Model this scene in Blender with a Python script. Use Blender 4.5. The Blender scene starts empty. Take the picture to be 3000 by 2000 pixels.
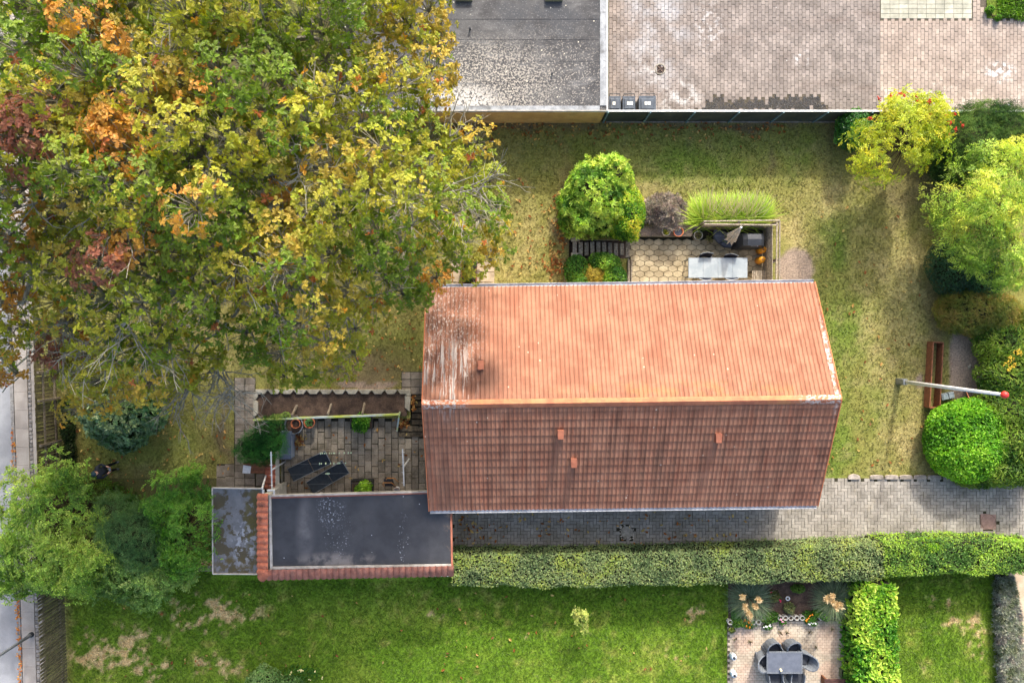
import bpy, bmesh, math, random
import numpy as np
from mathutils import Vector, Matrix

rng = np.random.default_rng(7)
random.seed(7)
SC = bpy.context.scene
COL = SC.collection
PI = math.pi

# ---------------------------------------------------------------- camera (drone straight above the garden)
F, H, NX, NY = 2100.0, 30.5, 1457.0, 963.0      # focal length in photo pixels, height, foot point of the camera
cam = bpy.data.cameras.new('camera')
cam.sensor_width = 36.0
cam.lens = F / 3000.0 * 36.0
cam.shift_x = (1500 - NX) / 3000.0
cam.shift_y = -(1000 - NY) / 3000.0
cam.clip_end = 2000.0
camo = bpy.data.objects.new('camera', cam)
COL.objects.link(camo)
camo.location = (0, 0, H)
SC.camera = camo

# ---------------------------------------------------------------- sky and sun
SUN_EL, SUN_AZ = math.radians(31), math.radians(9.5)   # azimuth from +Y towards +X
w = bpy.data.worlds.new('World')
SC.world = w
w.use_nodes = True
nt = w.node_tree
bg = nt.nodes['Background']
sky = nt.nodes.new('ShaderNodeTexSky')
sky.sky_type = 'NISHITA'
sky.sun_disc = False
sky.sun_elevation = SUN_EL
sky.sun_rotation = SUN_AZ
sky.air_density = 1.0
sky.dust_density = 5.0
sky.ozone_density = 0.6
bg.inputs['Strength'].default_value = 0.15
nt.links.new(sky.outputs['Color'], bg.inputs['Color'])
sl = bpy.data.lights.new('sun', 'SUN')
sl.energy = 2.1
sl.angle = math.radians(2.5)
sl.color = (1.0, 0.955, 0.88)
so = bpy.data.objects.new('sun', sl)
COL.objects.link(so)
sd = Vector((math.sin(SUN_AZ) * math.cos(SUN_EL), math.cos(SUN_AZ) * math.cos(SUN_EL), math.sin(SUN_EL)))
so.rotation_euler = (-sd).to_track_quat('-Z', 'Y').to_euler()
so.location = sd * 60
vs = SC.view_settings
vs.view_transform = 'Standard'
vs.look = 'None'
vs.exposure = 1.38
vs.gamma = 1.0
SC.cycles.use_denoising = True
SC.cycles.max_bounces = 5
SC.cycles.diffuse_bounces = 3
SC.cycles.transparent_max_bounces = 4

# ---------------------------------------------------------------- helpers
def P(px, py, z=0.0):
    s = (H - z) / F
    return ((px - NX) * s, (NY - py) * s, z)

def PP(pts, z=0.0):
    return [P(x, y, z)[:2] for x, y in pts]

def S(n, z=0.0):
    return n * (H - z) / F

def c(r, g, b):
    f = lambda v: (v / 12.92 if v <= .04045 else ((v + .055) / 1.055) ** 2.4)
    return (f(r / 255), f(g / 255), f(b / 255))

def hashn(ix, iy, seed):
    h = (ix.astype(np.int64) * 374761393 + iy.astype(np.int64) * 668265263 + seed * 1442695041) & 0x7fffffff
    h = ((h ^ (h >> 13)) * 1274126177) & 0x7fffffff
    return ((h ^ (h >> 16)) & 0xffff) / 65535.0

def vnoise(x, y, seed=0):
    ix, iy = np.floor(x), np.floor(y)
    fx, fy = x - ix, y - iy
    fx, fy = fx * fx * (3 - 2 * fx), fy * fy * (3 - 2 * fy)
    a, b = hashn(ix, iy, seed), hashn(ix + 1, iy, seed)
    d, e = hashn(ix, iy + 1, seed), hashn(ix + 1, iy + 1, seed)
    return (a * (1 - fx) + b * fx) * (1 - fy) + (d * (1 - fx) + e * fx) * fy

def fbm(x, y, sc=1.0, octv=4, seed=0):
    v, a, t = 0.0, 1.0, 0.0
    for i in range(octv):
        v = v + a * vnoise(x * sc, y * sc, seed + i * 17)
        t += a; a *= .55; sc *= 2.03
    return v / t

def sstep(a, b, x):
    t = np.clip((x - a) / (b - a), 0, 1)
    return t * t * (3 - 2 * t)

# ---- materials
MATS = {}

def mat(name, c1, c2=None, sc=3.0, lohi=(.35, .65), rough=.85, bump=0., bsc=60., vary=0., spec=.3, metal=0., micro=None,
        layers=(), attr=False, stretch=None, alpha=None, coat=0.):
    if name in MATS: return MATS[name]
    m = bpy.data.materials.new(name); m.use_nodes = True
    MATS[name] = m
    nt = m.node_tree; N = nt.nodes; L = nt.links
    b = N['Principled BSDF']
    b.inputs['Roughness'].default_value = rough
    b.inputs['Specular IOR Level'].default_value = spec
    b.inputs['Metallic'].default_value = metal
    if coat: b.inputs['Coat Weight'].default_value = coat
    geo = N.new('ShaderNodeNewGeometry')
    pos = geo.outputs['Position']
    def mp(st):
        if not st: return pos
        q = N.new('ShaderNodeMapping'); q.inputs['Scale'].default_value = st
        L.new(pos, q.inputs['Vector']); return q.outputs[0]
    def noise(scale, st=None, det=5., rgh=.6):
        n = N.new('ShaderNodeTexNoise'); n.inputs['Scale'].default_value = scale
        n.inputs['Detail'].default_value = det; n.inputs['Roughness'].default_value = rgh
        L.new(mp(st), n.inputs['Vector']); return n.outputs['Fac']
    def rmp(v, lo, hi, a=0., d=1.):
        r = N.new('ShaderNodeMapRange'); r.interpolation_type = 'SMOOTHSTEP'
        for k, x in zip(('From Min', 'From Max', 'To Min', 'To Max'), (lo, hi, a, d)): r.inputs[k].default_value = x
        L.new(v, r.inputs['Value']); return r.outputs['Result']
    def mul(a, b2):
        q = N.new('ShaderNodeMath'); q.operation = 'MULTIPLY'
        L.new(a, q.inputs[0])
        if isinstance(b2, float): q.inputs[1].default_value = b2
        else: L.new(b2, q.inputs[1])
        return q.outputs[0]
    def mix(fac, A, B, mode='MIX'):
        q = N.new('ShaderNodeMix'); q.data_type = 'RGBA'; q.blend_type = mode
        if isinstance(fac, float): q.inputs['Factor'].default_value = fac
        else: L.new(fac, q.inputs['Factor'])
        for k, x in ((6, A), (7, B)):
            if isinstance(x, tuple): q.inputs[k].default_value = (*x[:3], 1)
            else: L.new(x, q.inputs[k])
        return q.outputs[2]
    if attr:
        a = N.new('ShaderNodeAttribute'); a.attribute_name = 'col'; colr = a.outputs['Color']
    elif c2 is not None:
        colr = mix(rmp(noise(sc, stretch), *lohi), tuple(c1), tuple(c2))
    else:
        q = N.new('ShaderNodeRGB'); q.outputs[0].default_value = (*c1, 1); colr = q.outputs[0]
    if vary:
        a = N.new('ShaderNodeAttribute'); a.attribute_name = 'rnd'
        o = N.new('ShaderNodeAttribute'); o.attribute_type = 'OBJECT'; o.attribute_name = 'rnd'
        s = N.new('ShaderNodeMath'); s.operation = 'ADD'
        L.new(a.outputs['Fac'], s.inputs[0]); L.new(o.outputs['Fac'], s.inputs[1])
        v = rmp(s.outputs[0], 0., 1., 1 - vary, 1 + vary)
        v.node.interpolation_type = 'LINEAR'
        h = N.new('ShaderNodeHueSaturation'); L.new(colr, h.inputs['Color']); L.new(v, h.inputs['Value']); colr = h.outputs[0]
    for ly in layers:
        if ly.get('kind') == 'v':
            n = N.new('ShaderNodeTexVoronoi'); n.inputs['Scale'].default_value = ly['sc']
            L.new(mp(ly.get('st')), n.inputs['Vector'])
            f = rmp(n.outputs['Distance'], ly['lo'], ly['hi'], 1., 0.)
            if 'keep' in ly:
                sp = N.new('ShaderNodeSeparateColor'); L.new(n.outputs['Color'], sp.inputs[0])
                f = mul(f, rmp(sp.outputs[0], ly['keep'], ly['keep'] + .02, 1., 0.))
        else:
            f = rmp(noise(ly['sc'], ly.get('st'), ly.get('det', 5.)), ly['lo'], ly['hi'])
        if 'at' in ly:
            x, y, z, r = ly['at'][:4]
            stv = ly['at'][4] if len(ly['at']) > 4 else (1, 1, 1)
            sb = N.new('ShaderNodeVectorMath'); sb.operation = 'SUBTRACT'; sb.inputs[1].default_value = (x, y, z); L.new(pos, sb.inputs[0])
            ml = N.new('ShaderNodeVectorMath'); ml.operation = 'MULTIPLY'; ml.inputs[1].default_value = stv; L.new(sb.outputs[0], ml.inputs[0])
            ln = N.new('ShaderNodeVectorMath'); ln.operation = 'LENGTH'; L.new(ml.outputs[0], ln.inputs[0])
            f = mul(f, rmp(ln.outputs['Value'], r * ly.get('soft', .3), r, 1., 0.))
        if 'amt' in ly: f = mul(f, float(ly['amt']))
        colr = mix(f, colr, tuple(ly['c']))
    if micro:
        f = rmp(noise(micro[0], micro[2] if len(micro) > 2 else None, 3.), .25, .75, 1 - micro[1], 1 + micro[1])
        h = N.new('ShaderNodeHueSaturation'); L.new(colr, h.inputs['Color']); L.new(f, h.inputs['Value']); colr = h.outputs[0]
    L.new(colr, b.inputs['Base Color'])
    if bump:
        bp = N.new('ShaderNodeBump'); bp.inputs['Strength'].default_value = bump; bp.inputs['Distance'].default_value = .02
        L.new(noise(bsc, None, 4.), bp.inputs['Height']); L.new(bp.outputs[0], b.inputs['Normal'])
    if alpha is not None:
        b.inputs['Alpha'].default_value = alpha
    return m

def leafmat(name, trans=.3, rough=.55, spec=.35):
    if name in MATS: return MATS[name]
    m = bpy.data.materials.new(name); m.use_nodes = True
    MATS[name] = m
    nt = m.node_tree; N = nt.nodes; L = nt.links
    b = N['Principled BSDF']; out = N['Material Output']
    a = N.new('ShaderNodeAttribute'); a.attribute_name = 'col'
    b.inputs['Roughness'].default_value = rough
    b.inputs['Specular IOR Level'].default_value = spec
    L.new(a.outputs['Color'], b.inputs['Base Color'])
    t = N.new('ShaderNodeBsdfTranslucent')
    g = N.new('ShaderNodeHueSaturation'); g.inputs['Value'].default_value = 1.25; g.inputs['Saturation'].default_value = 1.1
    L.new(a.outputs['Color'], g.inputs['Color']); L.new(g.outputs[0], t.inputs['Color'])
    mx = N.new('ShaderNodeMixShader'); mx.inputs[0].default_value = trans
    L.new(b.outputs[0], mx.inputs[1]); L.new(t.outputs[0], mx.inputs[2]); L.new(mx.outputs[0], out.inputs['Surface'])
    return m

# ---- mesh building
class MB:
    def __init__(s): s.v = []; s.f = []
    def add(s, vs, fs):
        o = len(s.v); s.v += [tuple(p) for p in vs]; s.f += [tuple(i + o for i in f) for f in fs]; return s
    def prism(s, poly, z0, z1, ch=0.):
        n = len(poly)
        area = sum(poly[i][0] * poly[(i + 1) % n][1] - poly[(i + 1) % n][0] * poly[i][1] for i in range(n))
        if area < 0: poly = poly[::-1]
        rings = [[(x, y, z0) for x, y in poly]]
        if ch:
            cx = sum(p[0] for p in poly) / n; cy = sum(p[1] for p in poly) / n
            rings.append([(x, y, z1 - ch) for x, y in poly])
            top = []
            for x, y in poly:
                d = math.hypot(x - cx, y - cy); k = max(0, 1 - ch * 1.3 / max(d, 1e-6))
                top.append((cx + (x - cx) * k, cy + (y - cy) * k, z1))
            rings.append(top)
        else: rings.append([(x, y, z1) for x, y in poly])
        vs = [p for r in rings for p in r]; fs = [tuple(range(n - 1, -1, -1)), tuple(range(n * (len(rings) - 1), n * len(rings)))]
        for k in range(len(rings) - 1):
            for i in range(n):
                j = (i + 1) % n; fs.append((k * n + i, k * n + j, (k + 1) * n + j, (k + 1) * n + i))
        return s.add(vs, fs)
    def box(s, x0, x1, y0, y1, z0, z1, ch=0.):
        return s.prism([(x0, y0), (x1, y0), (x1, y1), (x0, y1)], z0, z1, ch)
    def obox(s, c0, sz, rz=0., ch=0.):
        x, y = sz[0] / 2, sz[1] / 2; ca, sa = math.cos(rz), math.sin(rz)
        return s.prism([(c0[0] + a * ca - b * sa, c0[1] + a * sa + b * ca) for a, b in ((-x, -y), (x, -y), (x, y), (-x, y))], c0[2] - sz[2] / 2, c0[2] + sz[2] / 2, ch)
    def beam(s, a, b, wd, ht, up=(0, 0, 1)):
        a, b = Vector(a), Vector(b); d = (b - a).normalized(); u = Vector(up)
        if abs(d.dot(u)) > .95: u = Vector((1, 0, 0))
        r = d.cross(u).normalized() * wd / 2; u = r.cross(d).normalized() * ht / 2
        vs = [q + i * r + j * u for q in (a, b) for i, j in ((-1, -1), (1, -1), (1, 1), (-1, 1))]
        return s.add(vs, [(0, 1, 2, 3), (7, 6, 5, 4), (0, 4, 5, 1), (1, 5, 6, 2), (2, 6, 7, 3), (3, 7, 4, 0)])
    def tube(s, pts, rad, n=8, closed=False):
        pts = [Vector(p) for p in pts]; k = len(pts)
        rad = rad if isinstance(rad, (list, tuple)) else [rad] * k
        vs, fs = [], []; ref = Vector((0.13, .31, .94)).normalized()
        for i, p in enumerate(pts):
            if closed: t = pts[(i + 1) % k] - pts[i - 1]
            else: t = pts[min(i + 1, k - 1)] - pts[max(i - 1, 0)]
            t.normalize(); a = t.cross(ref)
            if a.length < .1: a = t.cross(Vector((1, 0, 0)))
            a.normalize(); b = t.cross(a)
            vs += [p + rad[i] * (math.cos(2 * PI * j / n) * a + math.sin(2 * PI * j / n) * b) for j in range(n)]
        for i in range(k if closed else k - 1):
            i2 = (i + 1) % k
            for j in range(n): fs.append((i * n + j, i * n + (j + 1) % n, i2 * n + (j + 1) % n, i2 * n + j))
        if not closed: fs += [tuple(range(n - 1, -1, -1)), tuple(range((k - 1) * n, k * n))]
        return s.add(vs, fs)
    def lathe(s, prof, c0=(0, 0, 0), n=20):
        vs, fs = [], []; k = len(prof)
        for r, z in prof: vs += [(c0[0] + r * math.cos(2 * PI * j / n), c0[1] + r * math.sin(2 * PI * j / n), c0[2] + z) for j in range(n)]
        for i in range(k - 1):
            for j in range(n): fs.append((i * n + j, i * n + (j + 1) % n, (i + 1) * n + (j + 1) % n, (i + 1) * n + j))
        if prof[0][0] > 1e-4: fs.append(tuple(range(n - 1, -1, -1)))
        if prof[-1][0] > 1e-4: fs.append(tuple(range((k - 1) * n, k * n)))
        return s.add(vs, fs)
    def ball(s, c0, r, n=10, sz=(1, 1, 1)):
        vs, fs = [], []; k = max(4, n // 2 + 1)
        for i in range(k + 1):
            th = PI * i / k
            for j in range(n):
                ph = 2 * PI * j / n
                vs.append((c0[0] + r * sz[0] * math.sin(th) * math.cos(ph), c0[1] + r * sz[1] * math.sin(th) * math.sin(ph), c0[2] - r * sz[2] * math.cos(th)))
        for i in range(k):
            for j in range(n): fs.append((i * n + j, i * n + (j + 1) % n, (i + 1) * n + (j + 1) % n, (i + 1) * n + j))
        return s.add(vs, fs)
    def mesh(s, name, m=None, smooth=False):
        me = bpy.data.meshes.new(name); me.from_pydata(s.v, [], s.f); me.update()
        if m: me.materials.append(m)
        if smooth:
            for p in me.polygons: p.use_smooth = True
        return me

def nmesh(name, V, fs, ktile, nv, m, attrs=None, smooth=False):
    """V (k*nv,3) vertices of k copies of a template whose faces are fs"""
    flat = np.concatenate([np.asarray(f, np.int32) for f in fs]); tot = np.array([len(f) for f in fs], np.int32)
    li = (flat[None, :] + (np.arange(ktile, dtype=np.int32) * nv)[:, None]).ravel()
    lt = np.tile(tot, ktile); ls = np.concatenate([[0], np.cumsum(lt)[:-1]]).astype(np.int32)
    me = bpy.data.meshes.new(name)
    me.vertices.add(len(V)); me.vertices.foreach_set('co', np.ascontiguousarray(V, np.float32).ravel())
    me.loops.add(len(li)); me.loops.foreach_set('vertex_index', li)
    me.polygons.add(len(lt)); me.polygons.foreach_set('loop_start', ls)
    me.polygons.foreach_set('use_smooth', np.full(len(lt), bool(smooth)))
    for k, a in (attrs or {}).items():
        a = np.asarray(a, np.float32)
        if a.ndim == 1:
            at = me.attributes.new(k, 'FLOAT', 'POINT'); at.data.foreach_set('value', a)
        else:
            at = me.attributes.new(k, 'FLOAT_COLOR', 'POINT')
            at.data.foreach_set('color', np.concatenate([a, np.ones((len(a), 1), np.float32)], 1).ravel())
    me.update(calc_edges=True)
    if m: me.materials.append(m)
    return me

def inst(name, T, loc, R, scl, m, col=None, rnd=None, smooth=False):
    tv, fs = np.asarray(T[0], float), T[1]
    k, n = len(loc), len(tv)
    scl = np.asarray(scl, float)
    if scl.ndim == 1: scl = np.repeat(scl[:, None], 3, 1)
    V = np.einsum('kij,knj->kni', R, tv[None] * scl[:, None, :]) + loc[:, None, :]
    at = {}
    if col is not None:
        cc = np.repeat(col[:, None, :], n, 1)
        if len(T) > 2: cc = cc * np.asarray(T[2])[None, :, None]
        at['col'] = np.clip(cc.reshape(-1, 3), 0, .95)
    if rnd is not None: at['rnd'] = np.repeat(rnd, n)
    return nmesh(name, V.reshape(-1, 3), fs, k, n, m, at, smooth)

def Rz(a):
    a = np.asarray(a, float); R = np.zeros((len(a), 3, 3)); ca, sa = np.cos(a), np.sin(a)
    R[:, 0, 0] = ca; R[:, 0, 1] = -sa; R[:, 1, 0] = sa; R[:, 1, 1] = ca; R[:, 2, 2] = 1
    return R

def frames(d, up):
    """rotations whose local +X is d and local +Z is close to up"""
    d = d / np.linalg.norm(d, axis=1, keepdims=True)
    y = np.cross(up, d); y /= np.maximum(np.linalg.norm(y, axis=1, keepdims=True), 1e-6)
    z = np.cross(d, y)
    return np.stack([d, y, z], 2)

# ---- objects
def obj(name, me, parent=None, base=None, mtx=None):
    o = bpy.data.objects.new(name, me); COL.objects.link(o)
    if parent is not None:
        o.parent = parent
        if parent.type == 'EMPTY' and mtx is None and base is None:
            o.matrix_parent_inverse = Matrix.Translation(parent.location).inverted()
    if mtx is not None: o.matrix_local = mtx
    return o

def tag(o, label, cat, group=None):
    o['label'] = label; o['category'] = cat
    if group: o['group'] = group
    return o

def thing(name, label, cat, loc, group=None, rz=0.):
    e = bpy.data.objects.new(name, None); COL.objects.link(e)
    e.empty_display_size = .2
    e.location = loc; e.rotation_euler = (0, 0, rz)
    return tag(e, label, cat, group)

def part(name, mb, m, parent, smooth=False, local=False):
    """world-built part of a thing; local=True: built in the thing's own frame"""
    me = mb.mesh(name, m, smooth) if isinstance(mb, MB) else mb
    o = bpy.data.objects.new(name, me); COL.objects.link(o); o.parent = parent
    if not local and parent.type == 'EMPTY': o.matrix_parent_inverse = Matrix.Translation(parent.location).inverted()
    return o

def struct(name, mb, m=None):
    me = mb.mesh(name, m) if isinstance(mb, MB) else mb
    o = obj(name, me); o['kind'] = 'structure'; return o

def stuff(name, me, parent=None, label=None, cat=None):
    o = obj(name, me, parent); o['kind'] = 'stuff'
    if label: o['label'] = label; o['category'] = cat
    return o

def copy_tree(o, loc, rz, label, parent=None):
    k = o.copy(); COL.objects.link(k)
    if parent is None: k.location = loc; k.rotation_euler = (0, 0, rz); k['label'] = label
    else: k.parent = parent
    for ch in o.children: copy_tree(ch, None, None, None, k)
    return k

def pieces(name, parent, meshes, mtxs, rest_name, T, m, keep, top=300):
    """separate objects for the kept pieces, the others joined in one part"""
    keep = list(keep)[:top]; ks = set(keep)
    for i in keep:
        o = bpy.data.objects.new(name, meshes[i % len(meshes)] if isinstance(meshes, list) else meshes); COL.objects.link(o)
        o.parent = parent; o.matrix_local = mtxs[i]; o['rnd'] = float(random.random())
    rest = [i for i in range(len(mtxs)) if i not in ks]
    if rest:
        A = np.array([np.array(mtxs[i]) for i in rest])
        tv = np.asarray(T[0], float)
        V = np.einsum('kij,nj->kni', A[:, :3, :3], tv) + A[:, None, :3, 3]
        me = nmesh(rest_name, V.reshape(-1, 3), T[1], len(rest), len(tv), m, {'rnd': np.repeat(rng.random(len(rest)), len(tv))})
        o = bpy.data.objects.new(rest_name, me); COL.objects.link(o); o.parent = parent; o['kind'] = 'stuff'

def inpoly(x, y, poly):
    x = np.asarray(x, float); y = np.asarray(y, float); r = np.zeros(x.shape, bool); n = len(poly)
    for i in range(n):
        x1, y1 = poly[i]; x2, y2 = poly[(i + 1) % n]
        if y1 == y2: continue
        r ^= ((y1 > y) != (y2 > y)) & (x < (x2 - x1) * (y - y1) / (y2 - y1) + x1)
    return r

def edgedist(x, y, poly):
    d = np.full(np.shape(x), 1e9); n = len(poly)
    for i in range(n):
        x1, y1 = poly[i]; x2, y2 = poly[(i + 1) % n]
        dx, dy = x2 - x1, y2 - y1; L2 = dx * dx + dy * dy
        t = np.clip(((x - x1) * dx + (y - y1) * dy) / L2, 0, 1)
        d = np.minimum(d, np.hypot(x - x1 - t * dx, y - y1 - t * dy))
    return d

# ---- common materials
M_steel = mat('galvanised_steel', c(150, 155, 160), c(120, 126, 130), rough=.45, metal=.6)
M_white = mat('white_paint', c(225, 226, 226), c(205, 206, 205), sc=8, rough=.5, spec=.4)
M_dark = mat('dark_plastic', c(52, 56, 62), c(44, 47, 52), sc=12, rough=.55, micro=(40, .1))
M_black = mat('black_rubber', c(24, 24, 25), c(32, 32, 32), rough=.7)
M_soil = mat('garden_soil', c(96, 78, 66), c(66, 53, 45), sc=2.5, rough=1, bump=1., bsc=22, micro=(28, .4), layers=[dict(c=c(150, 130, 110), sc=30, lo=.68, hi=.75, amt=.6)])
M_wood_grey = mat('weathered_wood', c(164, 152, 134), c(116, 106, 92), sc=14, rough=.9, vary=.25, bump=.4, bsc=50, micro=(50, .2))
M_wood_brown = mat('brown_stained_wood', c(132, 84, 56), c(102, 64, 44), sc=10, rough=.7, vary=.15, micro=(60, .15))
M_terra = mat('terracotta', c(196, 120, 82), c(170, 98, 66), sc=9, rough=.85, micro=(30, .15))
M_bark = mat('pale_bark', c(156, 152, 138), c(112, 108, 94), sc=6, rough=.95, bump=.5, bsc=30, layers=[dict(c=c(120, 125, 80), sc=3, lo=.55, hi=.7, amt=.5)])
M_twig = mat('brown_twig', c(88, 74, 58), c(64, 54, 42), sc=6, rough=.95)
M_core = mat('dense_twigs', c(44, 46, 26), c(30, 34, 18), sc=8, rough=1, bump=1., bsc=20)
M_leaf = leafmat('leaf', .42, .5, .35)
M_leaf_gloss = leafmat('glossy_leaf', .22, .35, .5)
M_needle = leafmat('needle_leaf', .15, .7, .2)
# ================================================================ THE SETTING
TZ, XZ = -.30, -.30                                     # floors of the sunken terraces
HOLES = [(-9.2, -2.35, -9.6, -3.8), (-3.7, -2.35, -3.8, -2.75), (5.6, 8.3, 1.2, 3.94), (8.3, 11.7, 1.2, 4.25), (3.05, 5.6, 2.99, 3.78)]

def sheet(name, x0, x1, y0, y1, step, z, m, colf=None, holes=()):
    xs = list(np.arange(x0, x1, step)) + [x1]; ys = list(np.arange(y0, y1, step)) + [y1]
    for h in holes:
        xs += [v for v in h[:2] if x0 < v < x1]; ys += [v for v in h[2:] if y0 < v < y1]
    xs = np.unique(np.round(xs, 4)); ys = np.unique(np.round(ys, 4))
    X, Y = np.meshgrid(xs, ys, indexing='ij'); n, k = X.shape
    V = np.stack([X, Y, np.full_like(X, z)], -1).reshape(-1, 3)
    I = np.arange(n * k).reshape(n, k)
    Q = np.stack([I[:-1, :-1], I[1:, :-1], I[1:, 1:], I[:-1, 1:]], -1)
    cx = (X[:-1, :-1] + X[1:, 1:]) / 2; cy = (Y[:-1, :-1] + Y[1:, 1:]) / 2
    ok = np.ones(cx.shape, bool)
    for h in holes: ok &= ~((cx > h[0]) & (cx < h[1]) & (cy > h[2]) & (cy < h[3]))
    Q = Q[ok]
    at = {'col': colf(V[:, 0], V[:, 1])} if colf else {}
    me = bpy.data.meshes.new(name)
    me.vertices.add(len(V)); me.vertices.foreach_set('co', V.astype(np.float32).ravel())
    me.loops.add(Q.size); me.loops.foreach_set('vertex_index', Q.astype(np.int32).ravel())
    me.polygons.add(len(Q)); me.polygons.foreach_set('loop_start', (np.arange(len(Q)) * 4).astype(np.int32))
    me.polygons.foreach_set('use_smooth', np.zeros(len(Q), bool))
    if colf:
        a = me.attributes.new('col', 'FLOAT_COLOR', 'POINT')
        a.data.foreach_set('color', np.concatenate([at['col'], np.ones((len(V), 1))], 1).astype(np.float32).ravel())
    me.update(calc_edges=True); me.materials.append(m)
    return struct(name, me)

def lerp(a, b, t): return a + (np.asarray(b) - a) * t[:, None]
def blobs(px, py, lst, n=None):
    f = np.zeros(px.shape)
    for x, y, rx, ry, a in lst: f = np.maximum(f, a * np.exp(-(((px - x) / rx) ** 2 + ((py - y) / ry) ** 2)))
    return f

GREEN_B = [(2030, 480, 190, 75, 1.), (2230, 430, 330, 60, .5), (2450, 740, 45, 110, .9), (2470, 960, 80, 130, .8), (2440, 1270, 60, 160, .95), (2560, 1180, 60, 160, .4),
           (1780, 440, 160, 50, .35), (1560, 480, 60, 120, .3), (420, 1330, 200, 90, .35), (1150, 1010, 100, 70, .4), (330, 1120, 160, 70, .4), (2330, 470, 60, 60, .6)]
STRAW_B = [(2440, 575, 60, 60, .9), (2350, 590, 60, 60, .5), (2640, 800, 70, 150, .95), (2600, 980, 100, 180, .7), (2640, 1290, 80, 80, .75), (2330, 690, 60, 70, .9),
           (1550, 700, 60, 90, .55), (1900, 560, 120, 25, .6), (2520, 900, 30, 100, .5), (2680, 1130, 60, 90, .5), (620, 1300, 40, 90, .5), (2500, 700, 40, 60, .5), (1480, 780, 70, 60, .6)]
BROWN_B = [(2720, 560, 150, 90, .7), (2470, 400, 70, 80, .6), (2740, 940, 45, 170, .6), (1560, 352, 320, 26, 1.), (2200, 358, 420, 13, .9), (1090, 1090, 130, 55, .85),
           (420, 1430, 130, 45, .9), (668, 1270, 20, 170, 1.), (1655, 640, 15, 220, .8), (1930, 560, 30, 40, .4), (2252, 470, 12, 55, .6), (200, 1290, 30, 120, .8), (1080, 560, 300, 200, .3),
           (2730, 1290, 40, 120, .5), (2440, 450, 60, 60, .4), (800, 900, 300, 200, .4), (2700, 1395, 120, 10, .4)]
BARE_B = [(2325, 790, 62, 68, 1.3), (2835, 1065, 55, 145, 1.4), (2700, 1120, 14, 40, .7), (1960, 685, 130, 30, 1.2), (1080, 1128, 90, 14, 1.2), (1670, 800, 8, 120, 1.), (2860, 980, 60, 60, 1.2)]

def north_col(X, Y):
    px, py = NX + X * F / H, NY - Y * F / H
    wx = (fbm(X, Y, .9, 3, 5) - .5) * 90; wy = (fbm(X, Y, .9, 3, 9) - .5) * 90
    qx, qy = px + wx, py + wy
    n1 = fbm(X, Y, .55, 5, 1); n2 = fbm(X, Y, 2.2, 4, 2); n3 = fbm(X, Y, 9., 2, 3)
    a = np.repeat(np.array([[.150, .142, .040]]), len(px), 0)
    a = lerp(a, (.088, .128, .020), np.clip(blobs(qx, qy, GREEN_B) * 1.15 + (n2 - .5) * .9 + (n1 - .5) * .7, 0, 1))
    a = lerp(a, (.275, .225, .095), np.clip(blobs(qx, qy, STRAW_B) * .85 + (n2 - .55) * 1.1 + (n3 - .5) * .4, 0, .9))
    a = lerp(a, (.115, .085, .050), np.clip(blobs(qx, qy, BROWN_B) + (n2 - .5) * .5, 0, .9) * .95)
    a = lerp(a, (.215, .165, .125), sstep(.45, .62, blobs(px + wx * .4, py + wy * .4, BARE_B)))
    return a * (1.12 + .5 * n3)[:, None]

SPATCH = [(360, 1890, 120, 60, 1.), (300, 1930, 90, 50, 1.), (620, 1800, 160, 60, .75), (250, 1880, 40, 30, .9), (430, 1960, 80, 40, .9), (650, 1950, 150, 50, .5), (1290, 1805, 25, 12, .9), (2040, 1800, 40, 25, .9),
          (1560, 1850, 50, 30, .5), (1980, 1930, 40, 30, .5), (2740, 1760, 70, 40, .6), (2830, 1830, 60, 40, .7), (2620, 1930, 20, 40, .7), (2870, 1890, 50, 60, .6), (2700, 1960, 30, 30, .4), (1180, 1900, 60, 40, .3)]

def south_col(X, Y):
    px, py = NX + X * F / H, NY - Y * F / H
    n1 = fbm(X, Y, .5, 5, 21); n2 = fbm(X, Y, 2.4, 4, 22); n3 = fbm(X, Y, 9., 2, 23)
    wx = (n2 - .5) * 60; bl = blobs(px + wx, py + wx * .7, SPATCH)
    straw = sstep(.50, .62, .55 * fbm(X, Y, 5., 3, 29) + .45 * n2 + (bl - .62) * .22) * sstep(.12, .4, bl)
    a = np.repeat(np.array([[.060, .118, .010]]), len(px), 0)
    a = lerp(a, (.115, .175, .022), np.clip((n1 - .42) * 2.4 + (n2 - .5) * .8, 0, 1))
    a = lerp(a, (.190, .195, .055), np.clip((n2 - .6) * 2.5, 0, .55))
    a = lerp(a, (.33, .265, .155), straw * .85)
    edge = np.clip(1 - (px - 195) / 25, 0, 1)
    a = lerp(a, (.16, .14, .06), edge * .6)
    return a * (1.25 + .7 * n3)[:, None] * np.array([[1.08, 1., .95]])

M_lawn = mat('lawn_turf', (1, 1, 1), attr=True, rough=1., spec=.1, bump=1., bsc=34, micro=(15, .42))
M_ground = mat('rough_grass_ground', c(96, 98, 52), c(80, 76, 48), sc=.6, rough=1, bump=.6, bsc=20, micro=(18, .3))
sheet('ground', -300, 300, -300, 300, 100, -.012, M_ground, None, HOLES)
x0, y1 = P(110, 0)[0], P(0, 352)[1]
sheet('garden_lawn', x0, P(3150, 0)[0], P(0, 1400)[1], y1, .13, 0., M_lawn, north_col, HOLES)
sheet('neighbour_lawn', P(190, 0)[0], P(2133, 0)[0], P(0, 2150)[1], P(0, 1612)[1], .13, .0, M_lawn, south_col, HOLES)
sheet('side_lawn', P(2510, 0)[0], P(2948, 0)[0], P(0, 2150)[1], P(0, 1612)[1], .13, .0, M_lawn, south_col)

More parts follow.
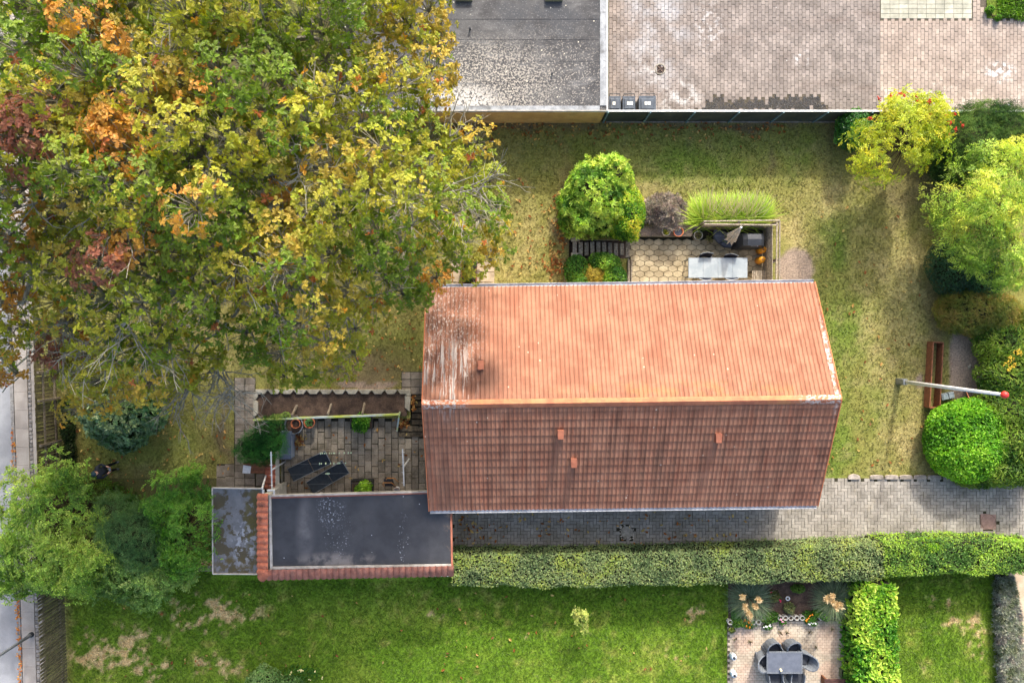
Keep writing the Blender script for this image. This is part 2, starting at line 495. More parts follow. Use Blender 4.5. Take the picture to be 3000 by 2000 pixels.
# grass blades: real tufts that take the colour of the turf they grow from
NOGRASS = [PP(q) for q in (
    [(1840, 690), (2300, 690), (2370, 760), (2370, 860), (1840, 860)], [(1672, 700), (1860, 700), (1860, 860), (1672, 860)],
    [(685, 1105), (760, 1105), (1250, 1085), (1250, 1700), (620, 1700), (620, 1430), (635, 1350), (685, 1350)],
    [(1250, 860), (2320, 860), (2320, 1410), (1250, 1410)], [(2790, 960), (3150, 960), (3150, 1180), (2790, 1180)], [(1325, 760), (1450, 760), (1450, 850), (1325, 850)],
    [(2130, 1700), (2515, 1700), (2515, 2100), (2130, 2100)], [(1170, 1085), (1250, 1085), (1250, 1160), (1170, 1160)])]
TUFT = ([(-.012, 0, 0), (.012, 0, 0), (.03, .012, 1), (0, -.012, 0), (0, .012, 0), (-.02, .03, .8), (-.008, .01, 0), (.012, -.01, 0), (.0, -.045, .9)], [(0, 1, 2), (3, 4, 5), (6, 7, 8)])
def tufts(name, rect, n, colf, label, hmul=1.):
    X = rng.uniform(rect[0], rect[1], n); Y = rng.uniform(rect[2], rect[3], n)
    ok = np.ones(n, bool)
    for h in HOLES: ok &= ~((X > h[0] - .03) & (X < h[1] + .03) & (Y > h[2] - .03) & (Y < h[3] + .03))
    for q in NOGRASS: ok &= ~inpoly(X, Y, q)
    px, py = NX + X * F / H, NY - Y * F / H
    keep = 1 - np.clip(blobs(px, py, BARE_B + BROWN_B) * .9, 0, 1) if colf is north_col else np.ones(n)
    ok &= rng.random(n) < keep
    X, Y = X[ok], Y[ok]; k = len(X)
    col = colf(X, Y) * rng.uniform(.75, 1.4, (k, 1))
    sc = np.stack([np.full(k, 1.6), np.full(k, 1.6), rng.uniform(.025, .06, k) * hmul], 1)
    me = inst(name, TUFT, np.stack([X, Y, np.zeros(k)], 1), Rz(rng.uniform(0, 6.28, k)), sc, M_leaf, col)
    return stuff(name, me, None, label, 'grass')
tufts('garden_grass', (x0, P(2960, 0)[0], P(0, 1396)[1], y1), 60000, north_col, 'short dry olive grass of the garden around the red roofed house')
tufts('neighbour_grass', (P(195, 0)[0], P(2130, 0)[0], P(0, 2030)[1], P(0, 1625)[1]), 45000, south_col, 'lush green grass of the lawn south of the long hedge')
tufts('side_grass', (P(2600, 0)[0], P(2945, 0)[0], P(0, 2030)[1], P(0, 1625)[1]), 9000, south_col, 'green lawn grass between the laurel hedge and the grey lavender row')

# ---- court of brown concrete pavers
def paver_T(w, h, t=.06, ch=.009, poly=None):
    mb = MB(); mb.prism(poly or [(-w / 2, -h / 2), (w / 2, -h / 2), (w / 2, h / 2), (-w / 2, h / 2)], -t, 0, ch); return mb
def near(mtxs, px, py):
    x, y, _ = P(px, py); return sorted(range(len(mtxs)), key=lambda i: (mtxs[i].translation.x - x) ** 2 + (mtxs[i].translation.y - y) ** 2)
def TR(x, y, z, rz=0., jit=0.):
    m = Matrix.Translation((x, y, z)) @ Matrix.Rotation(rz, 4, 'Z')
    if jit: m = m @ Matrix.Rotation(random.gauss(0, jit), 4, 'X') @ Matrix.Rotation(random.gauss(0, jit), 4, 'Y')
    return m

WS = (.80, .80, .80)
def at(px, py, r, st=(1, 1, 0), z=0.): return (*P(px, py, z), r, st)
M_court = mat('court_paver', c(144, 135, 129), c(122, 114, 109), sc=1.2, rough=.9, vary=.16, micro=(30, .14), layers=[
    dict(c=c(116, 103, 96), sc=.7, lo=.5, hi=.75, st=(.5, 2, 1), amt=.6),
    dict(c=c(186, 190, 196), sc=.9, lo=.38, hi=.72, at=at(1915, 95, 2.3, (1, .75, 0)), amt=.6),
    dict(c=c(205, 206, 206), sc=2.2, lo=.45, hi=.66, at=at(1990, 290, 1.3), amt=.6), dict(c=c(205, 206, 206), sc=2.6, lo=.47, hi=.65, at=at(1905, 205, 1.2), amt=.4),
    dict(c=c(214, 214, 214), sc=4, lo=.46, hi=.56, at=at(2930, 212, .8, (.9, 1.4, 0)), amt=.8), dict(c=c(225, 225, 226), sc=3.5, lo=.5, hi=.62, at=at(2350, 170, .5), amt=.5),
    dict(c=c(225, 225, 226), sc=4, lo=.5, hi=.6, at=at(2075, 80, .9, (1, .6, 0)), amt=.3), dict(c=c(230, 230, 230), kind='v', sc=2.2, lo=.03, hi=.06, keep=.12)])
M_joint = mat('sandy_joint', c(96, 88, 78), c(74, 70, 58), sc=4, rough=1, micro=(40, .3))
court = struct('court', MB().box(P(1783, 0)[0], P(3200, 0)[0], P(0, 351)[1], P(0, -120)[1], -.06, -.008), M_joint)
GRAVEL = [(2035, 322), (2075, 300), (2062, 292), (2120, 281), (2122, 300), (2180, 290), (2250, 292), (2258, 284), (2400, 280), (2415, 305), (2425, 325), (2035, 326)]
WTILE = [(2578, -200), (2850, -200), (2850, 56), (2578, 56)]
VERGE = [(2862, -200), (3200, -200), (3200, 66), (2935, 60), (2915, 52), (2905, 40), (2870, 25)]
pw, ph = .158, .232
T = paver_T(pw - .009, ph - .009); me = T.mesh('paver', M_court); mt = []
i = 0; X = P(1784, 0)[0] + pw / 2
while X < 24.2:
    Y = P(0, 349)[1] + ph / 2 + (ph / 2 if i % 2 else 0) - ph / 2
    while Y < P(0, -60)[1]:
        px, py = NX + X * F / H, NY - Y * F / H
        jag = 6 * math.sin(px * .31) + 5 * math.sin(px * .117)
        bad = any(inpoly(px, py + (jag if q is GRAVEL else 0), q) for q in (GRAVEL, WTILE, VERGE)) or math.hypot(px - 1934, py - 203) < 14 or py > 338
        if not bad: mt.append(TR(X + random.gauss(0, .002), Y + random.gauss(0, .003), random.gauss(.004, .0025), random.gauss(0, .008), .006))
        Y += ph
    X += pw; i += 1
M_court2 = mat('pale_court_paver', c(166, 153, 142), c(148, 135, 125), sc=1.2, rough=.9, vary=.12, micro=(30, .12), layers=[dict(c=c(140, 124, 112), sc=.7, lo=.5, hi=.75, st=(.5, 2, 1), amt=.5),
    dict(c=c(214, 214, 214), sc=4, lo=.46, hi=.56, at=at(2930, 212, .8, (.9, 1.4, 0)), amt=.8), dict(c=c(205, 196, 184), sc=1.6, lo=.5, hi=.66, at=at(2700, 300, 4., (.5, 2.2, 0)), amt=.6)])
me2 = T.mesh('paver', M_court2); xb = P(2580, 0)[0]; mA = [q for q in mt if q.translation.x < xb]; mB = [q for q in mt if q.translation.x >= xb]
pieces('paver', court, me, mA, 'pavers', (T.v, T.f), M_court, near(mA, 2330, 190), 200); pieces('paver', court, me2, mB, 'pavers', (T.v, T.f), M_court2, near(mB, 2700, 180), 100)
# pale concrete tiles
M_wtile = mat('pale_concrete_tile', c(176, 175, 160), c(152, 152, 138), sc=2.5, rough=.9, vary=.14, micro=(40, .1), layers=[dict(c=c(120, 120, 98), sc=3, lo=.6, hi=.75, amt=.5)])
tp = struct('tiled_path', MB().box(P(2579, 0)[0], P(2849, 0)[0], P(0, 56)[1], P(0, -110)[1], -.05, -.003), M_joint)
T = paver_T(.379, .195, .05); me = T.mesh('tile', M_wtile); mt = []
for a in range(10):
    for b in range(9): mt.append(TR(P(2580, 0)[0] + .195 + a * .388, P(0, 55)[1] + .1 + b * .204, .010, random.gauss(0, .004), .004))
pieces('tile', tp, me, mt, 'tiles', (T.v, T.f), M_wtile, range(len(mt)))
# gravel where pavers are missing
M_gravel = mat('dark_gravel', c(104, 104, 106), c(70, 70, 72), sc=20, rough=.95, vary=.5)
g = np.array([(x, y) for x, y in zip(rng.uniform(2030, 2428, 9000), rng.uniform(278, 326, 9000))])
g = g[inpoly(g[:, 0], g[:, 1] + 6 * np.sin(g[:, 0] * .31) + 5 * np.sin(g[:, 0] * .117) - 3, GRAVEL)]
T8 = ([(1, 0, 0), (0, 1, 0), (-1, 0, 0), (0, -1, 0), (0, 0, .8), (0, 0, -.5)], [(0, 1, 4), (1, 2, 4), (2, 3, 4), (3, 0, 4), (1, 0, 5), (2, 1, 5), (3, 2, 5), (0, 3, 5)])
k = len(g); loc = np.stack([(g[:, 0] - NX) * H / F, (NY - g[:, 1]) * H / F, np.full(k, -.004)], 1)
stuff('gravel', inst('gravel', T8, loc, Rz(rng.uniform(0, 6, k)), rng.uniform(.008, .02, (k, 3)), M_gravel, rnd=rng.random(k)), None, 'dark grey gravel where court pavers are missing beside the fence', 'gravel')
# verge with grass in the far corner of the court
def verge_col(X, Y):
    n = fbm(X, Y, 2., 4, 44); a = np.repeat(np.array([[.10, .15, .02]]), len(X), 0)
    return lerp(a, (.22, .19, .09), np.clip((n - .5) * 2.5, 0, 1))
vg = sheet('verge', P(2890, 0)[0], P(3200, 0)[0], P(0, 55)[1], P(0, -110)[1], .15, .02, M_lawn, verge_col)

# ---- driveway in herringbone
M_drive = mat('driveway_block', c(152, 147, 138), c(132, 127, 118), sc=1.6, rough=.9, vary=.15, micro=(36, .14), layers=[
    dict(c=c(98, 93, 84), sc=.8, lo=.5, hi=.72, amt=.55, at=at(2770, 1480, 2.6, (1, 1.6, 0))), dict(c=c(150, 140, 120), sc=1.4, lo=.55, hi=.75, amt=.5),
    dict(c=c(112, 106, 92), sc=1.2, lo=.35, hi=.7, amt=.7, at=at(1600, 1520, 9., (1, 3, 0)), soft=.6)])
M_joint2 = mat('mossy_joint', c(54, 50, 40), c(44, 46, 32), sc=3, rough=1, micro=(40, .3))
dr = struct('driveway', MB().box(P(1322, 0)[0], P(3200, 0)[0], P(0, 1613)[1], P(0, 1402)[1], -.05, .004), M_joint2)
a = .1405; T = paver_T(2 * a - .010, a - .010, .05, .008); me = T.mesh('block', M_drive); mt = []
dx0, dy0 = P(1322, 0)[0], P(0, 1613)[1]
for ci in range(0, 186):
    for r in range(0, 22):
        kk = (ci - r) % 4
        if kk == 0: x, y, rz = dx0 + (ci + 1) * a, dy0 + (r + .5) * a, 0.
        elif kk == 3: x, y, rz = dx0 + (ci + .5) * a, dy0 + (r + 1) * a, PI / 2
        else: continue
        px, py = NX + x * F / H, NY - y * F / H
        if abs(px - 1836) < 22 and abs(py - 1558) < 22 or abs(px - 2895) < 25 and abs(py - 1527) < 25 or py < 1404: continue
        mt.append(TR(x + random.gauss(0, .002), y + random.gauss(0, .002), random.gauss(.016, .0025), rz + random.gauss(0, .008), .006))
pieces('block', dr, me, mt, 'blocks', (T.v, T.f), M_drive, near(mt, 2480, 1505))
M_kerb = mat('kerb_concrete', c(165, 155, 145), c(130, 122, 112), sc=5, rough=.95, vary=.15, micro=(30, .2), bump=.4)
for x, wd in ((2500, 36), (2567, 40), (2610, 40), (2652, 38), (2694, 38), (2736, 40), (2778, 38), (2818, 36)):
    X, Y, _ = P(x, 1396); w2 = S(wd) / 2
    q = [(-w2, -.09), (w2, -.09), (w2, .03 + random.random() * .03), (w2 * .8, .07), (0, .085 if x != 2500 else .13), (-w2 * .8, .07), (-w2, .03 if x != 2500 else -.02)]
    o = part('kerb_stone', MB().prism([(X + u * .97, Y + v * 1.1) for u, v in q], -.05, .07 + random.random() * .02, .02), M_kerb, dr); o['rnd'] = random.random()
M_dirt = mat('dirt_edge', c(120, 108, 90), c(90, 82, 62), sc=2, rough=1, bump=.8, bsc=20, micro=(25, .3))
struct('soil_strip', MB().box(P(1322, 0)[0], P(3200, 0)[0], P(0, 1640)[1], P(0, 1613.5)[1], -.05, .012), M_dirt)
# pebbles along the hedge
M_peb = mat('pale_pebble', c(190, 182, 168), c(150, 140, 126), sc=9, rough=.8, vary=.25)
k = 160; px = np.concatenate([rng.uniform(2040, 2530, 120), rng.uniform(1330, 2040, 40)]); loc = np.stack([(px - NX) * H / F, (NY - rng.uniform(1609, 1619, k)) * H / F, np.full(k, .02)], 1)
stuff('pebbles', inst('pebbles', T8, loc, Rz(rng.uniform(0, 6, k)), rng.uniform(.025, .06, (k, 3)) * [1, 1, .6], M_peb, rnd=rng.random(k), smooth=True), None, 'pale pebbles in a line between driveway and hedge', 'pebbles')

# ---- west terrace of staggered slabs, sunken
M_slab = mat('terrace_slab', c(156, 144, 126), c(126, 116, 100), sc=2.2, rough=.95, vary=.18, micro=(34, .25), bump=.3, bsc=40, layers=[
    dict(c=c(70, 68, 48), sc=1.8, lo=.55, hi=.78, amt=.6), dict(c=c(160, 145, 122), sc=1.2, lo=.5, hi=.7, amt=.6, at=at(1130, 1390, 1.6, (1, 1, 0), TZ))])
M_wall = mat('white_render', c(205, 202, 192), c(178, 174, 162), sc=3, rough=.9, micro=(20, .1), layers=[dict(c=c(140, 132, 112), sc=1.6, lo=.58, hi=.8, amt=.5)])
tr = struct('terrace_floor', MB().box(-9.25, -2.3, -9.62, -3.78, TZ - .12, TZ - .05), M_joint2)
rw = struct('terrace_edge_wall', MB().box(-9.3, -3.72, -3.8, -3.70, TZ - .1, -.012).box(-9.30, -9.2, -9.6, -3.805, TZ - .1, -.012), mat('old_concrete', c(150, 145, 130), c(110, 106, 92), sc=3, rough=.95, micro=(25, .2)))
sw, sh = .289, .487
T = paver_T(sw - .02, sh - .02, .06, .010); me = T.mesh('slab', M_slab); mt = []
i = 0; X = P(836, 0, TZ)[0] + sw / 2 - .06
while X < -2.3:
    Y = -3.84 - (sh * .5 if i % 2 else 0) - sh * .25
    while Y > -8.2:
        if not (X > -4.27 and Y > -4.55): mt.append(TR(X + random.gauss(0, .003), Y + random.gauss(0, .006), TZ + random.gauss(-.012, .003), random.gauss(0, .008), .006))
        Y -= sh
    X += sw; i += 1
pieces('slab', tr, me, mt, 'slabs', (T.v, T.f), M_slab, near(mt, 1050, 1330))

# ---- garden paths of slabs
M_path = mat('path_slab', c(140, 130, 118), c(112, 103, 92), sc=2.5, rough=.95, vary=.15, micro=(34, .22), layers=[dict(c=c(92, 84, 70), sc=1.6, lo=.5, hi=.75, amt=.6)])
gp = struct('garden_path', MB().box(P(686, 0)[0], P(749, 0)[0], P(0, 1445)[1], P(0, 1106)[1], -.05, .004).box(P(636, 0)[0], P(685, 0)[0], P(0, 1445)[1], P(0, 1358)[1], -.05, .004)
            .box(P(749.5, 0)[0], P(822, 0)[0], P(0, 1445)[1], P(0, 1232)[1], -.05, .003), M_joint2)
T = paver_T(.415, .272, .05, .012); me = T.mesh('slab', M_path); mt = []
for a2, xx in enumerate((702.5, 732.5)):
    for b in range(17): X, Y, _ = P(xx, 1116 + b * 19.6); mt.append(TR(X + random.gauss(0, .006), Y, .016 + random.gauss(0, .004), random.gauss(0, .012), .01))
pieces('slab', gp, me, mt, 'x', None, None, range(len(mt)))
T = paver_T(.40, .5, .05, .012); me = T.mesh('slab', M_path); mt = []
for xx, yy in ((648, 1380), (648, 1416), (673, 1376), (673, 1412), (764, 1256), (795, 1256), (764, 1295), (764, 1332), (764, 1368), (764, 1405), (795, 1405), (795, 1368), (795, 1332), (795, 1295)):
    X, Y, _ = P(xx, yy); mt.append(TR(X, Y, .014 + random.gauss(0, .003), random.gauss(0, .012), .01))
pieces('slab', gp, me, mt, 'x', None, None, range(len(mt)))
hp = struct('house_path', MB().box(P(1176, 0)[0], P(1262, 0)[0], P(0, 1154)[1], P(0, 1088)[1], -.05, .004), M_joint2)
T = paver_T(.38, .30, .05, .012); me = T.mesh('slab', M_path); mt = []
for xx in (1190, 1217, 1244):
    for yy in (1100, 1122, 1144): X, Y, _ = P(xx, yy); mt.append(TR(X, Y, .014, random.gauss(0, .012), .01))
pieces('slab', hp, me, mt, 'x', None, None, range(len(mt)))
# slabs round the raised bed under the oak
op = struct('oak_path', MB().box(P(1328, 0)[0], P(1440, 0)[0], P(0, 862)[1], P(0, 766)[1], -.05, .002), M_joint2)
T = paver_T(.45, .42, .05, .015); me = T.mesh('slab', mat('pale_path_slab', c(176, 160, 138), c(148, 134, 114), sc=3, rough=.95, vary=.12, micro=(34, .2))); mt = []
for xx in (1337, 1404, 1433):
    for yy in (782, 812, 843): X, Y, _ = P(xx, yy); mt.append(TR(X, Y, .014, random.gauss(0, .05), .01))
pieces('slab', op, me, mt, 'x', None, None, range(len(mt)))

# ---- hexagon terrace, sunken
M_hex = mat('hexagon_slab', c(184, 170, 140), c(154, 140, 112), sc=2.2, rough=.95, vary=.14, micro=(34, .18), bump=.25, bsc=40, layers=[
    dict(c=c(122, 110, 84), sc=1.5, lo=.45, hi=.7, amt=.7, at=at(2090, 735, 1.8, (.6, 1, 0), XZ)), dict(c=c(112, 110, 70), sc=3, lo=.62, hi=.78, amt=.5)])
hx = struct('hexagon_terrace', MB().box(5.55, 11.72, 1.0, 4.27, XZ - .12, XZ - .03), M_joint2)
hw, ha, hb = .405, .072, .157
hexp = [(hw / 2, -ha), (hw / 2, ha), (0, hb), (-hw / 2, ha), (-hw / 2, -ha), (0, -hb)]
T = paver_T(0, 0, .06, .010, [(x * .955, y * .94) for x, y in hexp]); me = T.mesh('hexagon_slab', M_hex); mt = []
for r in range(12):
    Y = 3.72 - r * (ha + hb)
    for q in range(16):
        X = 5.72 + q * hw + (hw / 2 if r % 2 else 0)
        if X < 11.6 and Y > 1.15: mt.append(TR(X, Y, XZ + random.gauss(0, .003), random.gauss(0, .008), .006))
pieces('hexagon_slab', hx, me, mt, 'x', None, None, range(len(mt)))
hxw = struct('sunken_edge_wall', MB().box(5.50, 5.58, 3.0, 3.78, XZ - .1, XZ + .02).box(5.58, 8.24, 3.945, 4.0, XZ - .1, -.014).box(8.24, 8.295, 3.945, 4.3, XZ - .1, -.014).box(8.3, 11.78, 4.255, 4.3, XZ - .1, -.014).box(11.705, 11.76, 1.0, 4.25, XZ - .1, -.014).box(3.05, 5.55, 3.785, 3.83, XZ - .1, -.014)
             .box(3.05, 5.55, 2.94, 2.985, XZ - .1, -.014).box(5.55, 5.60, 1.0, 2.98, XZ - .1, .02), mat('old_concrete', (0, 0, 0)))
# ---- timber steps between the beds
fs = thing('garden_steps', 'ten weathered sleepers forming shallow steps between the planting beds', 'steps', (4.4, 3.38, XZ))
for i in range(10):
    X = P(1684 + i * 17.6, 0)[0]; z = -.02 - i * .027
    o = part('sleeper', MB().obox((X, 3.385 + random.gauss(0, .015), z - .06), (.175, .62 + random.gauss(0, .05), .12), random.gauss(0, .02), .012), M_wood_grey, fs); o['rnd'] = random.random()
struct('step_soil', MB().box(3.05, 5.6, 2.985, 3.785, XZ - .08, XZ + .02), M_soil)

# ---- wooden steps by the gable, from lawn to west terrace
M_sleeper = mat('old_sleeper', c(104, 92, 74), c(68, 60, 48), sc=9, rough=.95, vary=.25, micro=(40, .25), bump=.5, bsc=30)
ws = thing('terrace_steps', 'dark timber steps between the concrete edged bed and the gable', 'steps', (-3.1, -3.6, TZ))
rows = [(1163, 1206, 1250), (1182, 1206, 1252), (1200, 1206, 1252), (1218, 1206, 1254), (1236, 1206, 1256), (1255, 1172, 1258), (1272, 1168, 1262)]
for i, (yy, xa, xb) in enumerate(rows):
    z = -.03 - i * .037; x_a, y, _ = P(xa, yy, z); x_b = P(xb, yy, z)[0]
    o = part('sleeper', MB().box(x_a, x_b, y - .115, y + .115, z - .2, z, .02), M_sleeper, ws); o['rnd'] = random.random() * (1 if i < 6 else 0) + (.4 if i == 6 else 0)

# ---- street side
def line(x0_, y): return x0_ + (y - 1100) * .031
def strip(a0, a1, z0, z1, ya=-200, yb=2200):
    return MB().prism(PP([(line(a0, ya), ya), (line(a1, ya), ya), (line(a1, yb), yb), (line(a0, yb), yb)]), z0, z1)
M_asph = mat('asphalt', c(150, 152, 156), c(132, 134, 138), sc=.9, rough=.9, micro=(60, .1), bump=.2, bsc=90, layers=[dict(c=c(122, 124, 126), sc=.5, lo=.5, hi=.7, amt=.4)])
struct('road', strip(-900, 30, -.1, -.008), M_asph)
M_kb = mat('granite_kerb', c(150, 148, 146), c(120, 118, 116), sc=6, rough=.9, vary=.12, micro=(40, .2))
kerb = struct('kerb', strip(31, 42, -.1, .03), M_joint)
for i in range(38):
    ya = -190 + i * 62; o = part('kerb_stone', MB().prism(PP([(line(31.5, ya), ya), (line(41.5, ya), ya), (line(41.5, ya + 61), ya + 61), (line(31.5, ya + 61), ya + 61)]), .0, .09, .01), M_kb, kerb); o['rnd'] = random.random()
M_pav = mat('pavement_concrete', c(168, 161, 154), c(150, 143, 136), sc=1.5, rough=.9, vary=.06, micro=(40, .08), layers=[dict(c=c(132, 124, 114), sc=.9, lo=.55, hi=.75, amt=.5)])
pv = struct('pavement', strip(42.5, 104, -.1, .04), M_joint)
for i in range(45):
    ya = -190 + i * 53.5
    o = part('slab', MB().prism(PP([(line(43, ya), ya), (line(82, ya), ya), (line(82, ya + 53), ya + 53), (line(43, ya + 53), ya + 53)]), .0, .075, .006), M_pav, pv); o['rnd'] = random.random()
    o = part('edge_slab', MB().prism(PP([(line(94, ya), ya), (line(103.5, ya), ya), (line(103.5, ya + 53), ya + 53), (line(94, ya + 53), ya + 53)]), .0, .072, .006), M_pav, pv); o['rnd'] = random.random()
M_cob = mat('granite_cobble', c(150, 146, 142), c(116, 112, 108), sc=8, rough=.9, vary=.3, micro=(40, .2))
cm = MB().prism([(-.07, -.075), (.07, -.075), (.07, .075), (-.07, .075)], -.05, .0, .02).mesh('cobble', M_cob); mt = []
for i in range(200):
    ya = 20 + i * 12.; X, Y, _ = P(line(88, ya), ya); mt.append(TR(X, Y, .075, random.gauss(0, .1), .03))
pieces('cobble', pv, cm, mt, 'x', None, None, range(len(mt)))
# beige path beyond the lavender row
struct('side_path', MB().box(P(2949, 0)[0], P(3300, 0)[0], P(0, 2150)[1], P(0, 1613.5)[1], -.05, .006), mat('beige_path', c(196, 176, 152), c(176, 156, 132), sc=2, rough=.95, micro=(40, .15)))
# bed and patio of the neighbour
struct('flower_bed_soil', MB().box(P(2134, 0)[0], P(2516, 0)[0], P(0, 1816)[1], P(0, 1690)[1], -.05, .03), M_soil)
M_patio = mat('patio_paver', c(190, 178, 160), c(166, 153, 136), sc=1.6, rough=.9, vary=.12, micro=(36, .12), layers=[
    dict(c=c(192, 150, 130), sc=3, lo=.2, hi=.3, amt=.3, at=at(2178, 1872, .55, (1, .8, 0)), soft=.7), dict(c=c(184, 146, 128), sc=3, lo=.2, hi=.3, amt=.3, at=at(2423, 1870, .55, (1, .7, 0)), soft=.7),
    dict(c=c(192, 150, 130), sc=3, lo=.2, hi=.3, amt=.3, at=at(2425, 1968, .5, (1, .9, 0)), soft=.7), dict(c=c(192, 154, 134), sc=3, lo=.2, hi=.3, amt=.3, at=at(2185, 1975, .5, (1, .9, 0)), soft=.7),
    dict(c=c(192, 154, 134), sc=3, lo=.2, hi=.3, amt=.3, at=at(2300, 1868, .4, (1, .9, 0)), soft=.7)])
pt = struct('patio', MB().box(P(2130, 0)[0], P(2508, 0)[0], P(0, 2150)[1], P(0, 1817)[1], -.05, .006), M_joint)
bw, bh = .192, .115
T = paver_T(bw - .009, bh - .009, .05, .008); me = T.mesh('paver', M_patio); mt = []
for r in range(30):
    for q in range(29):
        X = P(2131, 0)[0] + bw * (q + .5 + (.5 if r % 2 else 0)); Y = P(0, 1818)[1] - bh * (r + .5)
        if X < P(2505, 0)[0]: mt.append(TR(X, Y, .018 + random.gauss(0, .002), random.gauss(0, .008), .006))
pieces('paver', pt, me, mt, 'pavers', (T.v, T.f), M_patio, near(mt, 2400, 1880))
# ================================================================ BUILDINGS, WALLS AND FENCES
# ---- the house with the red tiled roof
HC, HR, HL, HW, ZE, ZR = (4.873, -2.6465), .0131, 15.17, 4.34, 2.5, 4.53
TH = math.atan2(ZR - ZE, HW); CT, ST = math.cos(TH), math.sin(TH); SLOPE = HW / CT
house = thing('house', 'long low house with red tiled gable roof in the middle of the garden', 'house', (*HC, 0), None, HR)
M_brick = mat('yellow_brick', c(190, 170, 130), c(165, 142, 104), sc=6, rough=.9, micro=(40, .15))
mb = MB(); a, b = HL / 2 - .32, HW - .5; zt = ZE + .5 * math.tan(TH) - .12
sec = [(-b, -.45), (b, -.45), (b, zt), (0, ZR - .14), (-b, zt)]
mb.add([(x, y, z) for x in (-a, a) for y, z in sec], [(0, 1, 2, 3, 4), (9, 8, 7, 6, 5)] + [(i, 5 + i, 5 + (i + 1) % 5, (i + 1) % 5) for i in range(5)])
part('wall', mb, M_brick, house, local=True)
for (x, y, wd, hgt, z0) in ((2.2, b, 2.2, 2.0, -.2), (-3.0, b, 1.4, 1.1, .9), (5.5, b, 1.4, 1.1, .9), (-4.5, -b, 1.4, 1.1, .9), (0, -b, 1.0, 2.05, .05), (4.0, -b, 1.4, 1.1, .9)):
    s = 1 if y > 0 else -1
    wn = part('window', MB().box(x - wd / 2, x + wd / 2, y - .03 if s > 0 else y - .03, y + .03, z0, z0 + hgt), M_white, house, local=True)
    part('pane', MB().box(x - wd / 2 + .07, x + wd / 2 - .07, y - .035 * 1.2, y + .042, z0 + .07, z0 + hgt - .07), mat('window_glass', c(40, 48, 55), rough=.1, spec=.6), wn)
roof = part('roof', MB().add([(x, y, z) for x in (-HL / 2 + .02, HL / 2 - .02) for y, z in ((-HW, ZE - .06), (0, ZR - .06), (HW, ZE - .06), (HW, ZE - .1), (0, ZR - .12), (-HW, ZE - .1))],
            [(0, 1, 2, 3, 4, 5), (11, 10, 9, 8, 7, 6)] + [(i, 6 + i, 6 + (i + 1) % 6, (i + 1) % 6) for i in range(6)]), mat('roof_felt_underlay', c(60, 48, 44)), house, local=True)
def hw2(x, y, z):                                       # house frame to world
    ca, sa = math.cos(HR), math.sin(HR); return (HC[0] + x * ca - y * sa, HC[1] + x * sa + y * ca, z)
M_tile = mat('red_roof_tile', c(160, 116, 94), c(146, 101, 81), sc=1.4, rough=.88, vary=.07, spec=.25, micro=(30, .10), layers=[
    dict(c=c(140, 84, 64), sc=7, lo=.5, hi=.72, st=(1, .07, .07), amt=.55),
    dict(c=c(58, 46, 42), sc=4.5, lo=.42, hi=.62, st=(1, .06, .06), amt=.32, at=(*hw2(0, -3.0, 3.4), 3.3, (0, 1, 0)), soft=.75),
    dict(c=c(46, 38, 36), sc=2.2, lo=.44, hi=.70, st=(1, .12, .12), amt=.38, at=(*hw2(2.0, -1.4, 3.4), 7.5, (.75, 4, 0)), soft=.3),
    dict(c=c(72, 56, 50), sc=1.2, lo=.35, hi=.62, amt=.55, at=(*hw2(-6.9, 2.4, 3.4), 2.1, (1.2, .7, 0)), soft=.2),
    dict(c=c(84, 60, 52), sc=1.1, lo=.25, hi=.5, amt=.8, at=(*hw2(-5.4, .9, 4), 1.3, (.9, 1, 0)), soft=.1),
    dict(c=c(190, 150, 70), sc=2., lo=.45, hi=.62, amt=.15, at=(*hw2(2.5, .35, 4.5), .5, (.07, 1, 0)), soft=.3),
    dict(c=c(184, 176, 168), sc=20, lo=.54, hi=.60, st=(1, .45, .45), amt=.75, at=(*hw2(-6.7, 2.6, 3.4), 2.4, (1.3, .9, 0)), soft=.3),
    dict(c=c(190, 183, 176), sc=9, lo=.54, hi=.58, st=(1, .07, .07), amt=.8, at=(*hw2(-6.8, 1.0, 4), 1.5, (1.0, .8, 0)), soft=.4),
    dict(c=c(200, 192, 186), sc=8, lo=.46, hi=.54, amt=.85, at=(*hw2(7.5, 1.2, 4), 1.7, (11, .75, 0)), soft=.4),
    dict(c=c(220, 205, 185), kind='v', sc=2.6, lo=.06, hi=.10, keep=.16, amt=.8)])
M_ridge = mat('ridge_tile', c(182, 116, 84), c(160, 98, 74), sc=3, rough=.88, vary=.06, micro=(30, .1), layers=[dict(c=c(180, 140, 80), sc=1.2, lo=.5, hi=.65, amt=.25),
    dict(c=c(195, 188, 180), sc=10, lo=.48, hi=.55, amt=.8, at=(*hw2(-7.3, 0, 4.5), 1.6, (1, 1, 0)), soft=.5), dict(c=c(195, 188, 180), sc=10, lo=.48, hi=.55, amt=.8, at=(*hw2(7.3, 0, 4.5), 1.5, (1, 1, 0)), soft=.5)])
NC, NRW = 46, 14
tw, ex = HL / NC, SLOPE / NRW
tv, tf = [], []
for (yy, zz) in ((0, .040), (ex * 1.12, .0)):
    for i in range(13):
        x = -tw / 2 + tw * i / 12; ph = (x / (tw / 2)) % 1.0
        tv.append((x, yy, zz + .042 * math.exp(-((ph - .14) / .13) ** 2) + .004 * math.sin(ph * 6.28)))
for i in range(13):
    x, y, z = tv[i]; tv.append((x, .0, z - .04))
for i in range(12): tf += [(i, i + 1, 14 + i, 13 + i), (26 + i, 27 + i, i + 1, i)]
tme = bpy.data.meshes.new('tile'); tme.from_pydata(tv, [], tf); tme.update(); tme.materials.append(M_tile)
mt, order = [], []
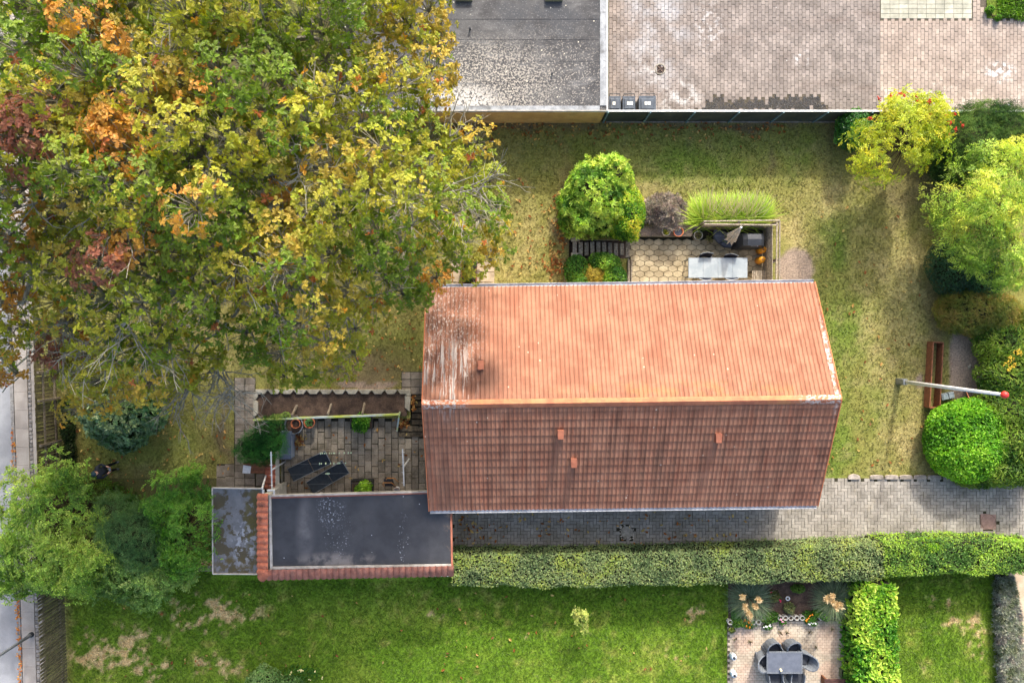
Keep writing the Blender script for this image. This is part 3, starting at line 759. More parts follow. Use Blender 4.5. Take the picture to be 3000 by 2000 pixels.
for side in (1, -1):
    for r in range(NRW):
        for q in range(NC):
            xx = -HL / 2 + tw * (q + .5); s = r * ex
            o3 = Vector((xx + random.gauss(0, .002), side * (HW - s * CT), ZE + s * ST - .05))
            X = Vector((-side, 0, 0)); Yv = Vector((0, -side * CT, ST)); Z = Vector((0, side * ST, CT))
            R = Matrix((X, Yv, Z)).transposed().to_4x4()
            mt.append(Matrix.Translation(o3) @ R @ Matrix.Rotation(random.gauss(0, .006), 4, 'X') @ Matrix.Rotation(random.gauss(0, .004), 4, 'Z')); order.append((-r, abs(xx)))
pieces('tile', roof, tme, mt, 'tiles', (tv, tf), M_tile, sorted(range(len(mt)), key=lambda i: order[i]))
cap = MB(); cp = [(-.16, -.075), (-.09, -.02), (0, .035), (.09, -.02), (.16, -.075)]
cap.add([(x, y, z - (0 if x > 0 else .012)) for x in (-.215, .205) for y, z in cp] + [(.205, y, z - .025) for y, z in cp], [(i, i + 5, i + 6, i + 1) for i in range(4)] + [(5 + i, 10 + i, 11 + i, 6 + i) for i in range(4)])
cme = cap.mesh('ridge_cap', M_ridge)
for i in range(37):
    o = obj('ridge_cap', cme, roof, mtx=Matrix.Translation((-HL / 2 + .2 + i * .41, 0, ZR + .03)) @ Matrix.Rotation(random.gauss(0, .006), 4, 'X')); o['rnd'] = random.random()
M_verge = mat('verge_tile', c(196, 122, 84), c(176, 104, 72), sc=5, rough=.85)
for e in (-1, 1):
    for side in (1, -1):
        part('verge_board', MB().beam((e * (HL / 2 + .02), side * (HW + .02), ZE - .07), (e * (HL / 2 + .02), side * .0, ZR - .04), .035, .13), M_verge, house, local=True)
M_zinc = mat('zinc_gutter', c(196, 199, 204), c(160, 165, 172), sc=4, rough=.5, metal=.2)
for side in (1, -1):
    mb = MB(); k = 9; yc, zc = side * (HW + .065), ZE - .045; prof = []
    for i in range(k + 1):
        t = PI * i / k; prof.append((yc + .075 * math.cos(t), zc - .075 * math.sin(t)))
    for i in range(k, -1, -1):
        t = PI * i / k; prof.append((yc + .066 * math.cos(t), zc - .066 * math.sin(t) + .002))
    n = len(prof)
    mb.add([(x, y, z) for x in (-HL / 2 + (.6 if side > 0 else 0.02), HL / 2 - .01) for y, z in prof], [(i, n + i, n + (i + 1) % n, (i + 1) % n) for i in range(n)])
    gt = part('gutter', mb, M_zinc, house, local=True)
    part('fascia', MB().box(-HL / 2 + .1, HL / 2 - .1, min(side * (HW - .02), side * (HW - .05)), max(side * (HW - .02), side * (HW - .05)), ZE - .22, ZE - .09), M_white, house, local=True)
    part('downpipe', MB().tube([(HL / 2 - .7, side * (HW + .065), ZE - .11), (HL / 2 - .7, side * (b + .1), ZE - .5), (HL / 2 - .7, side * (b + .1), 0.0)], .04, 8), M_zinc, house, local=True)
M_vent = mat('vent_hood_tile', c(156, 98, 76), c(134, 82, 64), sc=6, rough=.85)
for (x, y, sd2) in ((-5.47, 1.39, 1), (-2.56, -1.21, -1), (-2.03, -2.36, -1), (3.28, -1.43, -1)):
    z = ZR - abs(y) * math.tan(TH); mb = MB(); w3 = .115
    p = [(-w3, 0, z - .05), (w3, 0, z - .05), (w3, 0, z + .26), (-w3, 0, z + .26), (-w3 * .9, .34, z + .22), (w3 * .9, .34, z + .22), (w3 * .9, .34, z - .2), (-w3 * .9, .34, z - .2)]
    p = [(x + u, y + (v - .17) * sd2, q) for u, v, q in p]
    mb.add(p, [(0, 1, 2, 3), (3, 2, 5, 4), (4, 5, 6, 7), (0, 3, 4, 7), (1, 6, 5, 2)])
    vh = part('vent_hood', mb, M_vent, house, local=True)
    part('vent_opening', MB().box(x - .1, x + .1, y + sd2 * .17 - .004 + (.008 if sd2 > 0 else -.008), y + sd2 * .17 + .004 + (.008 if sd2 > 0 else -.008), z + .02, z + .17), M_black, vh)

# ---- coping tile used on three walls
M_cope = mat('red_coping_tile', c(208, 126, 96), c(182, 104, 78), sc=5, rough=.85, vary=.12, micro=(30, .12), layers=[dict(c=c(84, 66, 58), sc=3.2, lo=.5, hi=.68, amt=.7)])
M_cope2 = mat('brown_coping_tile', c(178, 118, 98), c(150, 96, 80), sc=5, rough=.85, vary=.12, micro=(30, .12), layers=[dict(c=c(110, 84, 74), sc=3.2, lo=.5, hi=.68, amt=.6)])
def cope_mesh(length, pitch, m, name='coping_tile'):
    mb = MB(); n = 8; vs = []
    for y, dz in ((0, .06), (-length, -.03)):
        for i in range(n + 1):
            t = i / n; vs.append(((t - .5) * pitch * 1.12, y - (.03 * math.sin(PI * t) if y < 0 else 0), dz + .075 * math.sin(PI * t) ** .8))
    for i in range(n + 1):
        x, y, z = vs[n + 1 + i]; vs.append((x, y + .002, z - .022))
    f = [(i, n + 1 + i, n + 2 + i, i + 1) for i in range(n)] + [(n + 1 + i, 2 * n + 2 + i, 2 * n + 3 + i, n + 2 + i) for i in range(n)]
    return mb.add(vs, f).mesh(name, m, True)

# ---- covered terrace with black felt roof
ZC = 2.2
canopy = thing('covered_terrace', 'covered terrace with black felt flat roof and tiled parapets beside the house', 'terrace roof', P(1060, 1560, 0))
rp = PP([(793, 1457), (1318, 1442), (1322, 1657), (797, 1665)], ZC)
M_felt = mat('black_roofing_felt', c(64, 65, 69), c(54, 55, 59), sc=1.2, rough=.62, spec=.35, micro=(60, .1), layers=[
    dict(c=c(120, 118, 120), sc=1.2, lo=.25, hi=.6, amt=.75, at=at(895, 1550, 1.5, (3.0, .85, 0), ZC), soft=.1),
    dict(c=c(78, 78, 81), sc=1., lo=.45, hi=.7, amt=.4), dict(c=c(130, 124, 120), sc=2., lo=.4, hi=.65, amt=.8, at=at(990, 1640, 1.8, (.8, 4.5, 0), ZC), soft=.3),
    dict(c=c(180, 186, 196), sc=13, lo=.58, hi=.63, amt=.8, at=at(968, 1495, .72, (1, .8, 0), ZC), soft=.25), dict(c=c(175, 180, 186), sc=14, lo=.62, hi=.66, amt=.8, at=at(985, 1560, 1.2, (1.6, .75, 0), ZC), soft=.3),
    dict(c=c(175, 180, 186), sc=13, lo=.62, hi=.66, amt=.8, at=at(1182, 1600, 1.3, (4, .8, 0), ZC), soft=.4), dict(c=c(210, 214, 220), kind='v', sc=3.2, lo=.04, hi=.07, keep=.2, amt=.9),
    dict(c=c(150, 128, 104), sc=3, lo=.45, hi=.65, amt=.6, at=at(1312, 1550, .9, (4, .6, 0), ZC), soft=.3)])
rf = part('roof_felt', MB().prism(rp, ZC - .14, ZC), M_felt, canopy)
for xx in (875, 969, 1066, 1180, 1252):
    q = PP([(xx - 1, 1462), (xx + 3, 1462), (xx + 3, 1650), (xx - 1, 1650)], ZC); part('felt_lap', MB().prism(q, ZC - .01, ZC + .007), M_felt, rf)
M_flash = mat('pale_flashing', c(196, 192, 186), c(165, 160, 152), sc=5, rough=.6, micro=(20, .1))
part('north_trim', MB().prism(PP([(791, 1450), (1318, 1436), (1318, 1442.2), (793, 1457.2)], ZC), ZC - .2, ZC + .03), M_flash, canopy)
part('north_trim_cap', MB().prism(PP([(791, 1455), (1318, 1440.6), (1318, 1444), (793, 1459.6)], ZC + .03), ZC + .0305, ZC + .045), mat('brown_trim', c(140, 92, 80), c(120, 78, 68)), canopy)
part('west_flashing', MB().prism(PP([(787, 1450), (793, 1450), (798, 1672), (791, 1672)], ZC + .08), ZC - .1, ZC + .08), M_flash, canopy)
part('south_flashing', MB().prism(PP([(797, 1660), (1322, 1652), (1322, 1657), (797, 1667)], ZC + .06), ZC - .1, ZC + .06), M_flash, canopy)
part('east_trim', MB().prism(PP([(1318, 1440), (1323, 1440), (1327, 1684), (1322, 1684)], ZC + .04), ZC - .2, ZC + .04), mat('red_trim', c(176, 112, 88), c(150, 92, 72)), canopy)
cme = cope_mesh(.44, .252, M_cope)
for i in range(13):
    X, Y, _ = P(785, 1457 + i * 18.3, 2.38)
    o = obj('coping_tile', cme, canopy, mtx=Matrix.Translation(canopy.location).inverted() @ Matrix.Translation((X, Y, 2.27)) @ Matrix.Rotation(-PI / 2, 4, 'Z')); o['rnd'] = random.random()
cme2 = cope_mesh(.42, .243, M_cope2)
for i in range(31):
    X, Y, _ = P(787 + i * 17.75, 1668 - i * .38, 2.34)
    o = obj('coping_tile', cme2, canopy, mtx=Matrix.Translation(canopy.location).inverted() @ Matrix.Translation((X, Y, 2.24))); o['rnd'] = random.random()
o = obj('corner_coping_tile', cope_mesh(.5, .32, M_cope), canopy, mtx=Matrix.Translation(canopy.location).inverted() @ Matrix.Translation((*P(786, 1672, 2.36)[:2], 2.27)) @ Matrix.Rotation(-PI / 4, 4, 'Z'))
XW = P(785, 0, 2.3)[0]
part('west_wall', MB().box(XW - .27, XW - .03, P(0, 1684, 2.3)[1], P(0, 1452, 2.3)[1], TZ, 2.26), M_wall, canopy)
part('south_wall', MB().box(XW - .02, P(1320, 0, 2.3)[0], P(0, 1690, 2.3)[1], P(0, 1672, 2.3)[1], TZ, 2.22), M_wall, canopy)
for xx in (900, 1080, 1250): X, Y, _ = P(xx, 1465, 2.); part('post', MB().box(X - .05, X + .05, Y - .30, Y - .2, TZ - .02, ZC - .141), M_white, canopy)
dp = MB()
for q in ([(771, 1434), (771, 1452)], [(784, 1436), (803, 1435), (803, 1451)]): dp.tube([P(x, y, 2.12) for x, y in q], .045, 8)
part('gutter_outlet', dp, M_white, canopy)
part('downpipe', MB().tube([P(768, 1430, 2.1), P(772, 1415, 1.5), P(779, 1392, .62), P(781, 1392, TZ)], .04, 8), M_white, canopy)

# ---- garden wall with tile coping
ZWT = .62
gw = thing('garden_wall', 'low white rendered wall with red tile coping along the terrace', 'wall', (-9.45, -5.9, TZ))
xw0, xw1 = -9.62, -9.27
part('wall', MB().box(xw0, xw1, P(0, 1436, ZWT)[1], P(0, 1318, ZWT)[1], TZ - .05, ZWT), mat('bright_white_render', c(226, 223, 214), c(208, 204, 194), sc=3, rough=.9, micro=(20, .08)), gw)
cme3 = cope_mesh(.45, .206, M_cope)
for i in range(8):
    X, Y, _ = P(805, 1325 + i * 14.5, ZWT + .1)
    o = obj('coping_tile', cme3, gw, mtx=Matrix.Translation(gw.location).inverted() @ Matrix.Translation((xw1 + .06, Y, ZWT + .03)) @ Matrix.Rotation(-PI / 2, 4, 'Z')); o['rnd'] = random.random()

# ---- shed with mossy felt roof
ZS = 2.05
shed = thing('shed', 'small shed with grey mossy flat felt roof left of the tiled parapet', 'shed', P(700, 1550))
M_moss = mat('mossy_roof_felt', c(112, 113, 116), c(96, 97, 100), sc=2, rough=.8, micro=(50, .12), layers=[
    dict(c=c(74, 66, 44), sc=1.5, lo=.49, hi=.54, amt=.9, at=at(705, 1560, 2.0, (1, .75, 0), ZS), soft=.6), dict(c=c(82, 76, 40), sc=4, lo=.44, hi=.5, amt=.85, at=at(745, 1520, 1.6, (3, .8, 0), ZS), soft=.5),
    dict(c=c(84, 74, 46), sc=4, lo=.46, hi=.54, amt=.85, at=at(700, 1655, 1.2, (.9, 2.5, 0), ZS), soft=.5), dict(c=c(160, 164, 172), sc=5, lo=.53, hi=.57, amt=.7, at=at(715, 1590, 1.0, (1.5, .8, 0), ZS)),
    dict(c=c(205, 208, 210), kind='v', sc=4, lo=.05, hi=.08, keep=.3, amt=.9, at=at(660, 1445, 1., (1, 1.5, 0), ZS))])
part('roof_felt', MB().prism(PP([(624, 1430), (767, 1432), (764, 1678), (626, 1677)], ZS), ZS - .1, ZS), M_moss, shed)
ed = MB()
for q in (((623, 1428), (768, 1430)), ((623, 1428), (625, 1679)), ((625, 1679), (764, 1680))): ed.beam(P(*q[0], ZS), P(*q[1], ZS), .035, .14)
part('roof_edge', ed, M_flash, shed)
part('wall', MB().box(P(640, 0, ZS)[0], P(752, 0, ZS)[0], P(0, 1665, ZS)[1], P(0, 1475, ZS)[1], 0, ZS - .101), M_wood_grey, shed)
part('door', MB().box(P(670, 0, ZS)[0], P(720, 0, ZS)[0], P(0, 1475, ZS)[1] + .003, P(0, 1475, ZS)[1] + .04, .05, 1.85), M_wood_brown, shed)
tf2 = thing('timber_screen', 'low weathered timber screen against the left side of the shed', 'fence', P(598, 1666))
for i in range(3):
    o = part('plank', MB().box(P(560, 0, 1)[0], P(624, 0, 1)[0], P(0, 1660 + i * 5.5, 1)[1] - .03, P(0, 1660 + i * 5.5, 1)[1] + .03, .05, .95 + .02 * i), M_wood_grey, tf2); o['rnd'] = random.random()

# ---- flat roofed garage beside the court
ZG = 1.8
gar = thing('garage', 'flat roofed ochre garage with lichen speckled felt roof beside the court', 'garage', P(1500, 100))
gx0, gx1, gy0, gy1 = P(1000, 0, ZG)[0], P(1781, 0, ZG)[0], P(0, 325, ZG)[1], P(0, -260, ZG)[1]
M_gfelt = mat('lichen_roof_felt', c(86, 86, 87), c(66, 66, 68), sc=1.4, rough=.9, micro=(40, .22), layers=[
    dict(c=c(122, 122, 122), sc=1.1, lo=.52, hi=.74, amt=.6, st=(.7, 1.6, 1)), dict(c=c(70, 72, 76), sc=1.0, lo=.45, hi=.6, amt=.8, at=at(1620, 20, 2.6, (.7, 1.3, 0), ZG), soft=.4),
    dict(c=c(170, 164, 154), sc=13, lo=.50, hi=.56, amt=.85, at=at(1400, 250, 3.1, (.75, 1.3, 0), ZG), soft=.35), dict(c=c(160, 154, 146), sc=15, lo=.56, hi=.61, amt=.85, at=at(1600, 250, 3.2, (.8, 1.1, 0), ZG), soft=.3),
    dict(c=c(190, 188, 184), sc=9, lo=.44, hi=.52, amt=.9, at=at(1330, 295, 1.5, (.6, 1.6, 0), ZG), soft=.3),
    dict(c=c(214, 208, 190), kind='v', sc=3.4, lo=.07, hi=.11, keep=.33, amt=.85), dict(c=c(140, 140, 140), sc=14, lo=.58, hi=.64, amt=.4)])
part('roof_felt', MB().box(gx0, gx1 - .06, gy0 + .06, gy1, ZG - .1, ZG - .02), M_gfelt, gar)
lap = MB()
for yy in (55, 115, 178, 242): lap.box(gx0, P(1756, 0, ZG)[0], P(0, yy + 1.3, ZG)[1], P(0, yy - 1.3, ZG)[1], ZG - .03, ZG - .012)
part('felt_lap', lap, M_gfelt, gar)
M_gtrim = mat('grey_roof_edge', c(160, 164, 168), c(132, 136, 140), sc=3, rough=.8, micro=(25, .15), layers=[dict(c=c(84, 84, 84), sc=2.4, lo=.52, hi=.66, amt=.6)])
part('east_edge', MB().box(P(1758, 0, ZG)[0], P(1779, 0, ZG)[0], gy0 + .21, gy1, ZG - .09, ZG + .01), M_gtrim, gar)
part('south_edge', MB().box(gx0, P(1757, 0, ZG)[0], gy0 + .02, gy0 + .2, ZG - .09, ZG + .012), M_gtrim, gar)
part('east_trim', MB().box(gx1 - .055, gx1, gy0, gy1, ZG - .22, ZG + .035), M_white, gar)
part('south_trim', MB().box(gx0, gx1 - .06, gy0 - .01, gy0 + .018, ZG - .16, ZG + .035), M_flash, gar)
part('wall', MB().box(gx0 + .05, gx1 - .07, gy0 + .03, gy1 - .05, 0, ZG - .101), mat('ochre_render', c(196, 158, 96), c(176, 138, 80), sc=2, rough=.9, micro=(30, .1), layers=[dict(c=c(120, 104, 74), sc=1.4, lo=.55, hi=.75, amt=.5)]), gar)
for xa, xb in ((1335, 1384), (1597, 1648)):
    sk = part('roof_light', MB().box(P(xa, 0, ZG)[0], P(xb, 0, ZG)[0], P(0, 4, ZG)[1], P(0, -60, ZG)[1], ZG - .02, ZG + .16, .02), mat('roof_light_frame', c(150, 146, 110), c(120, 118, 96)), gar)
    part('pane', MB().box(P(xa + 5, 0, ZG)[0], P(xb - 5, 0, ZG)[0], P(0, -2, ZG)[1], P(0, -54, ZG)[1], ZG + .15, ZG + .175), mat('roof_light_glass', c(70, 76, 80), rough=.3), sk)
for xx, yy in ((1377, 86), (1617, 218)):
    part('roof_outlet', MB().lathe([(.035, 0), (.035, .14), (.05, .14), (.05, .17), (0, .18)], (*P(xx, yy, ZG)[:2], ZG - .03), 8), M_dark, gar)

# ---- metal panel fence of the court
ZF, FY = 1.44, P(0, 355)[1]
cf = thing('panel_fence', 'dark green metal panel fence with white top rail along the court', 'fence', (9, FY, 0))
M_panel = mat('dark_green_panel', c(66, 70, 62), c(54, 58, 52), sc=2, rough=.7, micro=(90, .25), layers=[dict(c=c(90, 96, 84), sc=1.2, lo=.55, hi=.75, amt=.4)])
M_fpost = mat('blue_grey_post', c(120, 146, 152), c(96, 120, 128), sc=6, rough=.5, metal=.2)
fx = [4.34] + [6.21 + 1.802 * i for i in range(10)]
for i in range(10):
    part('panel', MB().box(fx[i] + .006, fx[i + 1] - .006, FY - .02, FY + .02, .02, ZF - .03), M_panel, cf)
for i, x in enumerate(fx[1:] + [4.50]):
    part('post', MB().box(x - .028, x + .028, FY - .085, FY - .023, -.1, ZF + .005), M_fpost, cf)
part('top_rail', MB().box(fx[0], fx[-1], FY - .035, FY + .035, ZF - .029, ZF), M_white, cf)
part('plinth', MB().box(4.45, fx[-1], FY - .07, FY + .07, -.1, .018), M_kerb, cf)
fl = thing('floodlight', 'small black tube floodlight on the fence rail at the right edge', 'lamp', P(2940, 322, ZF))
part('housing', MB().tube([P(2925, 314, ZF + .12), P(2948, 312, ZF + .12)], .10, 12), M_black, fl)
part('lens', MB().tube([P(2948.5, 312, ZF + .12), P(2957, 311, ZF + .12)], [.10, .085], 12), M_steel, fl)
part('bracket', MB().beam(P(2938, 325, ZF - .03), P(2938, 315, ZF + .1), .04, .04), M_black, fl)

# ---- picket fence along the street
wf = thing('picket_fence', 'old brown vertical board fence along the pavement', 'fence', P(180, 1500))
M_picket = mat('mossy_board', c(112, 104, 78), c(80, 74, 56), sc=6, rough=.95, vary=.28, micro=(40, .25, (1, 1, .15)), layers=[dict(c=c(110, 112, 62), sc=2.5, lo=.52, hi=.7, amt=.5)])
def fbase(y): return P(163 + (y - 1050) * .038, y)
A, B = Vector(fbase(1040)), Vector(fbase(2080)); dv = (B - A).normalized(); nv = Vector((dv.y, -dv.x, 0))
if nv.x < 0: nv = -nv
L0 = (B - A).length; npk = int(L0 / .137)
pmA = MB().box(-.058, .058, -.011, .011, .04, 1.46, .004).mesh('board', M_picket); pmB = MB().box(-.046, .046, -.011, .011, .04, 1.76, .004).mesh('board', M_picket)
rz = math.atan2(dv.y, dv.x)
for i in range(npk):
    p = A + dv * (.137 * (i + .5)); py = NY - p.y * F / H
    o = obj('board', pmA if py < 1450 else pmB, wf, mtx=Matrix.Translation(wf.location).inverted() @ TR(p.x, p.y, random.gauss(0, .012), rz + random.gauss(0, .03)) @ Matrix.Rotation(random.gauss(0, .012), 4, 'Y')); o['rnd'] = random.random()
for z in (.22, .95):
    a3, b3 = A + nv * .035, A + dv * (L0 * .42) + nv * .035
    part('rail', MB().beam((a3.x, a3.y, z), (b3.x, b3.y, z), .045, .09), M_wood_grey, wf)
for z in (.3, 1.4):
    a3, b3 = A + dv * (L0 * .42) - nv * .035, B - nv * .035
    part('rail', MB().beam((a3.x, a3.y, z), (b3.x, b3.y, z), .045, .09), M_wood_grey, wf)
for yy in (1085, 1165, 1290, 1410):
    p = Vector(fbase(yy)) + nv * .105; part('post', MB().box(p.x - .045, p.x + .045, p.y - .045, p.y + .045, 0, 1.4), M_wood_grey, wf)
# street lamp
lp = thing('street_lamp', 'grey street lamp post standing on the pavement in the bottom left corner', 'street lamp', P(96, 1855))
X, Y, _ = P(96, 1855)
part('pole', MB().tube([(X, Y, .05), (X, Y, .9), (X, Y, 4.6)], [.085, .06, .05], 12), M_steel, lp)
part('base_collar', MB().lathe([(.11, 0), (.11, .1), (.09, .14)], (X, Y, .06), 12), M_dark, lp)
part('lamp_head', MB().lathe([(.06, 0), (.22, .1), (.24, .3), (.1, .42), (0, .44)], (X, Y, 4.55), 14), M_dark, lp)

# ================================================================ VEGETATION
def leafT(w=.5, fold=.12, six=False):
    if six: return ([(0, 0, 0), (.35, w / 2, fold), (.75, w * .4, fold), (1, 0, -.06), (.75, -w * .4, fold), (.35, -w / 2, fold)], [(0, 3, 2, 1), (0, 5, 4, 3)])
    return ([(0, 0, 0), (.5, w / 2, fold), (1, 0, -.04), (.5, -w / 2, fold)], [(0, 2, 1), (0, 3, 2)])

def multi(T, mats, fac=None):
    """several copies of a template in one, fac: brightness of each copy"""
    vs, fs, fc = [], [], []
    for i, (M, f) in enumerate(zip(mats, fac or [1.] * len(mats))):
        o = len(vs); vs += [tuple(M @ Vector(p)) for p in T[0]]; fs += [tuple(j + o for j in q) for q in T[1]]; fc += [f] * len(T[0])
    return (vs, fs, fc)

def rosette(T, n, lift, seed, jit=.25, smin=.75):
    r = random.Random(seed); ms = []
    for i in range(n):
        a = 2 * PI * i / n + r.gauss(0, jit); l = lift + r.gauss(0, .22); s = r.uniform(smin, 1.1)
        ms.append(Matrix.Rotation(a, 4, 'Z') @ Matrix.Rotation(-l, 4, 'Y') @ Matrix.Rotation(r.gauss(0, .3), 4, 'X') @ Matrix.Scale(s, 4))
    return multi(T, ms, [r.uniform(.75, 1.25) for _ in ms])

def spray(T, n, ll, seed, droop=.3, ang=.9):
    """a twig along +X of length 1 with leaflets on both sides"""
    r = random.Random(seed); ms = []
    for i in range(n):
        t = .12 + .85 * i / (n - 1); s = 1 if i % 2 else -1; a = s * (ang + r.gauss(0, .2)) if i < n - 1 else 0
        ms.append(Matrix.Translation((t, 0, -droop * t * t)) @ Matrix.Rotation(a, 4, 'Z') @ Matrix.Rotation(r.gauss(.1, .3), 4, 'Y') @ Matrix.Rotation(r.gauss(0, .45), 4, 'X') @ Matrix.Scale(ll * r.uniform(.75, 1.2), 4))
    return multi(T, ms, [r.uniform(.75, 1.25) for _ in ms])

def unit(n):
    v = rng.normal(size=(n, 3)); return v / np.linalg.norm(v, axis=1, keepdims=True)

def foliage(name, pts, nrm, size, T, cols, lift=.35, up=.4, m=None, jit=.35, sv=.3, grav=0.):
    k = len(pts); t = unit(k); t -= (t * nrm).sum(1, keepdims=True) * nrm
    t /= np.maximum(np.linalg.norm(t, axis=1, keepdims=True), 1e-5)
    d = t + lift * nrm + rng.normal(0, jit * .5, (k, 3)); d[:, 2] -= grav
    u = nrm * (1 - up) + np.array([0, 0, 1.]) * up + rng.normal(0, jit, (k, 3))
    sc = size * rng.uniform(1 - sv, 1 + sv, k)
    if isinstance(T, list):
        # several templates: split and merge
        idx = rng.integers(0, len(T), k); out = []
        for i, t1 in enumerate(T):
            q = idx == i
            if q.any(): out.append((t1, pts[q], frames(d[q], u[q]), sc[q], cols[q]))
        return merge(name, out, m or M_leaf)
    return inst(name, T, pts, frames(d, u), sc, m or M_leaf, cols)

def merge(name, lst, m):
    Vs, Cs, li, lt, base = [], [], [], [], 0
    for T, loc, R, sc, col in lst:
        tv = np.asarray(T[0], float); k, n = len(loc), len(tv)
        V = np.einsum('kij,knj->kni', R, tv[None] * np.asarray(sc)[:, None, None]) + loc[:, None, :]
        cc = np.repeat(col[:, None, :], n, 1) * (np.asarray(T[2])[None, :, None] if len(T) > 2 else 1)
        flat = np.concatenate([np.asarray(f, np.int32) for f in T[1]]); tot = np.array([len(f) for f in T[1]], np.int32)
        Vs.append(V.reshape(-1, 3)); Cs.append(cc.reshape(-1, 3))
        li.append((flat[None] + (np.arange(k) * n)[:, None]).ravel() + base); lt.append(np.tile(tot, k)); base += k * n
    V, Cc, li, lt = np.concatenate(Vs), np.concatenate(Cs), np.concatenate(li).astype(np.int32), np.concatenate(lt)
    me = bpy.data.meshes.new(name); me.vertices.add(len(V)); me.vertices.foreach_set('co', V.astype(np.float32).ravel())
    me.loops.add(len(li)); me.loops.foreach_set('vertex_index', li); me.polygons.add(len(lt))
    me.polygons.foreach_set('loop_start', np.concatenate([[0], np.cumsum(lt)[:-1]]).astype(np.int32)); me.polygons.foreach_set('use_smooth', np.zeros(len(lt), bool))
    a = me.attributes.new('col', 'FLOAT_COLOR', 'POINT'); a.data.foreach_set('color', np.concatenate([np.clip(Cc, 0, .95), np.ones((len(V), 1))], 1).astype(np.float32).ravel())
    me.update(calc_edges=True); me.materials.append(m); return me

def ell(px, py, rx, ry, zc, rz):
    x, y, _ = P(px, py, zc + rz * .35); s = (H - zc - rz * .35) / F
    return np.array([x, y, zc, rx * s, ry * s, rz])

def shell(ells, n, thick=.3, lump=.10, zmin=.05, low=-.5, lf=3.):
    out_p, out_n = [], []
    ar = np.array([(e[3] * e[4] + e[3] * e[5] + e[4] * e[5]) for e in ells]); ar = ar / ar.sum()
    for j, e in enumerate(ells):
        k = int(n * ar[j] * 1.5); d = unit(k); d = d[d[:, 2] > low]
        if not len(d): continue
        ph = rng.uniform(0, 6.28, 6); A = unit(6) * lf * rng.uniform(.7, 2.0, (6, 1))
        nz = sum(np.sin(d @ A[i] * 1.6 + ph[i]) for i in range(6)) / 3
        r = 1 + lump * nz - thick * rng.random(len(d)) ** 1.6
        p = e[:3] + d * r[:, None] * e[3:]
        nn = d / e[3:]; nn /= np.linalg.norm(nn, axis=1, keepdims=True)
        ok = p[:, 2] > zmin
        for i2, f in enumerate(ells):
            if i2 != j: ok &= (((p - f[:3]) / f[3:]) ** 2).sum(1) > .62
        out_p.append(p[ok]); out_n.append(nn[ok])
    return np.concatenate(out_p), np.concatenate(out_n)

def tint(p, pal, sc=1.6, jit=.18, seed=3, top=None):
    """leaf colours: patches of the palette plus leaf to leaf variation"""
    pal = np.array(pal); f = fbm(p[:, 0] + p[:, 2] * .7, p[:, 1] - p[:, 2] * .4, sc, 3, seed) + rng.normal(0, .10, len(p))
    f = np.clip((f - .25) / .5, 0, .999) * (len(pal) - 1); i = f.astype(int); i = np.minimum(i, len(pal) - 2); t = (f - i)[:, None]
    a = pal[i] * (1 - t) + pal[i + 1] * t
    return 1.15 * a * rng.uniform(1 - jit, 1 + jit, (len(p), 1)) * rng.uniform(.92, 1.08, (len(p), 3))

def stems(base, ells, n, r, m, name, parent):
    mb = MB()
    for i in range(n):
        e = ells[i % len(ells)]; d = unit(1)[0]; d[2] = abs(d[2]); tip = Vector(e[:3] + d * e[3:] * .8); b = Vector(base) + Vector((random.gauss(0, r), random.gauss(0, r), 0))
        mid = b.lerp(tip, .5) + Vector((random.gauss(0, .06), random.gauss(0, .06), .12)); mb.tube([b, mid, tip], [r, r * .65, r * .25], 5)
    return part(name, mb, m, parent)

def core(ells, k, name, parent, m=None):
    mb = MB()
    for e in ells: mb.ball(e[:3], 1., 12, tuple(e[3:] * k))
    mb.v = [(x, y, max(z, .02)) for x, y, z in mb.v]
    return part(name, mb, m or M_core, parent)

def bush(name, label, cat, ells, T, size, n, pal, lift=.35, up=.4, m=None, group=None, ck=.72, thick=.3, lump=.1, sc=1.6, seed=3, jit=.35, low=-.5, nst=6, grav=0., lf=3., cj=.18):
    e0 = ells[0]; base = (float(np.mean([e[0] for e in ells])), float(np.mean([e[1] for e in ells])), 0)
    t = thing(name, label, cat, base, group)
    p, nn = shell(ells, n, thick, lump, low=low, lf=lf)
    part('foliage', foliage('foliage', p, nn, size, T, tint(p, pal, sc, cj, seed), lift, up, m, jit, grav=grav), None, t)['kind'] = 'stuff'
    if ck: core(ells, ck, 'inner_twigs', t)
    if nst: stems(base, ells, nst, .03, M_twig, 'stem', t)
    return t

L4, L4n, L4w = leafT(.5), leafT(.22, .04), leafT(.75, .1)
L6, L6n = leafT(.5, .1, True), leafT(.3, .06, True)
ROS = [rosette(L6n, 9, .25, i) for i in range(4)]
ROSW = [rosette(L6, 6, .3, 20 + i) for i in range(4)]
SPR = [spray(leafT(.55, .08), 11, .26, 40 + i) for i in range(4)]
SPRN = [spray(leafT(.25, .03), 13, .30, 50 + i) for i in range(4)]
SPRY = [spray(leafT(.16, .02), 17, .20, 60 + i, .1, .7) for i in range(3)]

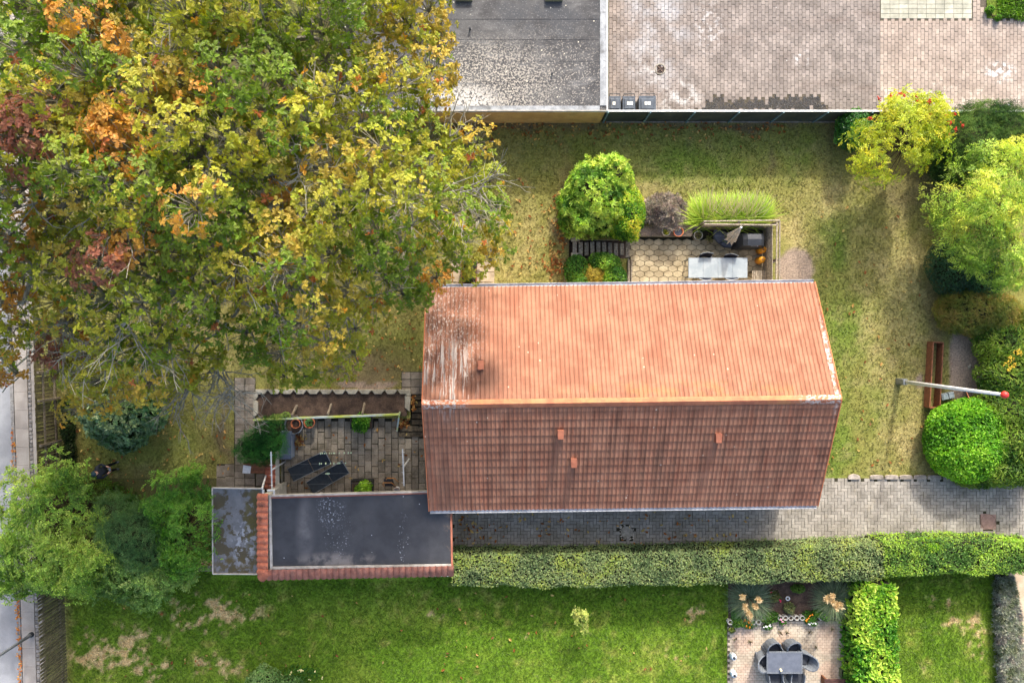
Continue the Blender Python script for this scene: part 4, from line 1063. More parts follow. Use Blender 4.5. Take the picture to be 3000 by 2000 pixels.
# ---------------------------------------------------------------- the oak
def oak_leaf():
    h = [(0, .0), (.22, .07), (.31, .27), (.42, .11), (.54, .37), (.66, .13), (.80, .26), (1.0, .0)]
    z = lambda x, y: .12 * abs(y) * 1.5 - .22 * x * x
    vs = [(x, y, z(x, y)) for x, y in h] + [(x, -y, z(x, y)) for x, y in h[1:-1]]
    n = len(h)
    return (vs, [tuple(range(n - 1, -1, -1)), tuple([0] + list(range(n, 2 * n - 2)) + [n - 1])])
OL = oak_leaf(); WH = [rosette(OL, 7, .12, 100 + i, .3, .65) for i in range(5)]
OUT = [(-500, -500), (1335, -500), (1345, 60), (1325, 130), (1352, 235), (1300, 318), (1335, 350), (1425, 330), (1462, 400), (1445, 470), (1470, 520), (1515, 660), (1490, 770), (1440, 795), (1380, 860), (1300, 840), (1275, 885), (1215, 905),
       (1110, 940), (1060, 1055), (965, 1135), (880, 1165), (810, 1120), (690, 1075), (640, 1105), (520, 1185), (380, 1210), (190, 1225), (150, 1130), (110, 1080), (70, 1010), (62, 1120), (0, 1175), (-500, 1200)]
def oakz(u, v, e): return 4.6 + 6.9 * np.sqrt(1 - (1 - np.minimum(e / 620., 1)) ** 2)
# clump centres, blue-noise spaced over the crown
def spaced(n, dmin, inset, seed):
    r = np.random.default_rng(seed); U, V_ = r.uniform(-260, 1520, 26000), r.uniform(-260, 1230, 26000)
    ok = inpoly(U, V_, OUT); U, V_ = U[ok], V_[ok]; ok = edgedist(U, V_, OUT) > inset; q = np.stack([U[ok], V_[ok]], 1); out = []
    while len(q) and len(out) < n:
        out.append(q[0]); q = q[np.hypot(q[:, 0] - q[0, 0], q[:, 1] - q[0, 1]) > dmin]
    return np.array(out)
EXTRA = np.array([(330, 330), (285, 370), (375, 360), (300, 420), (350, 425), (395, 410), (330, 385), (70, 370), (95, 405), (80, 445), (130, 470), (150, 1035), (190, 1050), (230, 1040), (290, 745), (320, 765), (270, 780), (395, 670), (415, 715), (375, 730), (575, 275), (15, 850), (40, 880), (60, 690)])
top = spaced(440, 60, 22, 1); lowc = spaced(240, 80, 50, 2)
top = top[np.min(np.hypot(top[:, None, 0] - EXTRA[None, :, 0], top[:, None, 1] - EXTRA[None, :, 1]), 1) > 34]; top = np.concatenate([top, EXTRA])
cl = []
for lay, pts in ((0, top), (1, lowc)):
    e = edgedist(pts[:, 0], pts[:, 1], OUT); z = oakz(pts[:, 0], pts[:, 1], e) + rng.normal(0, .7, len(pts)) + (np.arange(len(pts)) >= len(pts) - len(EXTRA)) * (.7 if lay == 0 else 0) - (2.2 + 1.6 * rng.random(len(pts)) if lay else 0)
    z = np.maximum(z, 3.2)
    for (u, v), zz, ee in zip(pts, z, e): cl.append((*P(u, v, zz), u, v, lay, ee))
cl = np.array(cl)
TRUNK = Vector((-8.6, 4.6, 0))
oak = thing('oak_tree', 'huge oak turning yellow and orange that covers the upper left of the picture', 'tree', TRUNK)
# limbs: every clump hangs on its nearest neighbour nearer the trunk
nodes = [Vector((-8.6, 4.6, 0)), Vector((-8.5, 4.7, 2.2)), Vector((-8.4, 4.9, 4.2)), Vector((-8.2, 5.2, 6.2))]; par = [-1, 0, 1, 2]; load = [0.] * 4
order = np.argsort(np.hypot(cl[:, 0] + 8.4, cl[:, 1] - 5))
cn = {}
for i in order:
    p = Vector(cl[i, :3]); hd = math.hypot(p.x + 8.3, p.y - 5)
    best, bd = 3, 1e9
    for j in range(2, len(nodes)):
        q = nodes[j]; hq = math.hypot(q.x + 8.3, q.y - 5)
        if hq > hd: continue
        dd = (p - q).length + .35 * abs(hd - hq - (p - q).length) + (.5 if j < 4 else 0)
        if dd < bd: best, bd = j, dd
    q = nodes[best]
    if (p - q).length > 2.0:                             # a bend on the way
        mid = q.lerp(p, .5) + Vector((random.gauss(0, .25), random.gauss(0, .25), random.gauss(-.15, .2))); nodes.append(mid); par.append(best); load.append(0.); best = len(nodes) - 1
    nodes.append(p - Vector((0, 0, .35))); par.append(best); load.append(0.); cn[i] = len(nodes) - 1
for j in range(len(nodes) - 1, -1, -1):
    k = j
    if j in cn.values(): load[j] += 1
for j in range(len(nodes) - 1, 0, -1): load[par[j]] += load[j]
rad = [min(.26, .016 * (l + .6) ** .5) for l in load]; rad[0] = .55; rad[1] = .45
for j in range(4, len(nodes)): nodes[j].z -= min(2.0, .30 * load[j] ** .55)
mb = MB()
for j in range(1, len(nodes)):
    a, b = nodes[par[j]], nodes[j]; ra, rb = min(rad[par[j]], rad[j] * 1.35), rad[j]
    m1 = a.lerp(b, .35) + Vector((random.gauss(0, .07), random.gauss(0, .07), random.gauss(0, .05))) * (1 if j > 3 else 0); m2 = a.lerp(b, .7) + Vector((random.gauss(0, .07), random.gauss(0, .07), random.gauss(0, .05))) * (1 if j > 3 else 0)
    mb.tube([a, m1, m2, b], [ra, ra * .7 + rb * .3, ra * .3 + rb * .7, rb], 6 if rb > .04 else 5)
part('limb', mb, M_bark, oak); oak.children[-1].name = 'trunk'
# whorls of leaves on twigs
ORANGE = [(335, 385, 88), (395, 700, 52), (10, 860, 60), (60, 700, 40), (575, 275, 35), (350, 300, 40), (300, 40, 50), (290, 130, 40), (1010, 795, 30), (790, 850, 30), (800, 560, 35), (20, 1100, 40), (530, 600, 30), (1480, 710, 22), (1300, 810, 40), (940, 920, 25), (220, 40, 40), (70, 560, 40), (30, 1180, 40)]
RUST = [(85, 400, 62), (165, 1045, 55), (300, 750, 50), (120, 1060, 40), (250, 780, 40), (380, 620, 24)]
wp, wd, wcol, ws, wrank = [], [], [], [], []
tw = MB()
for i in range(len(cl)):
    x, y, z, u, v, lay, ee = cl[i]; nw = int(rng.integers(25, 36)) if not lay else int(rng.integers(16, 22))
    sparse = 1.0
    if u < 760 and 880 < v: sparse = .85
    if u > 1330 and 620 < v: sparse = .6
    cr = rng.uniform(.62, .98) * (1.15 if lay else 1.0) * (1. if ee > 60 else .72)
    d = unit(nw); d[:, 2] = np.abs(d[:, 2]) * .75 - .12; rr = cr * rng.uniform(.55, 1.05, nw)
    q = np.array([x, y, z]) + d * rr[:, None]
    # colour of the clump: greener in the lower layer, autumn olive and bronze in patches
    g = fbm(np.array([u * .006]), np.array([v * .006]), 1., 3, 77)[0] + rng.normal(0, .13)
    gr, ol, br = np.array(c(112, 136, 40)), np.array(c(164, 164, 54)), np.array(c(186, 158, 70))
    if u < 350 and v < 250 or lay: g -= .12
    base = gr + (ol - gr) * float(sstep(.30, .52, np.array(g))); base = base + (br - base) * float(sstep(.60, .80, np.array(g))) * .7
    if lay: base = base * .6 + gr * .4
    for ox, oy, orr in ORANGE:
        if math.hypot(u - ox, v - oy) < orr * 1.05 and not lay: base = np.array(c(198, 150, 68))
    for ox, oy, orr in RUST:
        if math.hypot(u - ox, v - oy) < orr * 1.1 and not lay: base = np.array(c(146, 96, 72))
    fr = nodes[cn[i]].lerp(Vector(cl[i, :3]) - Vector((0, 0, .35)), .6)
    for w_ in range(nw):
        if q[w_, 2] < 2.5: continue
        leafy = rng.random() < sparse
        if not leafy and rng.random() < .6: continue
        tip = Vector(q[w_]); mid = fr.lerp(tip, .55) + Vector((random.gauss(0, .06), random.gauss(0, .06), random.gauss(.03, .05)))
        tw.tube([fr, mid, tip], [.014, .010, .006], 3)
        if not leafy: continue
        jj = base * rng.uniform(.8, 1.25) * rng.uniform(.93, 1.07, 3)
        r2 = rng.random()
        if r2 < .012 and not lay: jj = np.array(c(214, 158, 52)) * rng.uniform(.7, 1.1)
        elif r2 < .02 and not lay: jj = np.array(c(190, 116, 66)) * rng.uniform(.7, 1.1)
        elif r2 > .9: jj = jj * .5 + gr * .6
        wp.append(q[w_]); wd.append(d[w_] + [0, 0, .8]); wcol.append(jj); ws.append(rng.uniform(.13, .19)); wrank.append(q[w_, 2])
# bare grey twigs that stick out of the foliage
for bx, by, n3 in ((250, 395, 10), (200, 300, 9), (450, 175, 8), (370, 640, 8), (620, 440, 9), (620, 1080, 16), (540, 1140, 14), (190, 960, 12), (370, 960, 10), (470, 1000, 10), (800, 520, 6), (900, 270, 5), (1400, 540, 8), (1330, 560, 8), (300, 560, 8), (700, 720, 8), (760, 880, 8), (1010, 870, 6), (660, 1150, 16), (880, 480, 6), (90, 590, 6), (1310, 390, 7), (240, 1010, 9)):
    ee = edgedist(np.array([bx]), np.array([by]), OUT)[0]; zz = float(oakz(bx, by, ee)) + .2; b0 = Vector(P(bx, by, zz))
    out = (b0 - Vector((-8.3, 5, zz))); out.z = 0; out.normalize()
    for k in range(n3):
        p = b0 + Vector((random.gauss(0, .15), random.gauss(0, .15), -.3)); dr_ = (out + Vector((random.gauss(0, .7), random.gauss(0, .7), random.gauss(.1, .2)))).normalized(); pts = [p]; L1 = random.uniform(.25, .5)
        for s_ in range(4): dr_ = (dr_ + Vector((random.gauss(0, .3), random.gauss(0, .3), random.gauss(0, .15)))).normalized(); p = p + dr_ * L1; pts.append(p)
        tw.tube(pts, [.024, .019, .015, .011, .006], 4)
        for s_ in (1, 2, 3):
            d3 = (dr_ + Vector((random.gauss(0, .9), random.gauss(0, .9), .1))).normalized(); tw.tube([pts[s_], pts[s_] + d3 * .25, pts[s_] + d3 * .45 + Vector((random.gauss(0, .06), random.gauss(0, .06), 0))], [.011, .008, .005], 3)
part('twigs', tw, M_bark, oak)['kind'] = 'stuff'
wp, wd, wcol, ws, wrank = np.array(wp), np.array(wd), np.array(wcol), np.array(ws), np.array(wrank)
k = len(wp); wd /= np.linalg.norm(wd, axis=1, keepdims=True)
t = unit(k); R = frames(t - (t * wd).sum(1, keepdims=True) * wd, wd + rng.normal(0, .22, (k, 3)))
idx = rng.integers(0, len(WH), k)
# the 300 whorls nearest the camera inside the frame are parts of their own
pxs = NX + wp[:, 0] * F / (H - wp[:, 2]); pys = NY - wp[:, 1] * F / (H - wp[:, 2])
cand = np.where((pxs > 10) & (pys > 10))[0]; own = cand[np.argsort(-wrank[cand])][:300]
mask = np.ones(k, bool); mask[own] = False
cache = {}
for i in own:
    cq = tuple(np.round(wcol[i] * 12) / 12 * 1.0) if False else tuple(np.round(wcol[i], 2)); key = (int(idx[i]), cq)
    if key not in cache:
        T = WH[idx[i]]; cc = np.array(cq)[None] * np.array(T[2])[:, None]
        cache[key] = nmesh('leaf_cluster', np.array(T[0]), T[1], 1, len(T[0]), M_leaf, {'col': np.clip(cc, 0, .95)})
    M4 = Matrix([[*(R[i][r] * ws[i]), wp[i][r]] for r in range(3)] + [[0, 0, 0, 1]])
    obj('leaf_cluster', cache[key], oak, mtx=Matrix.Translation(TRUNK).inverted() @ M4)
lst = [(WH[j], wp[mask & (idx == j)], R[mask & (idx == j)], ws[mask & (idx == j)], wcol[mask & (idx == j)]) for j in range(len(WH))]
part('crown', merge('crown', lst, M_leaf), None, oak)['kind'] = 'stuff'

# ---------------------------------------------------------------- shrubs and trees of the garden
G1, G2, G3, G4 = c(52, 88, 30), c(84, 124, 44), c(128, 158, 62), c(168, 188, 88)
bush('rhododendron', 'large rounded rhododendron with pale green leaf rosettes above the timber steps', 'shrub', [ell(1752, 560, 98, 98, 1.0, 1.15), ell(1700, 600, 62, 90, .8, 1.0), ell(1750, 640, 80, 50, .6, .8), ell(1800, 520, 60, 60, .9, 1.0)],
     ROS, .15, 2800, [c(70, 108, 36), c(118, 152, 56), c(160, 182, 78), c(178, 194, 92)], .1, .35, M_leaf, sc=1.3, lump=.2, seed=5)
bush('yellow_green_shrub', 'yellowish green small leaved shrub right of the rhododendron', 'shrub', [ell(1836, 620, 58, 85, .8, .95), ell(1822, 662, 45, 36, .6, .7)],
     L6, .09, 6500, [c(48, 92, 26), c(92, 138, 30), c(140, 168, 44), c(196, 190, 70)], .3, .4, sc=2., seed=8)
bush('bed_shrub', 'dark green low shrub in the bed left below the timber steps', 'shrub', [ell(1690, 790, 34, 45, .3, .45), ell(1700, 830, 34, 30, .3, .4)], L6, .085, 2800, [c(40, 84, 28), c(66, 112, 36), c(110, 148, 54)], .3, .4, seed=9)
bush('bright_bed_shrub', 'bright green shrub in the bed between steps and gutter', 'shrub', [ell(1778, 770, 42, 30, .35, .5), ell(1800, 810, 36, 36, .35, .5), ell(1755, 765, 30, 24, .3, .4)], L6, .10, 3200, [c(48, 92, 28), c(96, 140, 44), c(160, 190, 76)], .3, .4, seed=10)
bush('golden_shrub', 'small golden yellow shrub at the gutter in the bed below the timber steps', 'shrub', [ell(1738, 808, 36, 32, .3, .42)], SPR, .14, 900, [c(150, 138, 54), c(186, 164, 74), c(160, 150, 60)], .3, .5, seed=11)
bush('lavender', 'grey brown faded lavender clump behind the terracotta pot', 'shrub', [ell(1948, 615, 62, 46, .25, .45), ell(1960, 645, 50, 30, .2, .35)], [rosette(leafT(.14, .02), 7, .8, 130 + i, .5) for i in range(3)], .17, 2600,
     [c(112, 100, 92), c(150, 138, 126), c(172, 160, 146), c(124, 120, 104)], .9, .7, M_needle, seed=12, sc=3.)
bush('corner_shrub', 'dark green shrub tucked under the left side of the rowan', 'shrub', [ell(2508, 375, 46, 62, .8, .9)], L6, .09, 4200, [c(30, 74, 24), c(52, 104, 34), c(86, 138, 52)], .3, .4, M_leaf_gloss, seed=13)

def clump_tree(name, label, cat, env, nclump, crr, per, T, size, pal, base, trunk_r, m=None, lift=.2, grav=.25, seed=1, sc=.9, extra=None, bark=None, cflat=.75, low=-.25, cj=.2):
    t = thing(name, label, cat, (*base[:2], 0)); r = random.Random(seed)
    cp, cnrm = shell(env, nclump, .45, .1, zmin=.5, low=low)
    sel = rng.permutation(len(cp))[:nclump]; cp, cnrm = cp[sel], cnrm[sel]
    pts, nn = [], []
    mb = MB(); fork = Vector((base[0], base[1], max(.4, min(e[2] for e in env) * .45)))
    mb.tube([Vector((base[0], base[1], 0)), Vector((base[0] + .03, base[1], fork.z * .5)), fork], [trunk_r, trunk_r * .85, trunk_r * .75], 8)
    for q, n0 in zip(cp, cnrm):
        rr = crr * rng.uniform(.7, 1.25); d = unit(per); d[:, 2] = np.abs(d[:, 2]) * cflat - .1
        pts.append(q + d * rr * rng.uniform(.5, 1.05, (per, 1))); nn.append(d * .7 + n0 * .6)
        qv = Vector(q); mid = fork.lerp(qv, .5) + Vector((r.gauss(0, .12), r.gauss(0, .12), .15)); mb.tube([fork, mid, qv], [trunk_r * .4, trunk_r * .2, .008], 5)
    pts, nn = np.concatenate(pts), np.concatenate(nn); nn /= np.linalg.norm(nn, axis=1, keepdims=True)
    ok = pts[:, 2] > .1; pts, nn = pts[ok], nn[ok]
    part('trunk', mb, bark or M_twig, t)
    part('crown', foliage('crown', pts, nn, size, T, tint(pts, pal, sc, cj, seed), lift, .45, m, .4, grav=grav), None, t)['kind'] = 'stuff'
    return t, cp
LY = [c(96, 124, 34), c(150, 166, 48), c(192, 190, 62), c(168, 180, 66)]
rw_t, rcp = clump_tree('rowan_tree', 'yellow green rowan with red berries against the court fence', 'tree', [ell(2640, 415, 128, 105, 2.6, 1.1), ell(2690, 340, 105, 75, 2.7, .9), ell(2600, 470, 80, 50, 2.4, .8)], 130, .42, 24, SPR, .30, LY, P(2610, 440), .09, seed=2)
bm = MB()
for x, y in ((2575, 290), (2608, 284), (2648, 280), (2682, 282), (2725, 292), (2722, 300), (2548, 350), (2550, 346), (2760, 325), (2770, 340), (2728, 335), (2796, 332), (2785, 360), (2800, 378), (2742, 402), (2775, 395), (2820, 368), (2692, 300), (2640, 276)):
    p0 = P(x, y, 3.0 + random.random() * .4)
    bm = MB(); bm.ball(p0, .035, 6)
    for _ in range(9): bm.ball((p0[0] + random.gauss(0, .045), p0[1] + random.gauss(0, .045), p0[2] + random.gauss(0, .02)), .024, 6)
    part('berry_cluster', bm, mat('red_berry', c(198, 52, 34), c(170, 40, 28), rough=.4), rw_t)

bush('yew', 'dark green feathery yew behind the rowan at the right edge', 'shrub', [ell(2860, 430, 120, 105, 1.2, 1.2), ell(2950, 390, 90, 90, 1.2, 1.2), ell(2800, 480, 60, 60, .9, .9), ell(2880, 350, 80, 50, 1.2, 1.1)],
     SPRY, .42, 5200, [c(24, 50, 22), c(40, 70, 26), c(62, 92, 32), c(84, 108, 40)], .3, .3, M_needle, seed=14, sc=1.2, lump=.14)
clump_tree('willow_leaved_tree', 'feathery light green tree spreading at the right edge', 'tree', [ell(2915, 600, 125, 150, 2.7, 1.3), ell(2880, 700, 95, 90, 2.3, 1.1), ell(2960, 740, 100, 100, 2.3, 1.1), ell(2810, 590, 70, 65, 2.2, .8), ell(2960, 490, 90, 80, 2.8, 1.)],
           150, .45, 22, SPRN, .44, [c(92, 120, 48), c(136, 164, 66), c(172, 190, 82), c(190, 196, 84)], P(2900, 690), .1, seed=3, grav=.35, sc=1.1)
bush('clipped_dark_shrub', 'clipped dark green shrub with even surface below the feathery tree', 'shrub', [ell(2805, 775, 74, 88, .7, .85), ell(2880, 800, 90, 66, .7, .85)], L6n, .10, 9000, [c(28, 62, 34), c(40, 80, 42), c(58, 98, 52)], .5, .3, M_leaf_gloss, seed=15, lump=.04)
bush('bronze_shrub', 'olive and bronze dense shrub beside the bare soil patch', 'shrub', [ell(2860, 912, 108, 72, .6, .8), ell(2930, 930, 80, 66, .6, .8)], SPR, .15, 7000, [c(78, 94, 36), c(102, 116, 46), c(124, 126, 54), c(136, 122, 60)], .4, .4, None, seed=16, lump=.08, sc=2.)
bush('bamboo_leaf_hedge', 'tall hedge of narrow pointed leaves along the right edge', 'hedge', [ell(2950, 1010, 75, 70, .7, .95), ell(2960, 1100, 78, 80, .8, .95), ell(2965, 1190, 85, 90, .8, 1.0), ell(2965, 1290, 85, 90, .8, 1.0), ell(2955, 1370, 95, 60, .6, .9), ell(2870, 1395, 75, 38, .3, .6), ell(3030, 1050, 60, 160, .9, 1.), ell(3030, 1280, 60, 160, .9, 1.)],
     L4n, .19, 26000, [c(58, 92, 28), c(92, 122, 38), c(128, 150, 56), c(110, 136, 44)], .35, .4, M_leaf, seed=17, lump=.07, nst=10)
bush('round_laurel', 'bright green ball shaped laurel under the tip of the flagpole', 'shrub', [ell(2850, 1290, 122, 124, .75, .95)], L6, .115, 15000, [c(62, 112, 22), c(92, 146, 30), c(122, 172, 44), c(144, 186, 58)], .55, .35, M_leaf, seed=18, lump=.05, thick=.22, low=-.6)
fl_m = MB()
for x, y in ((2962, 1052), (2968, 1070), (2950, 1062), (2958, 1080), (2990, 1035), (2978, 1030)):
    for _ in range(12): q = P(x + random.gauss(0, 5), y + random.gauss(0, 5), 1.72); fl_m.ball(q, .025, 5)
yf = thing('goldenrod', 'yellow flower sprays growing through the right hand hedge', 'flowers', P(2965, 1060)); part('flower_head', fl_m, mat('yellow_petal', c(214, 180, 60), c(190, 160, 50)), yf)
mb = MB()
for x, y in ((2962, 1058), (2970, 1066), (2985, 1033)): mb.tube([P(2965, 1062, 0), P(x, y, .9), P(x, y, 1.70)], .01, 5)
part('stem', mb, M_twig, yf)

# ---- box hedges
def hedge(name, label, path, hgt, wid, T, size, n, pal, m=None, seed=1, lump=.05, lift=.35, cat='hedge', sc=1.4, up=.5):
    """path: list of (px,py) of the middle of the top; wid in photo pixels"""
    z = hgt; pts = [Vector(P(x, y, z)) for x, y in path]; wv = [S(q, z) / 2 for q in (wid if isinstance(wid, list) else [wid] * len(path))]
    t = thing(name, label, cat, (*pts[0][:2], 0)); Pn, Nn = [], []
    seg = [(pts[i + 1] - pts[i]).length for i in range(len(pts) - 1)]; tot = sum(seg)
    for i in range(len(pts) - 1):
        k = int(n * seg[i] / tot); u = rng.random(k); a, b = np.array(pts[i]), np.array(pts[i + 1]); d = (b - a) / np.linalg.norm(b - a); nv = np.array([-d[1], d[0], 0])
        ww = wv[i] * (1 - u) + wv[i + 1] * u; sgn = np.where(rng.random(k) < .5, -1, 1)
        face = rng.random(k); onTop = face < .62
        s = np.where(onTop, rng.uniform(-1, 1, k), sgn * (1 - .22 * rng.random(k) ** 2)); h = np.where(onTop, 1 - .14 * rng.random(k) ** 1.5, rng.uniform(.08, .98, k))
        c0 = a + (b - a) * u[:, None]; bl = (fbm(c0[:, 0] + s * 2, c0[:, 1] + h * 3, 1.3, 3, seed) - .5)
        rnd_ = 1 - .10 * np.abs(s) ** 6
        p = c0 + nv * (s * ww * (1 + lump * 3 * bl))[:, None]; p[:, 2] = hgt * np.minimum(h * rnd_ + lump * bl * 1.5, 1.12)
        nn = np.where(onTop[:, None], np.array([0, 0, 1.]) + nv * (s ** 5)[:, None] * .7, nv * sgn[:, None] + np.array([0, 0, .35])); nn /= np.linalg.norm(nn, axis=1, keepdims=True)
        Pn.append(p); Nn.append(nn)
    Pn, Nn = np.concatenate(Pn), np.concatenate(Nn)
    part('foliage', foliage('foliage', Pn, Nn, size, T, tint(Pn, pal, sc, .2, seed), lift, up, m, .4), None, t)['kind'] = 'stuff'
    mb = MB()
    for i in range(len(pts) - 1):
        a, b = pts[i], pts[i + 1]; d = (b - a).normalized(); nv = Vector((-d.y, d.x, 0))
        q = [a + nv * wv[i] * .86, a - nv * wv[i] * .86, b - nv * wv[i + 1] * .86, b + nv * wv[i + 1] * .86]; mb.prism([(v.x, v.y) for v in q], .02, hgt * .88)
    part('inner_twigs', mb, M_core, t)
    st = MB()
    for i in range(len(pts) - 1):
        for k in range(max(2, int(seg[i] / .6))):
            q = pts[i].lerp(pts[i + 1], (k + .5) / max(2, int(seg[i] / .6))); st.tube([(q.x, q.y, 0), (q.x + random.gauss(0, .05), q.y + random.gauss(0, .05), hgt * .8)], [.03, .015], 5)
    part('stem', st, M_twig, t); return t
HP = [c(84, 104, 66), c(114, 132, 86), c(138, 152, 102), c(126, 142, 88), c(146, 160, 78)]
hedge('long_hedge', 'long clipped grey green hedge below the driveway', [(1325, 1672), (1600, 1674), (1900, 1670), (2200, 1662), (2420, 1655), (2590, 1650)], 1.5, [92, 98, 98, 104, 108, 110], L6, .085, 30000, HP, seed=4, lump=.10)
hedge('end_hedge', 'clipped hedge with yellow green shoots at the right end of the driveway', [(2592, 1642), (2750, 1634), (2900, 1634), (3060, 1640)], 1.5, [104, 104, 100, 94], L6, .085, 10500, [c(72, 108, 44), c(106, 138, 60), c(150, 180, 62), c(122, 150, 70)], seed=5, lump=.10)
hedge('laurel_hedge', 'glossy bright laurel hedge between patio and side lawn', [(2580, 1712), (2575, 1790), (2570, 1870), (2575, 1960), (2580, 2080)], 1.45, [85, 115, 118, 122, 110], L6, .17, 4600, [c(62, 116, 26), c(108, 156, 40), c(150, 180, 62), c(172, 192, 80)], M_leaf, seed=6, lump=.12, lift=.5)
hedge('lavender_row', 'low grey green lavender row along the side lawn at the bottom right', [(2955, 1692), (2962, 1800), (2970, 1900), (2976, 2080)], .55, [34, 58, 62, 60], [rosette(leafT(.16, .02), 7, .8, 140 + i, .5) for i in range(3)], .15, 3000, [c(98, 108, 78), c(140, 146, 124), c(160, 164, 150), c(116, 110, 106)], M_needle, seed=7, lump=.12, lift=.8, cat='hedge', sc=2.2)
bush('hedge_foot_shrub', 'yellow green shoots spilling over the driveway from the end hedge', 'shrub', [ell(2720, 1600, 46, 18, 1.05, .35), ell(2965, 1594, 22, 12, 1.0, .3)], ROSW, .13, 700, [c(120, 160, 44), c(160, 188, 64)], .3, .5, seed=19, nst=2, ck=.5)

# ---- trees and shrubs at the lower left
GS = [c(78, 112, 40), c(112, 146, 56), c(148, 174, 74), c(166, 186, 88)]
clump_tree('hornbeam', 'light green arching shrub tree leaning over the pavement at the left edge', 'tree', [ell(150, 1510, 120, 105, 2.0, 1.1), ell(110, 1630, 125, 120, 1.9, 1.0), ell(170, 1395, 62, 58, 1.8, .6), ell(60, 1500, 90, 120, 1.9, .9), ell(230, 1660, 95, 85, 1.8, .9), ell(20, 1660, 90, 90, 1.8, .8)],
           210, .45, 25, SPR, .36, GS, P(300, 1480), .08, seed=5, grav=.3, sc=.8)
bush('dark_conifer_shrub', 'dark bluish green shrub between the two light shrub trees', 'shrub', [ell(370, 1580, 100, 85, 1.4, 1.0), ell(320, 1520, 60, 70, 1.1, .8), ell(430, 1620, 80, 60, 1.3, .9), ell(420, 1530, 60, 50, 1.1, .8)], SPRY, .40, 3600, [c(62, 98, 54), c(92, 128, 70), c(124, 154, 92)], .35, .4, M_leaf, seed=20, lump=.14)
clump_tree('garden_shrub_tree', 'mid green leafy shrub tree touching the mossy shed roof', 'tree', [ell(525, 1425, 80, 68, 1.5, .9), ell(555, 1520, 85, 95, 1.7, 1.0), ell(545, 1610, 88, 65, 1.6, .9), ell(480, 1480, 60, 80, 1.4, .8)], 140, .38, 25, SPR, .27, [c(64, 108, 34), c(96, 142, 48), c(132, 170, 66)], P(560, 1540), .07, seed=6, grav=.2, sc=1.1)
clump_tree('drooping_shrub', 'grey green drooping shrub hanging over the neighbour lawn below the shed', 'tree', [ell(400, 1690, 115, 68, 1.4, .8), ell(480, 1690, 80, 66, 1.4, .8), ell(320, 1710, 80, 50, 1.3, .6), ell(420, 1740, 75, 36, 1.1, .5)], 110, .38, 24, SPR, .34, [c(92, 124, 58), c(124, 154, 78), c(156, 180, 96)], P(440, 1640), .06, seed=7, grav=.4, sc=1.1)
bush('grey_green_shrub', 'grey green broad leaved shrub in the shade below the oak', 'shrub', [ell(350, 1235, 110, 60, .9, .9), ell(300, 1210, 70, 55, .9, .9), ell(420, 1215, 60, 55, .8, .8), ell(350, 1290, 60, 30, .5, .6)], ROSW, .19, 1500, [c(58, 88, 50), c(88, 116, 72), c(120, 142, 96)], .3, .4, M_leaf_gloss, seed=21, lump=.14)
bush('ivy_strip', 'dark ivy growing along the foot of the street fence', 'ivy', [ell(195, 1260, 16, 40, .25, .4), ell(198, 1330, 16, 40, .25, .4), ell(190, 1200, 16, 40, .25, .4)], L6, .11, 1400, [c(34, 52, 22), c(54, 76, 32)], .3, .3, seed=22, nst=2)
bush('fern_clump', 'long green fern leaves under the light shrub tree', 'plant', [ell(310, 1440, 40, 22, .25, .4), ell(350, 1470, 50, 20, .25, .4), ell(270, 1420, 30, 20, .25, .35)], SPR, .32, 380, [c(58, 96, 26), c(92, 130, 40), c(104, 96, 50)], .5, .4, seed=23, nst=2, ck=.5)
# terrace conifer with cloud like pads
bush('juniper', 'dark green cloud shaped juniper behind the blue grey storage box', 'shrub', [ell(790, 1262, 44, 34, 1.0, .35), ell(800, 1300, 36, 36, .95, .35), ell(755, 1285, 40, 28, .9, .35), ell(735, 1325, 46, 28, .8, .35), ell(770, 1332, 36, 26, .85, .35), ell(722, 1305, 26, 18, .75, .3)],
     SPRY, .22, 4200, [c(18, 52, 20), c(32, 78, 28), c(50, 104, 38), c(66, 122, 46)], .6, .4, M_needle, seed=24, lump=.2, lf=5., low=-.2, ck=.7)
bush('pale_climber', 'pale green climber at the left end of the windbreak board', 'plant', [ell(808, 1228, 24, 14, .85, .25), ell(835, 1218, 16, 10, .9, .2)], L6, .06, 800, [c(120, 146, 70), c(156, 176, 96)], .3, .5, seed=25, nst=3, ck=.5)
# bottom of the picture
bush('bottom_shrub', 'round grey green shrub cut by the bottom edge of the picture', 'shrub', [ell(770, 2010, 55, 50, .5, .6), ell(840, 2025, 50, 40, .4, .5)], L6, .10, 3000, [c(70, 104, 50), c(104, 138, 76), c(140, 166, 104)], .3, .4, seed=26)
clump_tree('sapling', 'thin pale sapling standing alone on the neighbour lawn', 'tree', [ell(1703, 1815, 16, 34, 1.2, .7), ell(1706, 1850, 14, 24, .9, .5)], 14, .16, 12, SPR, .20, [c(140, 152, 70), c(180, 186, 104)], P(1690, 1800), .018, seed=8, sc=2.)
# rosette weeds of the verge
bush('verge_bush', 'small round bush on the verge at the top right corner', 'shrub', [ell(2902, 28, 12, 12, .1, .22), ell(2925, 52, 9, 9, .08, .18)], L6, .06, 700, [c(60, 100, 24), c(92, 136, 40)], .3, .4, seed=27, nst=2)
bush('verge_ground_cover', 'bright green ground cover filling the top right corner', 'plants', [ell(2975, 5, 50, 40, .05, .16), ell(2960, 35, 35, 16, .05, .14), ell(2995, 40, 22, 20, .05, .12)], L4, .09, 3000, [c(72, 112, 24), c(112, 150, 40)], .6, .5, seed=28, nst=2, ck=.6)

